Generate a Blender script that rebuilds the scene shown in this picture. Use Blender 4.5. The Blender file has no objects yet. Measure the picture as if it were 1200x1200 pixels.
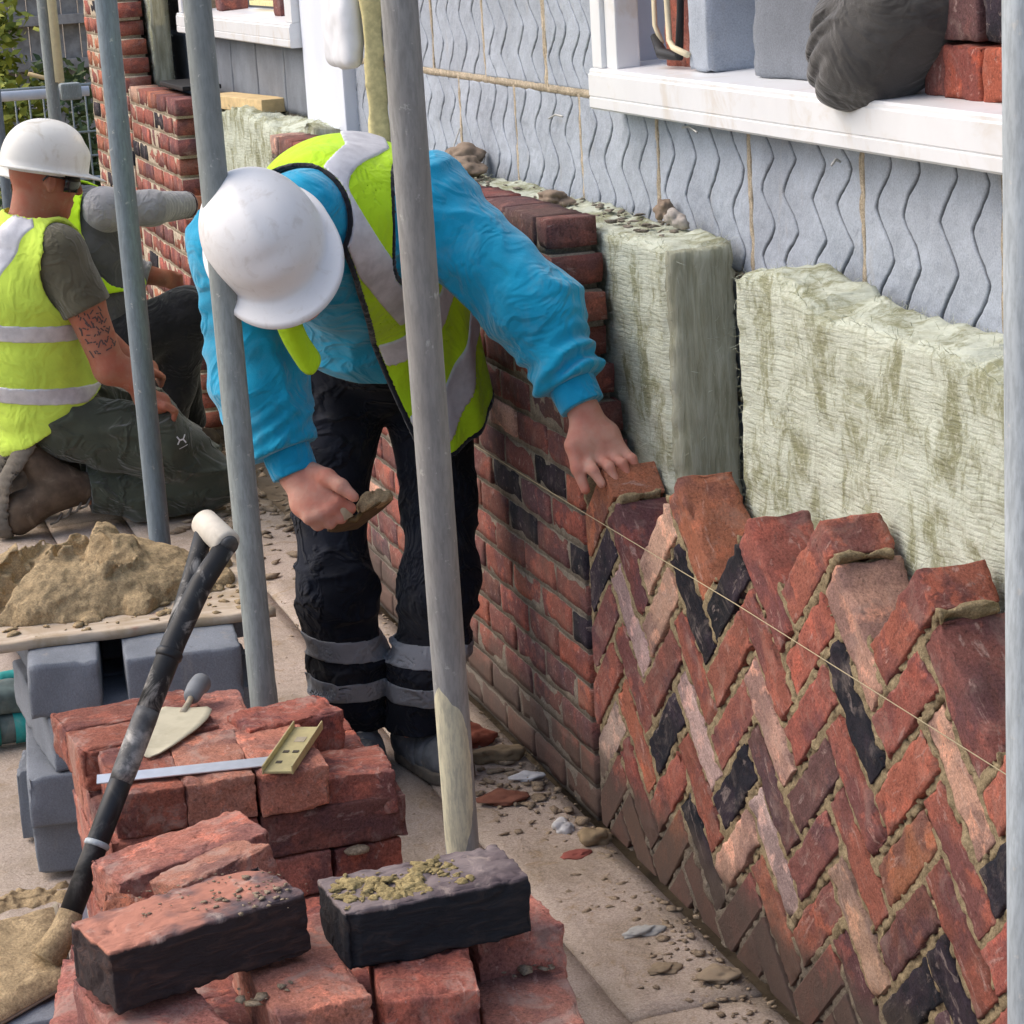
import bpy, bmesh, math, random
import numpy as np
from mathutils import Vector, Matrix, Euler

random.seed(7)
scene = bpy.context.scene
COL = scene.collection
R = math.radians

# ------------------------------------------------------------------ camera
cam_data = bpy.data.cameras.new("camera")
cam_data.sensor_width = 36.0
cam_data.lens = 36.0 * 2756.67 / 1200.0
cam_data.clip_start = 0.05
cam_data.clip_end = 500.0
cam = bpy.data.objects.new("camera", cam_data)
COL.objects.link(cam)
def camera_matrix(loc, yaw, pitch, roll):
    fw = Vector((math.sin(yaw)*math.cos(pitch), math.cos(yaw)*math.cos(pitch), -math.sin(pitch)))
    r = fw.cross(Vector((0, 0, 1))).normalized()
    u = r.cross(fw)
    r2 = r*math.cos(roll) + u*math.sin(roll)
    u2 = -r*math.sin(roll) + u*math.cos(roll)
    m = Matrix((r2, u2, -fw)).transposed().to_4x4()
    m.translation = loc
    return m
cam.matrix_world = camera_matrix(Vector((-1.3726, 0.0, 1.7014)), 0.2943, 0.2441, -0.0599)
scene.camera = cam

# ------------------------------------------------------------------ sky, sun, exposure
SUN_EL, SUN_AZ = R(48), R(-62)        # azimuth measured from +Y towards +X
world = bpy.data.worlds.new("World")
scene.world = world
world.use_nodes = True
wt = world.node_tree
for n in list(wt.nodes):
    wt.nodes.remove(n)
sky = wt.nodes.new("ShaderNodeTexSky")
sky.sky_type = 'NISHITA'
sky.sun_disc = False
sky.sun_elevation = SUN_EL
sky.sun_rotation = SUN_AZ
sky.air_density = 1.0
sky.dust_density = 4.0
sky.ozone_density = 1.0
bg = wt.nodes.new("ShaderNodeBackground")
bg.inputs[1].default_value = 0.15
wo = wt.nodes.new("ShaderNodeOutputWorld")
wt.links.new(sky.outputs[0], bg.inputs[0])
wt.links.new(bg.outputs[0], wo.inputs[0])

sun_data = bpy.data.lights.new("sun", 'SUN')
sun_data.energy = 0.6
sun_data.angle = R(70)
sun_data.color = (1.0, 0.95, 0.88)
sun = bpy.data.objects.new("sun", sun_data)
COL.objects.link(sun)
sd = Vector((math.sin(SUN_AZ)*math.cos(SUN_EL), math.cos(SUN_AZ)*math.cos(SUN_EL), math.sin(SUN_EL)))
sun.rotation_euler = (-sd).to_track_quat('-Z', 'Y').to_euler()
sun.location = (-4, 2, 6)

vs = scene.view_settings
vs.view_transform = 'Standard'
vs.look = 'None'
vs.exposure = 0.80
vs.gamma = 1.0
vs.use_curve_mapping = False
scene.cycles.max_bounces = 6
scene.cycles.diffuse_bounces = 4

# ------------------------------------------------------------------ small helpers
def tag(o, label=None, cat=None, group=None, kind=None):
    if label: o["label"] = label
    if cat: o["category"] = cat
    if group: o["group"] = group
    if kind: o["kind"] = kind
    return o

def empty(name, loc, rz=0.0):
    o = bpy.data.objects.new(name, None)
    o.empty_display_size = 0.1
    o.location = loc
    o.rotation_euler = (0, 0, rz)
    COL.objects.link(o)
    return o

def link(name, me, mat=None, parent=None, world=None, color=None):
    """one mesh object; world = its world matrix"""
    o = bpy.data.objects.new(name, me)
    COL.objects.link(o)
    if mat is not None and not me.materials:
        me.materials.append(mat)
    w = world if world is not None else Matrix()
    if parent is not None:
        o.parent = parent
        o.matrix_local = PW(parent).inverted() @ w
    else:
        o.matrix_world = w
    if color is not None:
        o.color = (*color[:3], 1.0)
    return o

def PW(o):
    m = o.matrix_basis.copy()
    while o.parent is not None:
        o = o.parent
        m = o.matrix_basis @ m
    return m

def T(x, y, z): return Matrix.Translation((x, y, z))
def RZ(a): return Matrix.Rotation(a, 4, 'Z')
def RX(a): return Matrix.Rotation(a, 4, 'X')
def RY(a): return Matrix.Rotation(a, 4, 'Y')

def np_mesh(name, V, F, smooth=True):
    """V (n,3), F (m,4) or (m,3) or list of such arrays"""
    Fs = F if isinstance(F, list) else [F]
    Fs = [np.asarray(f, np.int32) for f in Fs if len(f)]
    me = bpy.data.meshes.new(name)
    V = np.ascontiguousarray(V, np.float32)
    me.vertices.add(len(V))
    me.vertices.foreach_set("co", V.ravel())
    nl = sum(f.size for f in Fs)
    npoly = sum(len(f) for f in Fs)
    me.loops.add(nl)
    me.loops.foreach_set("vertex_index", np.concatenate([f.ravel() for f in Fs]))
    me.polygons.add(npoly)
    tot = np.concatenate([np.full(len(f), f.shape[1], np.int32) for f in Fs])
    st = np.concatenate([[0], np.cumsum(tot)[:-1]]).astype(np.int32)
    me.polygons.foreach_set("loop_start", st)
    try:
        me.polygons.foreach_set("loop_total", tot)
    except Exception:
        pass
    me.update(calc_edges=True)
    me.validate()
    if smooth:
        me.polygons.foreach_set("use_smooth", np.ones(npoly, bool))
    return me

# ------------------------------------------------------------------ value noise
_rng = np.random.RandomState(11)
_TAB = _rng.rand(32, 32, 32).astype(np.float32)*2 - 1
def vnoise(P):
    P = np.asarray(P, np.float32)
    i = np.floor(P).astype(np.int32)
    f = P - i
    f = f*f*(3 - 2*f)
    i0 = i & 31
    i1 = (i + 1) & 31
    x0, y0, z0 = i0[..., 0], i0[..., 1], i0[..., 2]
    x1, y1, z1 = i1[..., 0], i1[..., 1], i1[..., 2]
    fx, fy, fz = f[..., 0], f[..., 1], f[..., 2]
    def L(a, b, t): return a + (b - a)*t
    return L(L(L(_TAB[x0, y0, z0], _TAB[x1, y0, z0], fx), L(_TAB[x0, y1, z0], _TAB[x1, y1, z0], fx), fy),
             L(L(_TAB[x0, y0, z1], _TAB[x1, y0, z1], fx), L(_TAB[x0, y1, z1], _TAB[x1, y1, z1], fx), fy), fz)
def fbm(P, oct=3):
    s, a, t = 0, 1.0, 0
    P = np.asarray(P, np.float32)
    for k in range(oct):
        s = s + a*vnoise(P*(2.03**k) + 7.3*k)
        t += a
        a *= 0.5
    return s/t

# ------------------------------------------------------------------ grid boxes (bricks, blocks, boards)
def box_grid(nx, ny, nz):
    """unit box surface grid: V in [-1,1]^3, F"""
    pts, faces, idx = [], [], {}
    def vid(i, j, k):
        key = (i, j, k)
        if key not in idx:
            idx[key] = len(pts)
            pts.append((2*i/nx - 1, 2*j/ny - 1, 2*k/nz - 1))
        return idx[key]
    for i in range(nx):
        for j in range(ny):
            faces.append((vid(i, j, 0), vid(i, j+1, 0), vid(i+1, j+1, 0), vid(i+1, j, 0)))
            faces.append((vid(i, j, nz), vid(i+1, j, nz), vid(i+1, j+1, nz), vid(i, j+1, nz)))
    for i in range(nx):
        for k in range(nz):
            faces.append((vid(i, 0, k), vid(i+1, 0, k), vid(i+1, 0, k+1), vid(i, 0, k+1)))
            faces.append((vid(i, ny, k), vid(i, ny, k+1), vid(i+1, ny, k+1), vid(i+1, ny, k)))
    for j in range(ny):
        for k in range(nz):
            faces.append((vid(0, j, k), vid(0, j, k+1), vid(0, j+1, k+1), vid(0, j+1, k)))
            faces.append((vid(nx, j, k), vid(nx, j+1, k), vid(nx, j+1, k+1), vid(nx, j, k+1)))
    return np.array(pts, np.float32), np.array(faces, np.int32)

def rough_box(name, dims, n, rad=0.004, amp=0.002, freq=30.0, seed=0, chips=0.0, warp=0.0, edge_pull=True, crease=0.0):
    """box of full size dims, rounded by rad, roughened; origin at its centre"""
    V, F = box_grid(*n)
    h = np.array(dims, np.float32)/2
    if edge_pull:                      # crowd grid lines near the edges so the rounding is crisp
        V = np.sign(V)*(1 - (1 - np.abs(V))**1.35)
    P = V*h
    q = np.clip(P, -(h - rad), h - rad)
    d = P - q
    ln = np.linalg.norm(d, axis=1, keepdims=True)
    N = np.where(ln > 1e-7, d/np.maximum(ln, 1e-7), 0)
    P = q + N*rad
    off = seed*3.17
    P = P + N*(amp*fbm(P*freq + off, 3) + 0.28*amp*vnoise(P*freq*3.7 + off + 5))[:, None]
    if crease:
        cn = vnoise(P*np.array([14, 30, 55]) + off + 70)
        P = P - N*(crease*np.clip(1 - np.abs(cn)/0.10, 0, 1)*(vnoise(P*9 + off) > -0.1))[:, None]
    if warp:
        P = P + warp*np.stack([fbm(P*6 + off + k*11, 2) for k in range(3)], -1)
    if chips:
        onedge = np.clip((np.sort(np.abs(V), 1)[:, 1] - 0.86)/0.12, 0, 1)
        c = np.clip(vnoise(P*34 + off + 40) - 0.10, 0, 1)*1.6 + 0.5*np.clip(vnoise(P*85 + off + 47), 0, 1)
        P = P - N*(chips*c*onedge)[:, None]
    return np_mesh(name, P, F)

def tube_mesh(name, pts, radii, seg=12, cap=True, smooth=True):
    pts = [Vector(p) for p in pts]
    n = len(pts)
    if not hasattr(radii, '__len__'):
        radii = [radii]*n
    V, F = [], []
    up = Vector((0, 0, 1))
    t0 = (pts[1] - pts[0]).normalized()
    if abs(t0.dot(up)) > 0.95:
        up = Vector((0, 1, 0))
    s = t0.cross(up).normalized()
    for i in range(n):
        t = (pts[min(i+1, n-1)] - pts[max(i-1, 0)]).normalized()
        s = (s - t*s.dot(t)).normalized()
        b = t.cross(s)
        for k in range(seg):
            a = 2*math.pi*k/seg
            V.append(pts[i] + (s*math.cos(a) + b*math.sin(a))*radii[i])
    for i in range(n-1):
        for k in range(seg):
            k2 = (k+1) % seg
            F.append((i*seg+k, i*seg+k2, (i+1)*seg+k2, (i+1)*seg+k))
    faces4 = np.array(F, np.int32)
    tri = []
    if cap:
        c0, c1 = len(V), len(V)+1
        V.append(pts[0]); V.append(pts[-1])
        for k in range(seg):
            k2 = (k+1) % seg
            tri.append((c0, k2, k))
            tri.append((c1, (n-1)*seg+k, (n-1)*seg+k2))
    return np_mesh(name, np.array([tuple(v) for v in V]), [faces4] + ([np.array(tri, np.int32)] if tri else []), smooth)

def bm_box(bm, lo, hi, bevel=0.0):
    m = Matrix.Translation([(a+b)/2 for a, b in zip(lo, hi)]) @ Matrix.Diagonal([abs(b-a) for a, b in zip(lo, hi)] + [1])
    g = bmesh.ops.create_cube(bm, size=1.0, matrix=m)
    if bevel:
        es = list({e for v in g['verts'] for e in v.link_edges})
        bmesh.ops.bevel(bm, geom=es, offset=bevel, segments=2, affect='EDGES', profile=0.6)

def box_obj(name, lo, hi, mat, parent=None, bevel=0.002, smooth=False, world=None):
    bm = bmesh.new()
    bm_box(bm, lo, hi, bevel)
    me = bpy.data.meshes.new(name)
    bm.to_mesh(me); bm.free()
    me.materials.append(mat)
    return link(name, me, mat, parent, world)

def grid_sheet(name, P, smooth=True):
    """P (a,b,3) -> quad sheet"""
    a, b = P.shape[:2]
    I = np.arange(a*b).reshape(a, b)
    F = np.stack([I[:-1, :-1], I[1:, :-1], I[1:, 1:], I[:-1, 1:]], -1).reshape(-1, 4)
    return np_mesh(name, P.reshape(-1, 3), F, smooth)

# ------------------------------------------------------------------ distance fields -> one continuous mesh
def smin(a, b, k):
    h = np.clip(0.5 + 0.5*(b - a)/k, 0, 1)
    return b + (a - b)*h - k*h*(1 - h)
def d_limb(P, a, b, ra, rb, flat=None):
    a = np.array(a, np.float32); b = np.array(b, np.float32)
    ab = b - a
    t = np.clip(((P - a) @ ab)/max(float(ab @ ab), 1e-9), 0, 1)
    return np.linalg.norm(P - a - t[:, None]*ab, axis=1) - (ra + (rb - ra)*t)
def d_chain(P, pts, rad, k=0.02):
    d = None
    for i in range(len(pts)-1):
        e = d_limb(P, pts[i], pts[i+1], rad[i], rad[i+1])
        d = e if d is None else smin(d, e, k)
    return d
def d_ell(P, c, r, rot=None):
    q = P - np.array(c, np.float32)
    if rot is not None:
        q = q @ np.array(rot, np.float32)      # columns = local axes
    r = np.array(r, np.float32)
    k0 = np.linalg.norm(q/r, axis=1)
    k1 = np.linalg.norm(q/(r*r), axis=1)
    return k0*(k0 - 1)/np.maximum(k1, 1e-9)
def d_rbox(P, c, h, rad, rot=None):
    q = P - np.array(c, np.float32)
    if rot is not None:
        q = q @ np.array(rot, np.float32)
    q = np.abs(q) - (np.array(h, np.float32) - rad)
    return np.linalg.norm(np.maximum(q, 0), axis=1) + np.minimum(q.max(1), 0) - rad

def sdf_mesh(name, f, lo, hi, h, smooth_it=1):
    lo = np.array(lo, np.float32); hi = np.array(hi, np.float32)
    B = 5
    nb = np.ceil((hi - lo)/(h*B)).astype(int)
    n = nb*B
    cx = [lo[a] + (np.arange(nb[a]) + 0.5)*h*B - h*0.5 for a in range(3)]
    C = np.stack(np.meshgrid(*cx, indexing='ij'), -1).reshape(-1, 3).astype(np.float32)
    dc = np.concatenate([f(C[i:i+200000]) for i in range(0, len(C), 200000)])
    act = np.abs(dc) < h*B*1.35
    D = np.repeat(np.repeat(np.repeat(np.where(dc > 0, 1.0, -1.0).astype(np.float32).reshape(nb), B, 0), B, 1), B, 2)
    D = np.ascontiguousarray(D)
    ids = np.argwhere(act.reshape(nb))
    o = np.stack(np.meshgrid(*[np.arange(B)]*3, indexing='ij'), -1).reshape(-1, 3)
    for s in range(0, len(ids), 1500):
        g = (ids[s:s+1500, None, :]*B + o[None]).reshape(-1, 3)
        D[g[:, 0], g[:, 1], g[:, 2]] = f((lo + g*h).astype(np.float32))
    S = D < 0
    # cells
    cs = None
    corners = [(i, j, k) for i in (0, 1) for j in (0, 1) for k in (0, 1)]
    cnt = np.zeros(np.array(n) - 1, np.int8)
    for (i, j, k) in corners:
        cnt += S[i:n[0]-1+i, j:n[1]-1+j, k:n[2]-1+k]
    mixed = (cnt > 0) & (cnt < 8)
    cells = np.argwhere(mixed)
    vid = np.full(mixed.shape, -1, np.int32)
    vid[mixed] = np.arange(len(cells))
    acc = np.zeros((len(cells), 3), np.float32); num = np.zeros(len(cells), np.float32)
    edges = [(a, b) for ia, a in enumerate(corners) for b in corners[ia+1:] if sum(abs(x-y) for x, y in zip(a, b)) == 1]
    for a, b in edges:
        a = np.array(a); b = np.array(b)
        ga, gb = cells + a, cells + b
        da = D[ga[:, 0], ga[:, 1], ga[:, 2]]; db = D[gb[:, 0], gb[:, 1], gb[:, 2]]
        m = (da < 0) != (db < 0)
        t = np.where(m, da/np.where(m, da - db, 1), 0)
        acc += np.where(m[:, None], a + t[:, None]*(b - a), 0)
        num += m
    V = (cells + acc/num[:, None])*h + lo
    quads = []
    for ax in range(3):
        u, v = (ax+1) % 3, (ax+2) % 3
        sl = [slice(None)]*3; sl2 = [slice(None)]*3
        sl[ax] = slice(0, n[ax]-1); sl2[ax] = slice(1, n[ax])
        s0, s1 = S[tuple(sl)], S[tuple(sl2)]
        E = np.argwhere(s0 != s1)
        E = E[(E[:, u] > 0) & (E[:, v] > 0) & (E[:, u] < n[u]-1) & (E[:, v] < n[v]-1)]
        flip = s1[E[:, 0], E[:, 1], E[:, 2]]
        du = np.zeros(3, int); dv = np.zeros(3, int); du[u] = 1; dv[v] = 1
        def I(q): return vid[q[:, 0], q[:, 1], q[:, 2]]
        q = np.stack([I(E - du - dv), I(E - dv), I(E), I(E - du)], -1)
        q[flip] = q[flip][:, ::-1]
        quads.append(q)
    F = np.concatenate(quads)
    F = F[(F >= 0).all(1)]
    for _ in range(smooth_it):
        s = np.zeros_like(V); c = np.zeros(len(V), np.float32)
        for a, b in ((0, 1), (1, 2), (2, 3), (3, 0)):
            np.add.at(s, F[:, a], V[F[:, b]]); np.add.at(c, F[:, a], 1)
            np.add.at(s, F[:, b], V[F[:, a]]); np.add.at(c, F[:, b], 1)
        V = np.where(c[:, None] > 0, 0.5*V + 0.5*s/np.maximum(c, 1)[:, None], V)
    return np_mesh(name, V, F)

# ------------------------------------------------------------------ materials
class NT:
    def __init__(s, name):
        s.m = bpy.data.materials.new(name)
        s.m.use_nodes = True
        s.t = s.m.node_tree
        for n in list(s.t.nodes): s.t.nodes.remove(n)
        s.out = s.t.nodes.new("ShaderNodeOutputMaterial")
        s.b = s.t.nodes.new("ShaderNodeBsdfPrincipled")
        s.t.links.new(s.b.outputs[0], s.out.inputs[0])
    def n(s, typ, **kw):
        nd = s.t.nodes.new("ShaderNode" + typ)
        for k, v in kw.items(): setattr(nd, k, v)
        return nd
    def l(s, a, b): s.t.links.new(a, b)
    def val(s, sock, v):
        if hasattr(v, "is_output"): s.l(v, sock)
        else: sock.default_value = v
    def coord(s, which="Object", scale=(1, 1, 1), rnd=True, rot=(0, 0, 0)):
        tc = s.n("TexCoord")
        mp = s.n("Mapping")
        mp.inputs["Scale"].default_value = scale
        mp.inputs["Rotation"].default_value = rot
        s.l(tc.outputs[which], mp.inputs["Vector"])
        if rnd:
            oi = s.n("ObjectInfo")
            mm = s.n("Math", operation='MULTIPLY'); mm.inputs[1].default_value = 57.0
            s.l(oi.outputs["Random"], mm.inputs[0])
            s.l(mm.outputs[0], mp.inputs["Location"])
        return mp.outputs[0]
    def noise(s, vec, scale, detail=4, rough=0.55, dist=0.0):
        nd = s.n("TexNoise")
        nd.inputs["Scale"].default_value = scale
        nd.inputs["Detail"].default_value = detail
        nd.inputs["Roughness"].default_value = rough
        nd.inputs["Distortion"].default_value = dist
        s.l(vec, nd.inputs["Vector"])
        return nd.outputs["Fac"]
    def ramp(s, fac, lo, hi, a=0.0, b=1.0):
        mr = s.n("MapRange"); mr.interpolation_type = 'SMOOTHSTEP'
        mr.inputs["From Min"].default_value = lo; mr.inputs["From Max"].default_value = hi
        mr.inputs["To Min"].default_value = a; mr.inputs["To Max"].default_value = b
        s.l(fac, mr.inputs["Value"])
        return mr.outputs["Result"]
    def math(s, op, a, b=0.5):
        m = s.n("Math", operation=op)
        s.val(m.inputs[0], a); s.val(m.inputs[1], b)
        return m.outputs[0]
    def mix(s, fac, a, b, mode='MIX'):
        mx = s.n("MixRGB", blend_type=mode)
        s.val(mx.inputs[0], fac)
        for i, v in ((1, a), (2, b)):
            if hasattr(v, "is_output"): s.l(v, mx.inputs[i])
            else: mx.inputs[i].default_value = (*v[:3], 1)
        return mx.outputs[0]
    def bump(s, height, strength=0.5, dist=0.003, prev=None):
        b = s.n("Bump")
        b.inputs["Strength"].default_value = strength
        b.inputs["Distance"].default_value = dist
        s.l(height, b.inputs["Height"])
        if prev is not None: s.l(prev, b.inputs["Normal"])
        return b.outputs[0]
    def done(s, color=None, rough=0.8, normal=None, metal=0.0, spec=0.3, **kw):
        if color is not None:
            if hasattr(color, "is_output"): s.l(color, s.b.inputs["Base Color"])
            else: s.b.inputs["Base Color"].default_value = (*color[:3], 1)
        s.val(s.b.inputs["Roughness"], rough)
        s.val(s.b.inputs["Metallic"], metal)
        s.b.inputs["Specular IOR Level"].default_value = spec
        if normal is not None: s.l(normal, s.b.inputs["Normal"])
        for k, v in kw.items(): s.val(s.b.inputs[k.replace('_', ' ')], v)
        return s.m
    def objcol(s):
        return s.n("ObjectInfo").outputs["Color"]
    def worldz(s):
        g = s.n("NewGeometry"); x = s.n("SeparateXYZ")
        s.l(g.outputs["Position"], x.inputs[0])
        return g.outputs["Position"], x.outputs["Z"]

M = {}
def mat_brick(name, splash=0.0, dust=0.25, flip=False, streak=True):
    s = NT(name)
    v = s.coord("Object")
    vs_ = s.coord("Object", scale=(0.28, 1, 1))
    base = s.objcol()
    n1 = s.noise(v, 22, 5, 0.6)
    n2 = s.noise(vs_, 60, 5, 0.65, 0.6)
    n3 = s.noise(v, 9, 3, 0.5)
    n4 = s.noise(v, 130, 3, 0.6)
    n5 = s.noise(v, 300, 4, 0.7)
    c = s.mix(s.ramp(n3, 0.46, 0.60, 0, 0.7), base, s.mix(0.72, base, (0.070, 0.048, 0.066)), 'MIX')
    c = s.mix(s.ramp(n1, 0.52, 0.64, 0, 0.8), c, s.mix(1.0, base, (1.55, 1.35, 1.25), 'MULTIPLY'), 'MIX')
    if streak:
        c = s.mix(s.ramp(n2, 0.585, 0.68, 0, 0.8), c, s.mix(0.42, base, (0.58, 0.46, 0.41)))
        c = s.mix(s.ramp(n2, 0.32, 0.42, 0.75, 0), c, s.mix(0.35, base, (0.03, 0.022, 0.028)))
    c = s.mix(s.ramp(n4, 0.30, 0.42, 0.55, 0), c, (0.06, 0.035, 0.035))
    c = s.mix(s.ramp(n5, 0.35, 0.65, 0.28, 0), c, s.mix(0.5, base, (0.03, 0.02, 0.02)))
    n7 = s.noise(v, 230, 6, 0.85)
    c = s.mix(1.0, c, s.mix(s.ramp(n7, 0.30, 0.70), (0.62, 0.60, 0.60), (1.42, 1.42, 1.42)), 'MULTIPLY')
    # limey dust
    nd = s.noise(v, 14, 6, 0.7, 1.0)
    c = s.mix(s.ramp(nd, 0.50, 0.68, 0, dust), c, s.mix(0.3, (0.47, 0.375, 0.32), base))
    if splash:
        pos, z = s.worldz()
        nz = s.noise(pos, 9, 4, 0.6)
        zz = s.math('ADD', z, s.math('MULTIPLY', s.math('SUBTRACT', nz, 0.5), 0.16))
        k = s.ramp(zz, 0.10, 0.21, 0.88, 0.0)
        c = s.mix(k, c, (0.095, 0.074, 0.062))
        nn = s.noise(pos, 5, 4, 0.6)
        k2 = s.ramp(nn, 0.5, 0.75, 0.0, splash)
        c = s.mix(k2, c, (0.14, 0.10, 0.082))
    b = s.bump(n2, 0.55, 0.004)
    b = s.bump(n1, 0.4, 0.004, b)
    b = s.bump(n4, 0.6, 0.002, b)
    b = s.bump(n7, 1.0, 0.0022, b)
    return s.done(c, 0.93, b, spec=0.15)
M['brick'] = mat_brick("old_brick")
M['brick_wall'] = mat_brick("laid_brick", splash=0.15, dust=0.28)
M['brick_brown'] = mat_brick("muddied_shaded_brick", splash=0.5, dust=0.2)  # darker brown holds both mud and the stooping man's shade
M['brick_loose'] = mat_brick("loose_brick", dust=0.65, streak=True)

def mat_mortar(name, col, dirty):
    s = NT(name)
    v = s.coord("Object", rnd=False)
    n1 = s.noise(v, 40, 5, 0.65); n2 = s.noise(v, 220, 3, 0.6)
    c = s.mix(s.ramp(n1, 0.35, 0.7), [q*0.78 for q in col], [min(1, q*1.15) for q in col])
    c = s.mix(s.ramp(n2, 0.3, 0.5, 0.35, 0), c, [q*0.5 for q in col])
    if dirty:
        pos, z = s.worldz()
        nz = s.noise(pos, 9, 4, 0.6)
        zz = s.math('ADD', z, s.math('MULTIPLY', s.math('SUBTRACT', nz, 0.5), 0.16))
        c = s.mix(s.ramp(zz, 0.09, 0.22, 0.85, 0.0), c, (0.165, 0.145, 0.125))
    n5 = s.noise(v, 90, 5, 0.75)
    n7 = s.noise(v, 260, 6, 0.85)
    c = s.mix(1.0, c, s.mix(s.ramp(n7, 0.30, 0.70), (0.62, 0.61, 0.60), (1.38, 1.38, 1.38)), 'MULTIPLY')
    b = s.bump(n7, 0.9, 0.0025); b = s.bump(n1, 0.6, 0.005, b); b = s.bump(n5, 0.9, 0.004, b); b = s.bump(n2, 0.8, 0.002, b)
    return s.done(c, 0.96, b, spec=0.1)
M['mortar'] = mat_mortar("fresh_mortar", (0.35, 0.275, 0.165), True)
M['mortar_old'] = mat_mortar("grey_brown_mortar", (0.27, 0.235, 0.19), True)
M['mortar_pale'] = mat_mortar("pale_mortar", (0.54, 0.46, 0.345), False)
M['mortar_wet'] = mat_mortar("soft_mortar", (0.47, 0.35, 0.205), False)
M['mortar_dry'] = mat_mortar("dry_mortar_crumbs", (0.37, 0.29, 0.205), False)

def mat_block(name, col, groove_shade=None):
    s = NT(name)
    v = s.coord("Object")
    n1 = s.noise(v, 7, 5, 0.6); n2 = s.noise(v, 160, 3, 0.6)
    nv = s.n("TexVoronoi"); nv.inputs["Scale"].default_value = 55; s.l(v, nv.inputs["Vector"])
    c = s.mix(s.ramp(n1, 0.3, 0.75), [q*0.82 for q in col], [min(1, q*1.1) for q in col])
    if groove_shade is not None:                 # shade of the combed grooves painted in as a darker grey
        at_ = s.n("Attribute"); at_.attribute_name = 'groove_shade'
        c = s.mix(s.ramp(at_.outputs['Fac'], 0.06, 0.34), c, groove_shade)
    n3 = s.noise(s.coord("Object", scale=(1, 1, 0.3)), 18, 4, 0.6)
    c = s.mix(s.ramp(n3, 0.60, 0.78, 0, 0.35), c, (0.42, 0.37, 0.30))
    c = s.mix(s.ramp(nv.outputs["Distance"], 0.03, 0.09, 0.4, 0), c, [q*0.45 for q in col])
    n7 = s.noise(v, 300, 6, 0.85)
    c = s.mix(1.0, c, s.mix(s.ramp(n7, 0.30, 0.70), (0.78, 0.78, 0.78), (1.2, 1.2, 1.2)), 'MULTIPLY')
    n8 = s.noise(v, 26, 6, 0.7, 0.6)
    c = s.mix(s.ramp(n8, 0.62, 0.72, 0, 0.5), c, [q*0.5 for q in col])
    b = s.bump(n1, 0.3, 0.004); b = s.bump(n2, 0.6, 0.0015, b); b = s.bump(n7, 0.6, 0.0012, b)
    return s.done(c, 0.92, b, spec=0.15)
M['block'] = mat_block("aerated_block", (0.385, 0.425, 0.485), groove_shade=(0.185, 0.198, 0.22))
M['block_grey'] = mat_block("grey_concrete_block", (0.205, 0.222, 0.25))


def mat_insul():
    s = NT("mineral_wool")
    v = s.coord("Object")
    n1 = s.noise(s.coord("Object", scale=(1, 1, 0.62)), 13, 8, 0.72, 0.5)
    n2 = s.noise(v, 70, 6, 0.75)
    n3 = s.noise(s.coord("Object", scale=(0.10, 0.10, 1)), 150, 3, 0.6, 0.3)
    c = s.mix(s.ramp(n1, 0.44, 0.62), (0.55, 0.585, 0.485), (0.26, 0.265, 0.16))
    c = s.mix(s.ramp(n3, 0.48, 0.66, 0, 0.5), c, (0.36, 0.365, 0.255))
    c = s.mix(s.ramp(n2, 0.50, 0.66, 0, 0.5), c, (0.66, 0.68, 0.58))
    tc = s.n("TexCoord"); x = s.n("SeparateXYZ"); s.l(tc.outputs["Object"], x.inputs[0])
    nw = s.noise(v, 9, 3, 0.5)
    ph = s.math('ADD', s.math('MULTIPLY', s.math('ADD', x.outputs['Z'], s.math('MULTIPLY', x.outputs['Y'], 0.06)), 2*math.pi/0.0088), s.math('MULTIPLY', nw, 16.0))
    rib = s.math('SINE', ph, 0.0)
    nm = s.noise(v, 34, 3, 0.6)
    ribk = s.math('MULTIPLY', s.ramp(rib, 0.1, 1.0), s.ramp(nm, 0.38, 0.6))
    c = s.mix(s.math('MULTIPLY', ribk, 0.16), c, (0.27, 0.275, 0.17))
    b = s.bump(s.math('MULTIPLY', ribk, -1.0), 0.3, 0.003)
    b = s.bump(n3, 0.6, 0.004, b); b = s.bump(n2, 0.7, 0.006, b)
    return s.done(c, 0.97, b, spec=0.05)
M['insul'] = mat_insul()
def mat_insul_end():
    s = NT("mineral_wool_cut_edge")
    n1 = s.noise(s.coord("Object", scale=(1, 1, 0.12)), 60, 5, 0.65, 0.5)
    n2 = s.noise(s.coord("Object", scale=(1, 1, 0.3)), 14, 4, 0.6)
    c = s.mix(s.ramp(n1, 0.3, 0.7), (0.25, 0.25, 0.165), (0.48, 0.485, 0.38))
    c = s.mix(s.ramp(n2, 0.4, 0.7, 0, 0.5), c, (0.30, 0.30, 0.22))
    b = s.bump(n1, 0.8, 0.006)
    return s.done(c, 0.97, b, spec=0.05)
M['insul_end'] = mat_insul_end()

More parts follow.
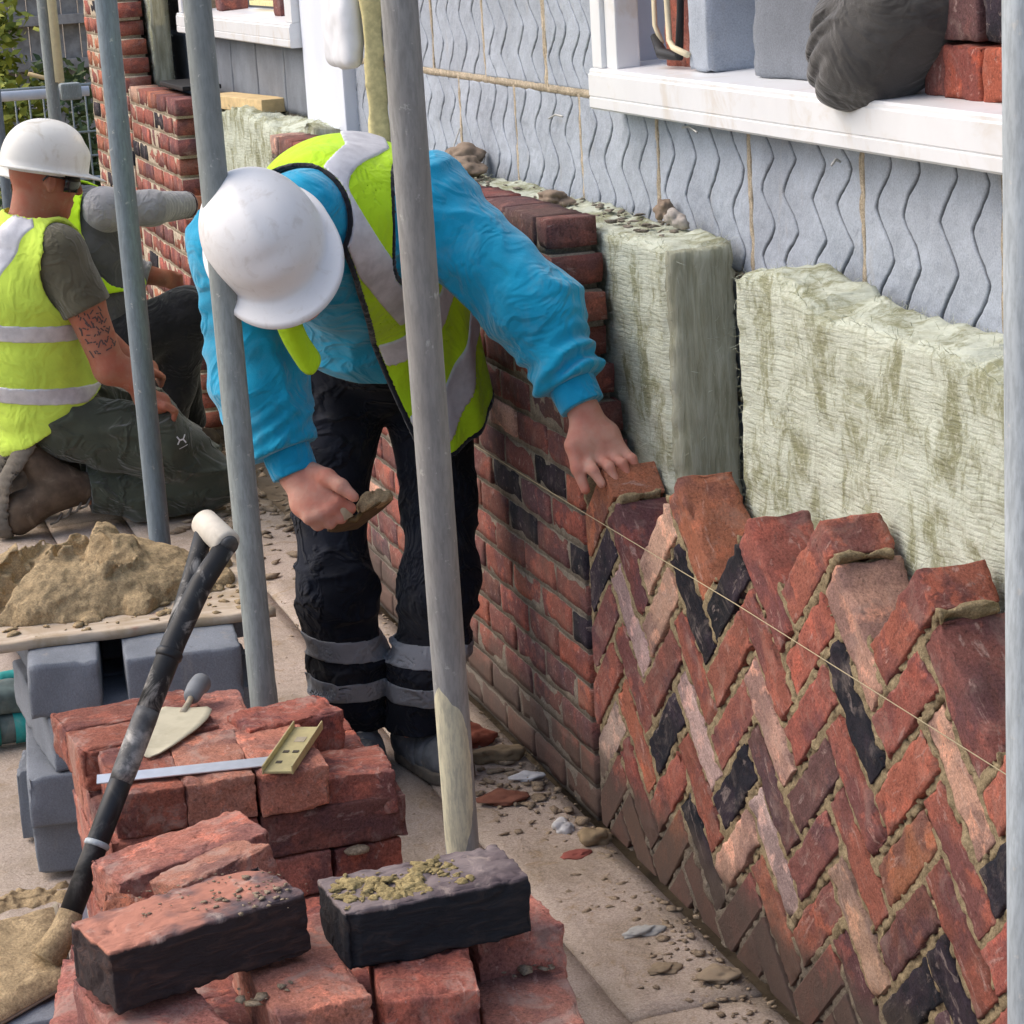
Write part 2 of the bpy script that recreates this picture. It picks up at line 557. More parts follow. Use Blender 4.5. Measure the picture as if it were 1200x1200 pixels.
def mat_plain(name, col, rough=0.6, var=0.15, scale=30, bump=0.15, metal=0.0, spec=0.3, dirt=None, dscale=8, damt=0.4, obj=False):
    s = NT(name)
    v = s.coord("Object")
    n1 = s.noise(v, scale, 4, 0.6)
    base = s.objcol() if obj else None
    if obj:
        c = s.mix(s.ramp(n1, 0.3, 0.7, 0, var), base, (0, 0, 0))
    else:
        c = s.mix(s.ramp(n1, 0.3, 0.7), [q*(1-var) for q in col], [min(1, q*(1+var)) for q in col])
    if dirt is not None:
        nd = s.noise(v, dscale, 5, 0.65, 0.8)
        c = s.mix(s.ramp(nd, 0.5, 0.72, 0, damt), c, dirt)
    b = s.bump(n1, bump, 0.003)
    return s.done(c, rough, b, metal, spec)
M['upvc'] = mat_plain("white_upvc", (0.74, 0.75, 0.76), 0.35, 0.03, 6, 0.02, spec=0.4, dirt=(0.55, 0.47, 0.36), dscale=7, damt=0.5)
M['white_board'] = mat_plain("white_board", (0.70, 0.74, 0.82), 0.5, 0.03, 6, 0.02)
M['rubber'] = mat_plain("dark_rubber", (0.03, 0.03, 0.03), 0.7, 0.2, 30, 0.2)
M['wood'] = None

def mat_zinc(name, col, dirt, splat=None):
    s = NT(name)
    v = s.coord("Object", scale=(1, 1, 0.18))
    v2 = s.coord("Object")
    n1 = s.noise(v, 40, 5, 0.6); n2 = s.noise(v2, 55, 4, 0.7); n3 = s.noise(v, 9, 3, 0.5)
    c = s.mix(s.ramp(n1, 0.3, 0.7), [q*0.86 for q in col], [min(1, q*1.08) for q in col])
    c = s.mix(s.ramp(n3, 0.42, 0.66, 0, 0.55), c, dirt)
    c = s.mix(s.ramp(n2, 0.62, 0.70, 0, 0.6), c, (0.58, 0.57, 0.53))
    rough = 0.6
    if splat is not None:
        # cream paint run on the tube, masked in the tube's own coordinates
        tc = s.n("TexCoord"); x = s.n("SeparateXYZ"); s.l(tc.outputs["Object"], x.inputs[0])
        nn = s.noise(v2, 18, 3, 0.5)
        ang = s.math('ADD', s.math('ARCTAN2', x.outputs['Y'], x.outputs['X']), s.math('MULTIPLY', s.math('SUBTRACT', nn, 0.5), 0.5))
        a0, w, z0, z1 = splat
        da = s.math('ABSOLUTE', s.math('SUBTRACT', ang, a0))
        zc = s.math('ABSOLUTE', s.math('SUBTRACT', x.outputs['Z'], (z0+z1)/2))
        tz = s.math('DIVIDE', zc, (z1-z0)/2)
        wz = s.math('MULTIPLY', s.math('SUBTRACT', 1.0, s.math('POWER', tz, 3.0)), w)
        k = s.math('LESS_THAN', da, wz)
        c = s.mix(k, c, (0.66, 0.62, 0.44))
    n6 = s.noise(v, 160, 4, 0.7)
    c = s.mix(s.ramp(n6, 0.35, 0.6, 0.4, 0), c, [q*0.5 for q in col])
    b = s.bump(n2, 0.25, 0.002)
    b = s.bump(n6, 0.25, 0.001, b)
    return s.done(c, rough, b, metal=0.2, spec=0.35)
M['zinc'] = mat_zinc("galvanised_tube", (0.30, 0.335, 0.325), (0.20, 0.215, 0.21))
M['zinc_blue'] = mat_zinc("galvanised_tube_bluish", (0.215, 0.26, 0.29), (0.155, 0.185, 0.205))
M['zinc_pale'] = mat_zinc("galvanised_tube_pale", (0.45, 0.50, 0.53), (0.38, 0.41, 0.42))
M['zinc_paint'] = mat_zinc("galvanised_tube_with_paint", (0.33, 0.33, 0.32), (0.24, 0.215, 0.19), splat=(-2.2, 0.75, 0.40, 0.68))

def mat_deck():
    s = NT("dusty_scaffold_board")
    v = s.coord("Object", scale=(1, 0.08, 1))
    v2 = s.n("NewGeometry").outputs["Position"]
    n1 = s.noise(v, 45, 5, 0.6, 0.3); n2 = s.noise(v2, 5, 6, 0.62, 0.5); n3 = s.noise(v2, 90, 4, 0.65); n4 = s.noise(v2, 14, 5, 0.7, 1.2)
    c = s.mix(s.ramp(n1, 0.3, 0.7), (0.24, 0.19, 0.14), (0.36, 0.295, 0.225))
    c = s.mix(s.ramp(n2, 0.34, 0.6, 0.35, 0.95), c, (0.44, 0.365, 0.31))
    c = s.mix(s.ramp(n4, 0.54, 0.72, 0, 0.7), c, (0.29, 0.205, 0.115))
    c = s.mix(s.ramp(n3, 0.28, 0.44, 0.55, 0), c, (0.17, 0.13, 0.095))
    n7 = s.noise(v2, 240, 6, 0.85)
    c = s.mix(1.0, c, s.mix(s.ramp(n7, 0.30, 0.70), (0.66, 0.65, 0.63), (1.32, 1.32, 1.32)), 'MULTIPLY')
    b = s.bump(n7, 0.8, 0.002); b = s.bump(n2, 0.5, 0.012, b); b = s.bump(n4, 0.6, 0.010, b); b = s.bump(n3, 0.5, 0.003, b)
    return s.done(c, 0.93, b, spec=0.15)
M['deck'] = mat_deck()
def mat_ground():
    s = NT("trodden_earth")
    v = s.coord("Object", rnd=False)
    n1 = s.noise(v, 2, 6, 0.65); n2 = s.noise(v, 30, 4, 0.6)
    c = s.mix(s.ramp(n1, 0.3, 0.7), (0.17, 0.13, 0.09), (0.30, 0.24, 0.17))
    c = s.mix(s.ramp(n2, 0.3, 0.5, 0.5, 0), c, (0.09, 0.07, 0.05))
    return s.done(c, 0.95, s.bump(n2, 0.5, 0.01), spec=0.1)
M['ground'] = mat_ground()

def mat_fabric(name, col, var=0.12, weave=900, rough=0.9, dirt=None, damt=0.3, dscale=9, sheen=0.3, bumpd=0.0012, rib=None, crease=0.35, cscale=9):
    s = NT(name)
    v = s.coord("Object", rnd=False)
    n1 = s.noise(v, 12, 4, 0.55); n2 = s.noise(v, weave, 2, 0.5); n3 = s.noise(v, 45, 4, 0.6)
    c = s.mix(s.ramp(n1, 0.3, 0.7), [q*(1-var) for q in col], [min(1, q*(1+var)) for q in col])
    c = s.mix(s.ramp(n2, 0.35, 0.65, 0.12, 0.0), c, [q*0.55 for q in col])
    if dirt is not None:
        nd = s.noise(v, dscale, 5, 0.65, 0.7)
        c = s.mix(s.ramp(nd, 0.52, 0.74, 0, damt), c, dirt)
    nc = s.noise(v, cscale, 3, 0.5, 0.9)
    rg = s.ramp(s.math('ABSOLUTE', s.math('SUBTRACT', nc, 0.5)), 0.0, 0.10, 1.0, 0.0)
    b = s.bump(rg, crease, 0.012)
    b = s.bump(n3, 0.3, 0.006, b); b = s.bump(n2, 0.5, bumpd, b)
    return s.done(c, rough, b, spec=0.15, Sheen_Weight=sheen)
M['sweat'] = mat_fabric("turquoise_fleece", (0.007, 0.325, 0.54), 0.12, dirt=(0.26, 0.36, 0.40), damt=0.22, dscale=14)
M['sweat_rib'] = mat_fabric("turquoise_rib", (0.006, 0.31, 0.55), 0.10)
M['hivis'] = mat_fabric("yellow_hi_vis_polyester", (0.50, 0.80, 0.02), 0.07, 1200, 0.75, sheen=0.1, crease=0.22, cscale=10)
M['hivis_old'] = mat_fabric("faded_hi_vis_polyester", (0.60, 0.80, 0.10), 0.08, 1000, 0.8, sheen=0.1, crease=0.25, cscale=8)
M['edging'] = mat_fabric("black_binding", (0.012, 0.014, 0.02), 0.1)
def mat_tape():
    s = NT("silver_reflective_tape")
    v = s.coord("Object", rnd=False)
    n1 = s.noise(v, 30, 4, 0.6); n2 = s.noise(v, 9, 4, 0.6, 0.6)
    c = s.mix(s.ramp(n1, 0.3, 0.7), (0.50, 0.50, 0.53), (0.66, 0.66, 0.69))
    c = s.mix(s.ramp(n2, 0.56, 0.7, 0, 0.5), c, (0.36, 0.36, 0.38))
    return s.done(c, 0.45, s.bump(n1, 0.3, 0.003), metal=0.15, spec=0.5)
M['tape'] = mat_tape()
M['tape_dark'] = mat_fabric("grey_reflective_tape", (0.27, 0.28, 0.30), 0.12, 600, 0.6, sheen=0)
M['navy'] = mat_fabric("navy_work_trousers", (0.009, 0.011, 0.018), 0.3, 800, 0.85, crease=0.7, cscale=11, dirt=(0.10, 0.095, 0.09), damt=0.2, dscale=7, sheen=0.05)
M['green_trouser'] = mat_fabric("dark_green_trousers", (0.055, 0.064, 0.045), 0.15, 800, 0.85, crease=0.6, cscale=8, dirt=(0.16, 0.14, 0.10), damt=0.25)
M['olive'] = mat_fabric("olive_cotton", (0.105, 0.098, 0.065), 0.15, 900)
M['greyknit'] = mat_fabric("grey_knit", (0.30, 0.30, 0.31), 0.15, 500)
M['greydark'] = mat_fabric("charcoal_cotton", (0.085, 0.085, 0.085), 0.15, 700)
M['blacktrouser'] = mat_fabric("black_trousers", (0.014, 0.014, 0.016), 0.3, 700, dirt=(0.12, 0.11, 0.09), damt=0.3)
M['bag'] = mat_fabric("worn_dark_cloth", (0.075, 0.072, 0.068), 0.2, 500, 0.85, dirt=(0.16, 0.15, 0.13), damt=0.45, dscale=14)
M['cuff'] = mat_fabric("maroon_cuff_edge", (0.05, 0.012, 0.018), 0.1)
def mat_skin(name, col):
    s = NT(name)
    v = s.coord("Object", rnd=False)
    n1 = s.noise(v, 22, 4, 0.55); n2 = s.noise(v, 350, 3, 0.6); n3 = s.noise(v, 70, 3, 0.6)
    c = s.mix(s.ramp(n1, 0.35, 0.68), col, (col[0]*0.98, col[1]*0.72, col[2]*0.68))
    c = s.mix(s.ramp(n3, 0.55, 0.75, 0, 0.25), c, (col[0]*0.75, col[1]*0.55, col[2]*0.5))
    nd = s.noise(v, 30, 5, 0.7)
    c = s.mix(s.ramp(nd, 0.55, 0.75, 0, 0.35), c, (0.45, 0.37, 0.29))
    b = s.bump(n2, 0.5, 0.001); b = s.bump(n3, 0.5, 0.003, b)
    return s.done(c, 0.65, b, spec=0.35, Subsurface_Weight=0.12, Subsurface_Scale=0.01)
M['skin'] = mat_skin("weathered_skin", (0.56, 0.295, 0.22))
M['skin_tan'] = mat_skin("tanned_skin", (0.38, 0.165, 0.105))
M['helmet'] = mat_plain("white_helmet_plastic", (0.76, 0.755, 0.75), 0.45, 0.02, 8, 0.02, spec=0.35, dirt=(0.52, 0.48, 0.43), dscale=34, damt=0.42)
M['helmet_dirty'] = mat_plain("grubby_white_helmet_plastic", (0.72, 0.71, 0.66), 0.45, 0.04, 8, 0.03, spec=0.4, dirt=(0.46, 0.40, 0.29), dscale=16, damt=0.6)
M['boot'] = mat_plain("scuffed_grey_boot", (0.12, 0.13, 0.14), 0.75, 0.3, 25, 0.5, dirt=(0.36, 0.33, 0.28), dscale=26, damt=0.85)
M['boot_brown'] = mat_plain("dusty_brown_boot", (0.10, 0.072, 0.05), 0.85, 0.25, 25, 0.4, dirt=(0.27, 0.21, 0.15), dscale=9, damt=0.7)
M['sole'] = mat_plain("dusty_boot_sole", (0.13, 0.115, 0.095), 0.9, 0.2, 30, 0.4, dirt=(0.30, 0.25, 0.19), dscale=14, damt=0.6)
M['lens'] = mat_plain("dark_lens", (0.012, 0.013, 0.02), 0.12, 0.1, 5, 0.0, spec=0.6)
M['ink'] = mat_plain("faded_tattoo_ink", (0.10, 0.065, 0.06), 0.7, 0.2, 40, 0.0)
M['black_paint'] = mat_plain("black_tube_with_mortar_flecks", (0.018, 0.019, 0.021), 0.5, 0.2, 40, 0.15, dirt=(0.42, 0.40, 0.37), dscale=24, damt=0.75)
M['black_clean'] = mat_plain("black_tube", (0.015, 0.016, 0.018), 0.42, 0.2, 40, 0.1, dirt=(0.20, 0.19, 0.18), dscale=16, damt=0.35)
M['grip'] = mat_plain("off_white_grip", (0.60, 0.55, 0.46), 0.6, 0.1, 30, 0.15, dirt=(0.36, 0.30, 0.22), dscale=14, damt=0.5)
M['steel_mortar'] = mat_plain("steel_caked_in_mortar", (0.34, 0.29, 0.21), 0.8, 0.15, 40, 0.3, dirt=(0.50, 0.46, 0.38), dscale=18, damt=0.6)
M['steel_worn'] = mat_plain("worn_grey_steel", (0.10, 0.10, 0.10), 0.55, 0.3, 50, 0.2, metal=0.3, dirt=(0.46, 0.44, 0.41), dscale=20, damt=0.85)
M['steel'] = mat_plain("ruled_steel", (0.62, 0.64, 0.68), 0.35, 0.06, 60, 0.03, metal=0.6, spec=0.5)
M['brown_steel'] = mat_plain("mortar_browned_steel", (0.12, 0.075, 0.028), 0.6, 0.3, 40, 0.2, metal=0.2)
M['brass'] = mat_plain("pale_brass", (0.50, 0.43, 0.22), 0.5, 0.1, 40, 0.08, metal=0.3, dirt=(0.30, 0.26, 0.16), dscale=30, damt=0.5)
M['brass_dark'] = mat_plain("dark_screw_hole", (0.06, 0.05, 0.035), 0.7)
M['grey_grip'] = mat_plain("grey_plastic_grip", (0.19, 0.20, 0.21), 0.6, 0.1, 30, 0.1, dirt=(0.36, 0.33, 0.28), damt=0.5)
M['pale_mortar_blade'] = mat_plain("blade_with_dried_mortar", (0.47, 0.43, 0.31), 0.75, 0.08, 30, 0.2, dirt=(0.36, 0.32, 0.22), dscale=14, damt=0.6)
M['wood_pale'] = mat_plain("pale_handle_wood", (0.50, 0.40, 0.27), 0.75, 0.12, 60, 0.1)
M['pine'] = mat_plain("fresh_pine", (0.62, 0.46, 0.24), 0.75, 0.12, 30, 0.1)
M['fence'] = mat_plain("weathered_fence_wood", (0.36, 0.32, 0.285), 0.9, 0.25, 14, 0.3)
M['twine'] = mat_plain("straw_coloured_twine", (0.46, 0.39, 0.24), 0.8, 0.1, 200, 0.1)
M['wire'] = mat_plain("galvanised_wire", (0.42, 0.42, 0.40), 0.5, 0.1, 60, 0.0, metal=0.4)
M['cable'] = mat_plain("cream_cable", (0.72, 0.62, 0.42), 0.5, 0.06, 30, 0.0)
M['cable_black'] = mat_plain("black_cable", (0.02, 0.02, 0.022), 0.5, 0.06, 30, 0.0)
M['teal'] = mat_plain("teal_rubber", (0.02, 0.27, 0.25), 0.6, 0.15, 40, 0.1, dirt=(0.30, 0.28, 0.24), damt=0.4)
M['teal_grey'] = mat_plain("dusty_green_grey_cloth", (0.10, 0.135, 0.13), 0.85, 0.2, 40, 0.3, dirt=(0.30, 0.28, 0.24), damt=0.4)
M['white_plastic'] = mat_plain("white_plastic", (0.72, 0.74, 0.77), 0.5, 0.04, 20, 0.05)
M['cream_sheet'] = mat_plain("cream_plastic_sleeve", (0.78, 0.74, 0.50), 0.6, 0.06, 30, 0.1)
M['foam'] = mat_plain("yellow_foam", (0.62, 0.55, 0.28), 0.9, 0.15, 60, 0.5)
M['dpc'] = mat_plain("black_dpc", (0.012, 0.012, 0.013), 0.5, 0.1, 40, 0.05)
M['room'] = mat_plain("bare_plaster_room", (0.50, 0.38, 0.26), 0.9, 0.2, 6, 0.1)
M['stone'] = mat_plain("pale_stone_chip", (0.36, 0.325, 0.275), 0.9, 0.2, 60, 0.3, obj=True)
def mat_ply():
    s = NT("mortar_stained_plywood")
    v = s.coord("Object", rnd=False)
    n1 = s.noise(s.coord("Object", scale=(0.12, 1, 1), rnd=False), 60, 4, 0.6); n2 = s.noise(v, 9, 5, 0.65, 0.8); n3 = s.noise(v, 14, 4, 0.6)
    c = s.mix(s.ramp(n1, 0.3, 0.7), (0.42, 0.33, 0.24), (0.56, 0.47, 0.37))
    c = s.mix(s.ramp(n2, 0.45, 0.68, 0, 0.8), c, (0.34, 0.255, 0.16))
    c = s.mix(s.ramp(n3, 0.6, 0.75, 0, 0.6), c, (0.38, 0.17, 0.12))
    return s.done(c, 0.9, s.bump(n1, 0.4, 0.003), spec=0.15)
M['ply'] = mat_ply()
def mat_leaf(name, a, b):
    s = NT(name)
    n = s.noise(s.n("NewGeometry").outputs["Position"], 9, 3, 0.6)
    c = s.mix(s.ramp(n, 0.35, 0.65), a, b)
    return s.done(c, 0.6, None, spec=0.3, Transmission_Weight=0.0)
M['leaf'] = mat_leaf("yellow_green_leaf", (0.16, 0.20, 0.03), (0.42, 0.42, 0.06))
M['leaf_dark'] = mat_leaf("dark_green_leaf", (0.06, 0.09, 0.03), (0.13, 0.17, 0.06))
M['bark'] = mat_plain("twig_bark", (0.13, 0.10, 0.075), 0.9, 0.2, 40, 0.3)
# ================================================================== brick palette
RED = (0.325, 0.112, 0.080); RED2 = (0.280, 0.100, 0.074); ORANGE = (0.38, 0.148, 0.088); DRED = (0.195, 0.080, 0.068)
PURPLE = (0.145, 0.076, 0.074); PEACH = (0.53, 0.32, 0.24); PALE = (0.52, 0.38, 0.33); BLACK = (0.016, 0.018, 0.024)
rb = random.Random(3)
def jit(c, a=0.16):
    k = 1 + rb.uniform(-a, a)
    return tuple(min(1, q*k*(1 + rb.uniform(-0.05, 0.05))) for q in c)

# ================================================================== ground + scaffold deck
ground = link("ground", grid_sheet("ground", np.stack(np.meshgrid(np.linspace(-60, 60, 61), np.linspace(-20, 160, 61), indexing='ij') + [np.full((61, 61), -0.075)], -1)), M['ground'])
tag(ground, kind="structure")
deck = empty("scaffold_deck", (0, 0, 0)); tag(deck, kind="structure")
bw = 0.2265
for i in range(13):
    x1 = -0.012 - i*0.2305
    for k, (y0, y1) in enumerate(((-0.6, 3.25 - 0.37*(i % 3)), (3.254 - 0.37*(i % 3), 7.1 + 0.3*(i % 2)), (7.104 + 0.3*(i % 2), 10.9))):
        nx, ny, nz = 6, 60, 1
        V, F = box_grid(nx, ny, nz)
        h = np.array([bw/2, (y1-y0)/2, 0.019])
        P = V*h + np.array([x1 - bw/2, (y0+y1)/2, -0.019 + 0.0012*((i*7+k*3) % 4 - 1.5)])
        top = V[:, 2] > 0
        edge = np.abs(V[:, 0]) > 0.99
        P[:, 2] += np.where(top, 0.0028*fbm(P*9, 3) - 0.003*edge, 0)
        link("board", np_mesh("board", P, F), M['deck'], deck)

# ================================================================== herringbone panel
HW, HL, HS0, HZ0 = 0.0784, 0.2184, -3.1133, 0.5349
J = 0.0115                       # joint
c45 = math.sqrt(0.5)
def e2sz(x, y): return ((x - y)*c45 - math.sqrt(2)*HL + HS0, (x + y)*c45 - math.sqrt(2)*HW + HZ0)
SL, SR = -4.058, -2.20           # left (far) and right (near) ends, s = -Y
TOPK = {('H', -3): -9, ('V', -3): 1, ('H', -2): 1, ('V', -2): 0, ('H', -1): 1, ('V', -1): 1, ('H', 0): 1, ('V', 0): 1, ('H', 1): 2, ('V', 1): 1,
        ('H', 2): 2, ('V', 2): 1, ('H', 3): 1, ('V', 3): 0, ('H', 4): 1, ('V', 4): -1, ('H', 5): -1, ('V', 5): -2}
HC = {('H', -2): {1: ORANGE, 0: BLACK, -1: DRED, -2: RED, -3: PALE}, ('V', -2): {0: DRED, -1: PALE, -2: RED2, -3: ORANGE, 1: ORANGE},
      ('V', -3): {1: ORANGE, 0: ORANGE, -1: RED, -2: RED}, ('H', -1): {1: PEACH, 0: PEACH, -1: DRED, -2: BLACK, -3: RED},
      ('V', -1): {1: ORANGE, 0: BLACK, -1: RED, -2: PALE, -3: RED2, -4: BLACK}, ('H', 0): {1: BLACK, 0: RED, -1: RED2, -2: BLACK, -3: PEACH},
      ('V', 0): {1: RED2, 0: RED, -1: PEACH, -2: PURPLE, -3: PALE}, ('H', 1): {2: RED, 1: RED, 0: RED2, -1: PURPLE, -2: DRED, -3: RED},
      ('V', 1): {1: PEACH, 0: BLACK, -1: RED2, -2: RED2, -3: PEACH, -4: DRED}, ('H', 2): {2: RED, 1: RED2, 0: RED, -1: ORANGE, -2: DRED, -3: BLACK},
      ('V', 2): {1: DRED, 0: PEACH, -1: RED, -2: RED2, -3: BLACK}, ('H', 3): {1: RED, 0: BLACK, -1: RED, -2: RED}}

herring = empty("herringbone_brick_wall", (0, 3.3, 0))
tag(herring, "unfinished herringbone wall panel of red, black and peach bricks in tan mortar", "brick wall")
bl, bh_, bd = HL - J, HW - J, 0.1025
hb_meshes = [rough_box("brick", (bl, bd, bh_), (26, 6, 10), 0.0022, 0.0045, 34, seed=i, chips=0.008, warp=0.002, crease=0.0022) for i in range(7)]
for me in hb_meshes: me.materials.append(M['brick_wall'])
cells = []                        # (x0,x1,y0,y1) in the rotated lattice
def clip_poly(poly, a, b, c):     # keep a*s+b*z >= c
    out = []
    for i in range(len(poly)):
        p, q = poly[i], poly[(i+1) % len(poly)]
        dp, dq = a*p[0] + b*p[1] - c, a*q[0] + b*q[1] - c
        if dp >= 0: out.append(p)
        if (dp >= 0) != (dq >= 0):
            t = dp/(dp - dq)
            out.append((p[0] + (q[0]-p[0])*t, p[1] + (q[1]-p[1])*t))
    return out
def prism(name, poly, x0, depth, seed):
    bm = bmesh.new()
    f = bm.faces.new([bm.verts.new((x0, -s, z)) for s, z in poly])
    r = bmesh.ops.extrude_face_region(bm, geom=[f])
    for v in r['geom']:
        if isinstance(v, bmesh.types.BMVert): v.co.x += depth
    bmesh.ops.recalc_face_normals(bm, faces=bm.faces)
    bmesh.ops.bevel(bm, geom=list(bm.edges), offset=0.0025, segments=1, affect='EDGES')
    rr = random.Random(seed)
    for v in bm.verts: v.co += Vector([rr.uniform(-0.0012, 0.0012) for _ in range(3)])
    cen = Vector((x0 + depth/2, -sum(p[0] for p in poly)/len(poly), sum(p[1] for p in poly)/len(poly)))
    bmesh.ops.translate(bm, verts=bm.verts, vec=-cen)
    me = bpy.data.meshes.new(name); bm.to_mesh(me); bm.free()
    return me, cen
hcount = 0
for j in range(-4, 6):
    for k in range(-18, 10):
        for t in 'HV':
            if k > TOPK.get((t, j), -99 if j < 0 else -3): continue
            ox, oy = j*HL, -j*HL
            if t == 'H': x0, x1, y0, y1 = k*HW, k*HW+HL, k*HW, k*HW+HW
            else: x0, x1, y0, y1 = k*HW+HL, k*HW+HL+HW, k*HW+HW-HL, k*HW+HW
            x0 += ox; x1 += ox; y0 += oy; y1 += oy
            g = J/2
            poly = [e2sz(a, b) for a, b in ((x0+g, y0+g), (x1-g, y0+g), (x1-g, y1-g), (x0+g, y1-g))]
            ss = [p[0] for p in poly]; zz = [p[1] for p in poly]
            if max(ss) < SL + 0.012 or min(ss) > SR or max(zz) < 0.015: continue
            col = HC.get((t, j), {}).get(k)
            if col is None: col = rb.choice([RED, RED, RED2, DRED, RED2, PURPLE, ORANGE])
            cells.append((x0+g, x1-g, y0+g, y1-g))
            px = rb.uniform(-0.0035, 0.0025)
            if min(ss) < SL or max(ss) > SR or min(zz) < 0.003:
                q = clip_poly(clip_poly(clip_poly(poly, 1, 0, SL + 0.004), 0, 1, 0.004), -1, 0, -SR)
                if len(q) < 3: continue
                area = abs(sum(q[i][0]*q[(i+1) % len(q)][1] - q[(i+1) % len(q)][0]*q[i][1] for i in range(len(q))))/2
                if area < 0.0008: continue
                # drop duplicate corners
                qq = [q[i] for i in range(len(q)) if (Vector(q[i]) - Vector(q[i-1])).length > 0.004]
                if len(qq) < 3: continue
                me, cen = prism("brick", qq, px, bd, hcount)
                link("brick", me, M['brick_wall'], herring, Matrix.Translation(cen), jit(col))
            else:
                s_, z_ = e2sz((x0+x1)/2, (y0+y1)/2)
                if t == 'H': rot = Matrix(((0, 1, 0), (-c45, 0, c45), (c45, 0, c45)))
                else: rot = Matrix(((0, 1, 0), (c45, 0, c45), (c45, 0, -c45)))
                m4 = rot.to_4x4() @ Matrix.Rotation(rb.uniform(-0.012, 0.012), 4, 'Y')
                if rb.random() < 0.5: m4 = m4 @ Matrix.Rotation(math.pi, 4, 'Y')
                m4.translation = (px + bd/2, -s_, z_)
                link("brick", hb_meshes[hcount % 7], None, herring, m4, jit(col))
            hcount += 1

def herring_mortar():
    st = 0.0035
    s = np.arange(SL, SR, st); z = np.arange(0.001, 1.06, st)
    S_, Z_ = np.meshgrid(s, z, indexing='ij')
    a = (S_ + math.sqrt(2)*HL - HS0)*math.sqrt(2); b = (Z_ + math.sqrt(2)*HW - HZ0)*math.sqrt(2)
    X_, Y_ = (a + b)/2, (b - a)/2
    P3 = np.stack([S_, Z_, 0*S_], -1)
    wob0 = 0.004*fbm(P3*28, 3)
    d1 = np.full(S_.shape, 9.0); d2 = d1.copy()
    for (x0, x1, y0, y1) in cells:
        dx = np.maximum(x0 - X_, X_ - x1); dy = np.maximum(y0 - Y_, Y_ - y1)
        d = np.where((dx > 0) & (dy > 0), np.hypot(np.maximum(dx, 0), np.maximum(dy, 0)), np.maximum(dx, dy))
        n1 = np.minimum(d1, d); d2 = np.minimum(d2, np.maximum(d1, d)); d1 = n1
    xs = np.array([-0.006, -0.003, 0.0, 0.004, 0.012, 0.024, 0.038, 0.052, 0.066, 0.08, 0.088, 0.095], np.float32)
    front = 0.0030 + 0.0045*fbm(P3*26 + 5, 3) + 0.003*vnoise(P3*95)
    lay = []
    for x in xs:
        wob = wob0 if x < 0.008 else 0.0105*fbm(np.stack([S_, Z_, 0*S_ + x*1.4], -1)*38, 3)
        m2 = np.maximum(d2 - (0.0165 if x < 0.008 else 0.0132) - 1.4*wob, -(d1 + 0.0042 + 0.8*wob))
        lay.append(np.where((S_ < SL + 0.012) & (d1 < 0.05), np.minimum(m2, -0.002), m2))
    D = np.maximum(np.stack(lay), np.maximum(front[None] - xs[:, None, None], xs[:, None, None] - 0.09))
    S = D < 0
    n = D.shape
    corners = [(i, j, k) for i in (0, 1) for j in (0, 1) for k in (0, 1)]
    cnt = sum(S[i:n[0]-1+i, j:n[1]-1+j, k:n[2]-1+k].astype(np.int8) for i, j, k in corners)
    mixed = (cnt > 0) & (cnt < 8)
    C = np.argwhere(mixed); vid = np.full(mixed.shape, -1, np.int32); vid[mixed] = np.arange(len(C))
    acc = np.zeros((len(C), 3)); num = np.zeros(len(C))
    for ia, a_ in enumerate(corners):
        for b_ in corners[ia+1:]:
            if sum(abs(p-q) for p, q in zip(a_, b_)) != 1: continue
            A, B = np.array(a_), np.array(b_)
            ga, gb = C + A, C + B
            da = D[ga[:, 0], ga[:, 1], ga[:, 2]]; db = D[gb[:, 0], gb[:, 1], gb[:, 2]]
            mm = (da < 0) != (db < 0); t = np.where(mm, da/np.where(mm, da-db, 1), 0)
            acc += np.where(mm[:, None], A + t[:, None]*(B - A), 0); num += mm
    L = C + acc/num[:, None]
    V = np.stack([np.interp(L[:, 0], np.arange(len(xs)), xs), -(SL + L[:, 1]*st), 0.001 + L[:, 2]*st], -1)
    quads = []
    for ax in range(3):
        u, v = (ax+1) % 3, (ax+2) % 3
        sl = [slice(None)]*3; sl2 = [slice(None)]*3
        sl[ax] = slice(0, n[ax]-1); sl2[ax] = slice(1, n[ax])
        s0, s1 = S[tuple(sl)], S[tuple(sl2)]
        E = np.argwhere(s0 != s1)
        E = E[(E[:, u] > 0) & (E[:, v] > 0) & (E[:, u] < n[u]-1) & (E[:, v] < n[v]-1)]
        fl = s1[E[:, 0], E[:, 1], E[:, 2]]
        du = np.zeros(3, int); dv = np.zeros(3, int); du[u] = 1; dv[v] = 1
        I = lambda q: vid[q[:, 0], q[:, 1], q[:, 2]]
        q = np.stack([I(E-du-dv), I(E-dv), I(E), I(E-du)], -1)
        q[~fl] = q[~fl][:, ::-1]
        quads.append(q)
    F = np.concatenate(quads); F = F[(F >= 0).all(1)]
    return np_mesh("mortar", V, F)
link("mortar", herring_mortar(), M['mortar'], herring)

def lump(name, c, r, seed, mat, parent=None, flat=0.6, n=2, rough=0.35):
    bm = bmesh.new()
    bmesh.ops.create_icosphere(bm, subdivisions=n, radius=1.0)
    P = np.array([v.co[:] for v in bm.verts], np.float32)
    k = 1 + rough*fbm(P*1.3 + seed*5.1, 3)
    P = P*k[:, None]*np.array(r if hasattr(r, '__len__') else (r, r, r*flat))
    for v, p in zip(bm.verts, P): v.co = p
    for f in bm.faces: f.smooth = True
    me = bpy.data.meshes.new(name); bm.to_mesh(me); bm.free()
    me.materials.append(mat)
    return link(name, me, mat, parent, Matrix.Translation(c) if not isinstance(c, Matrix) else c)
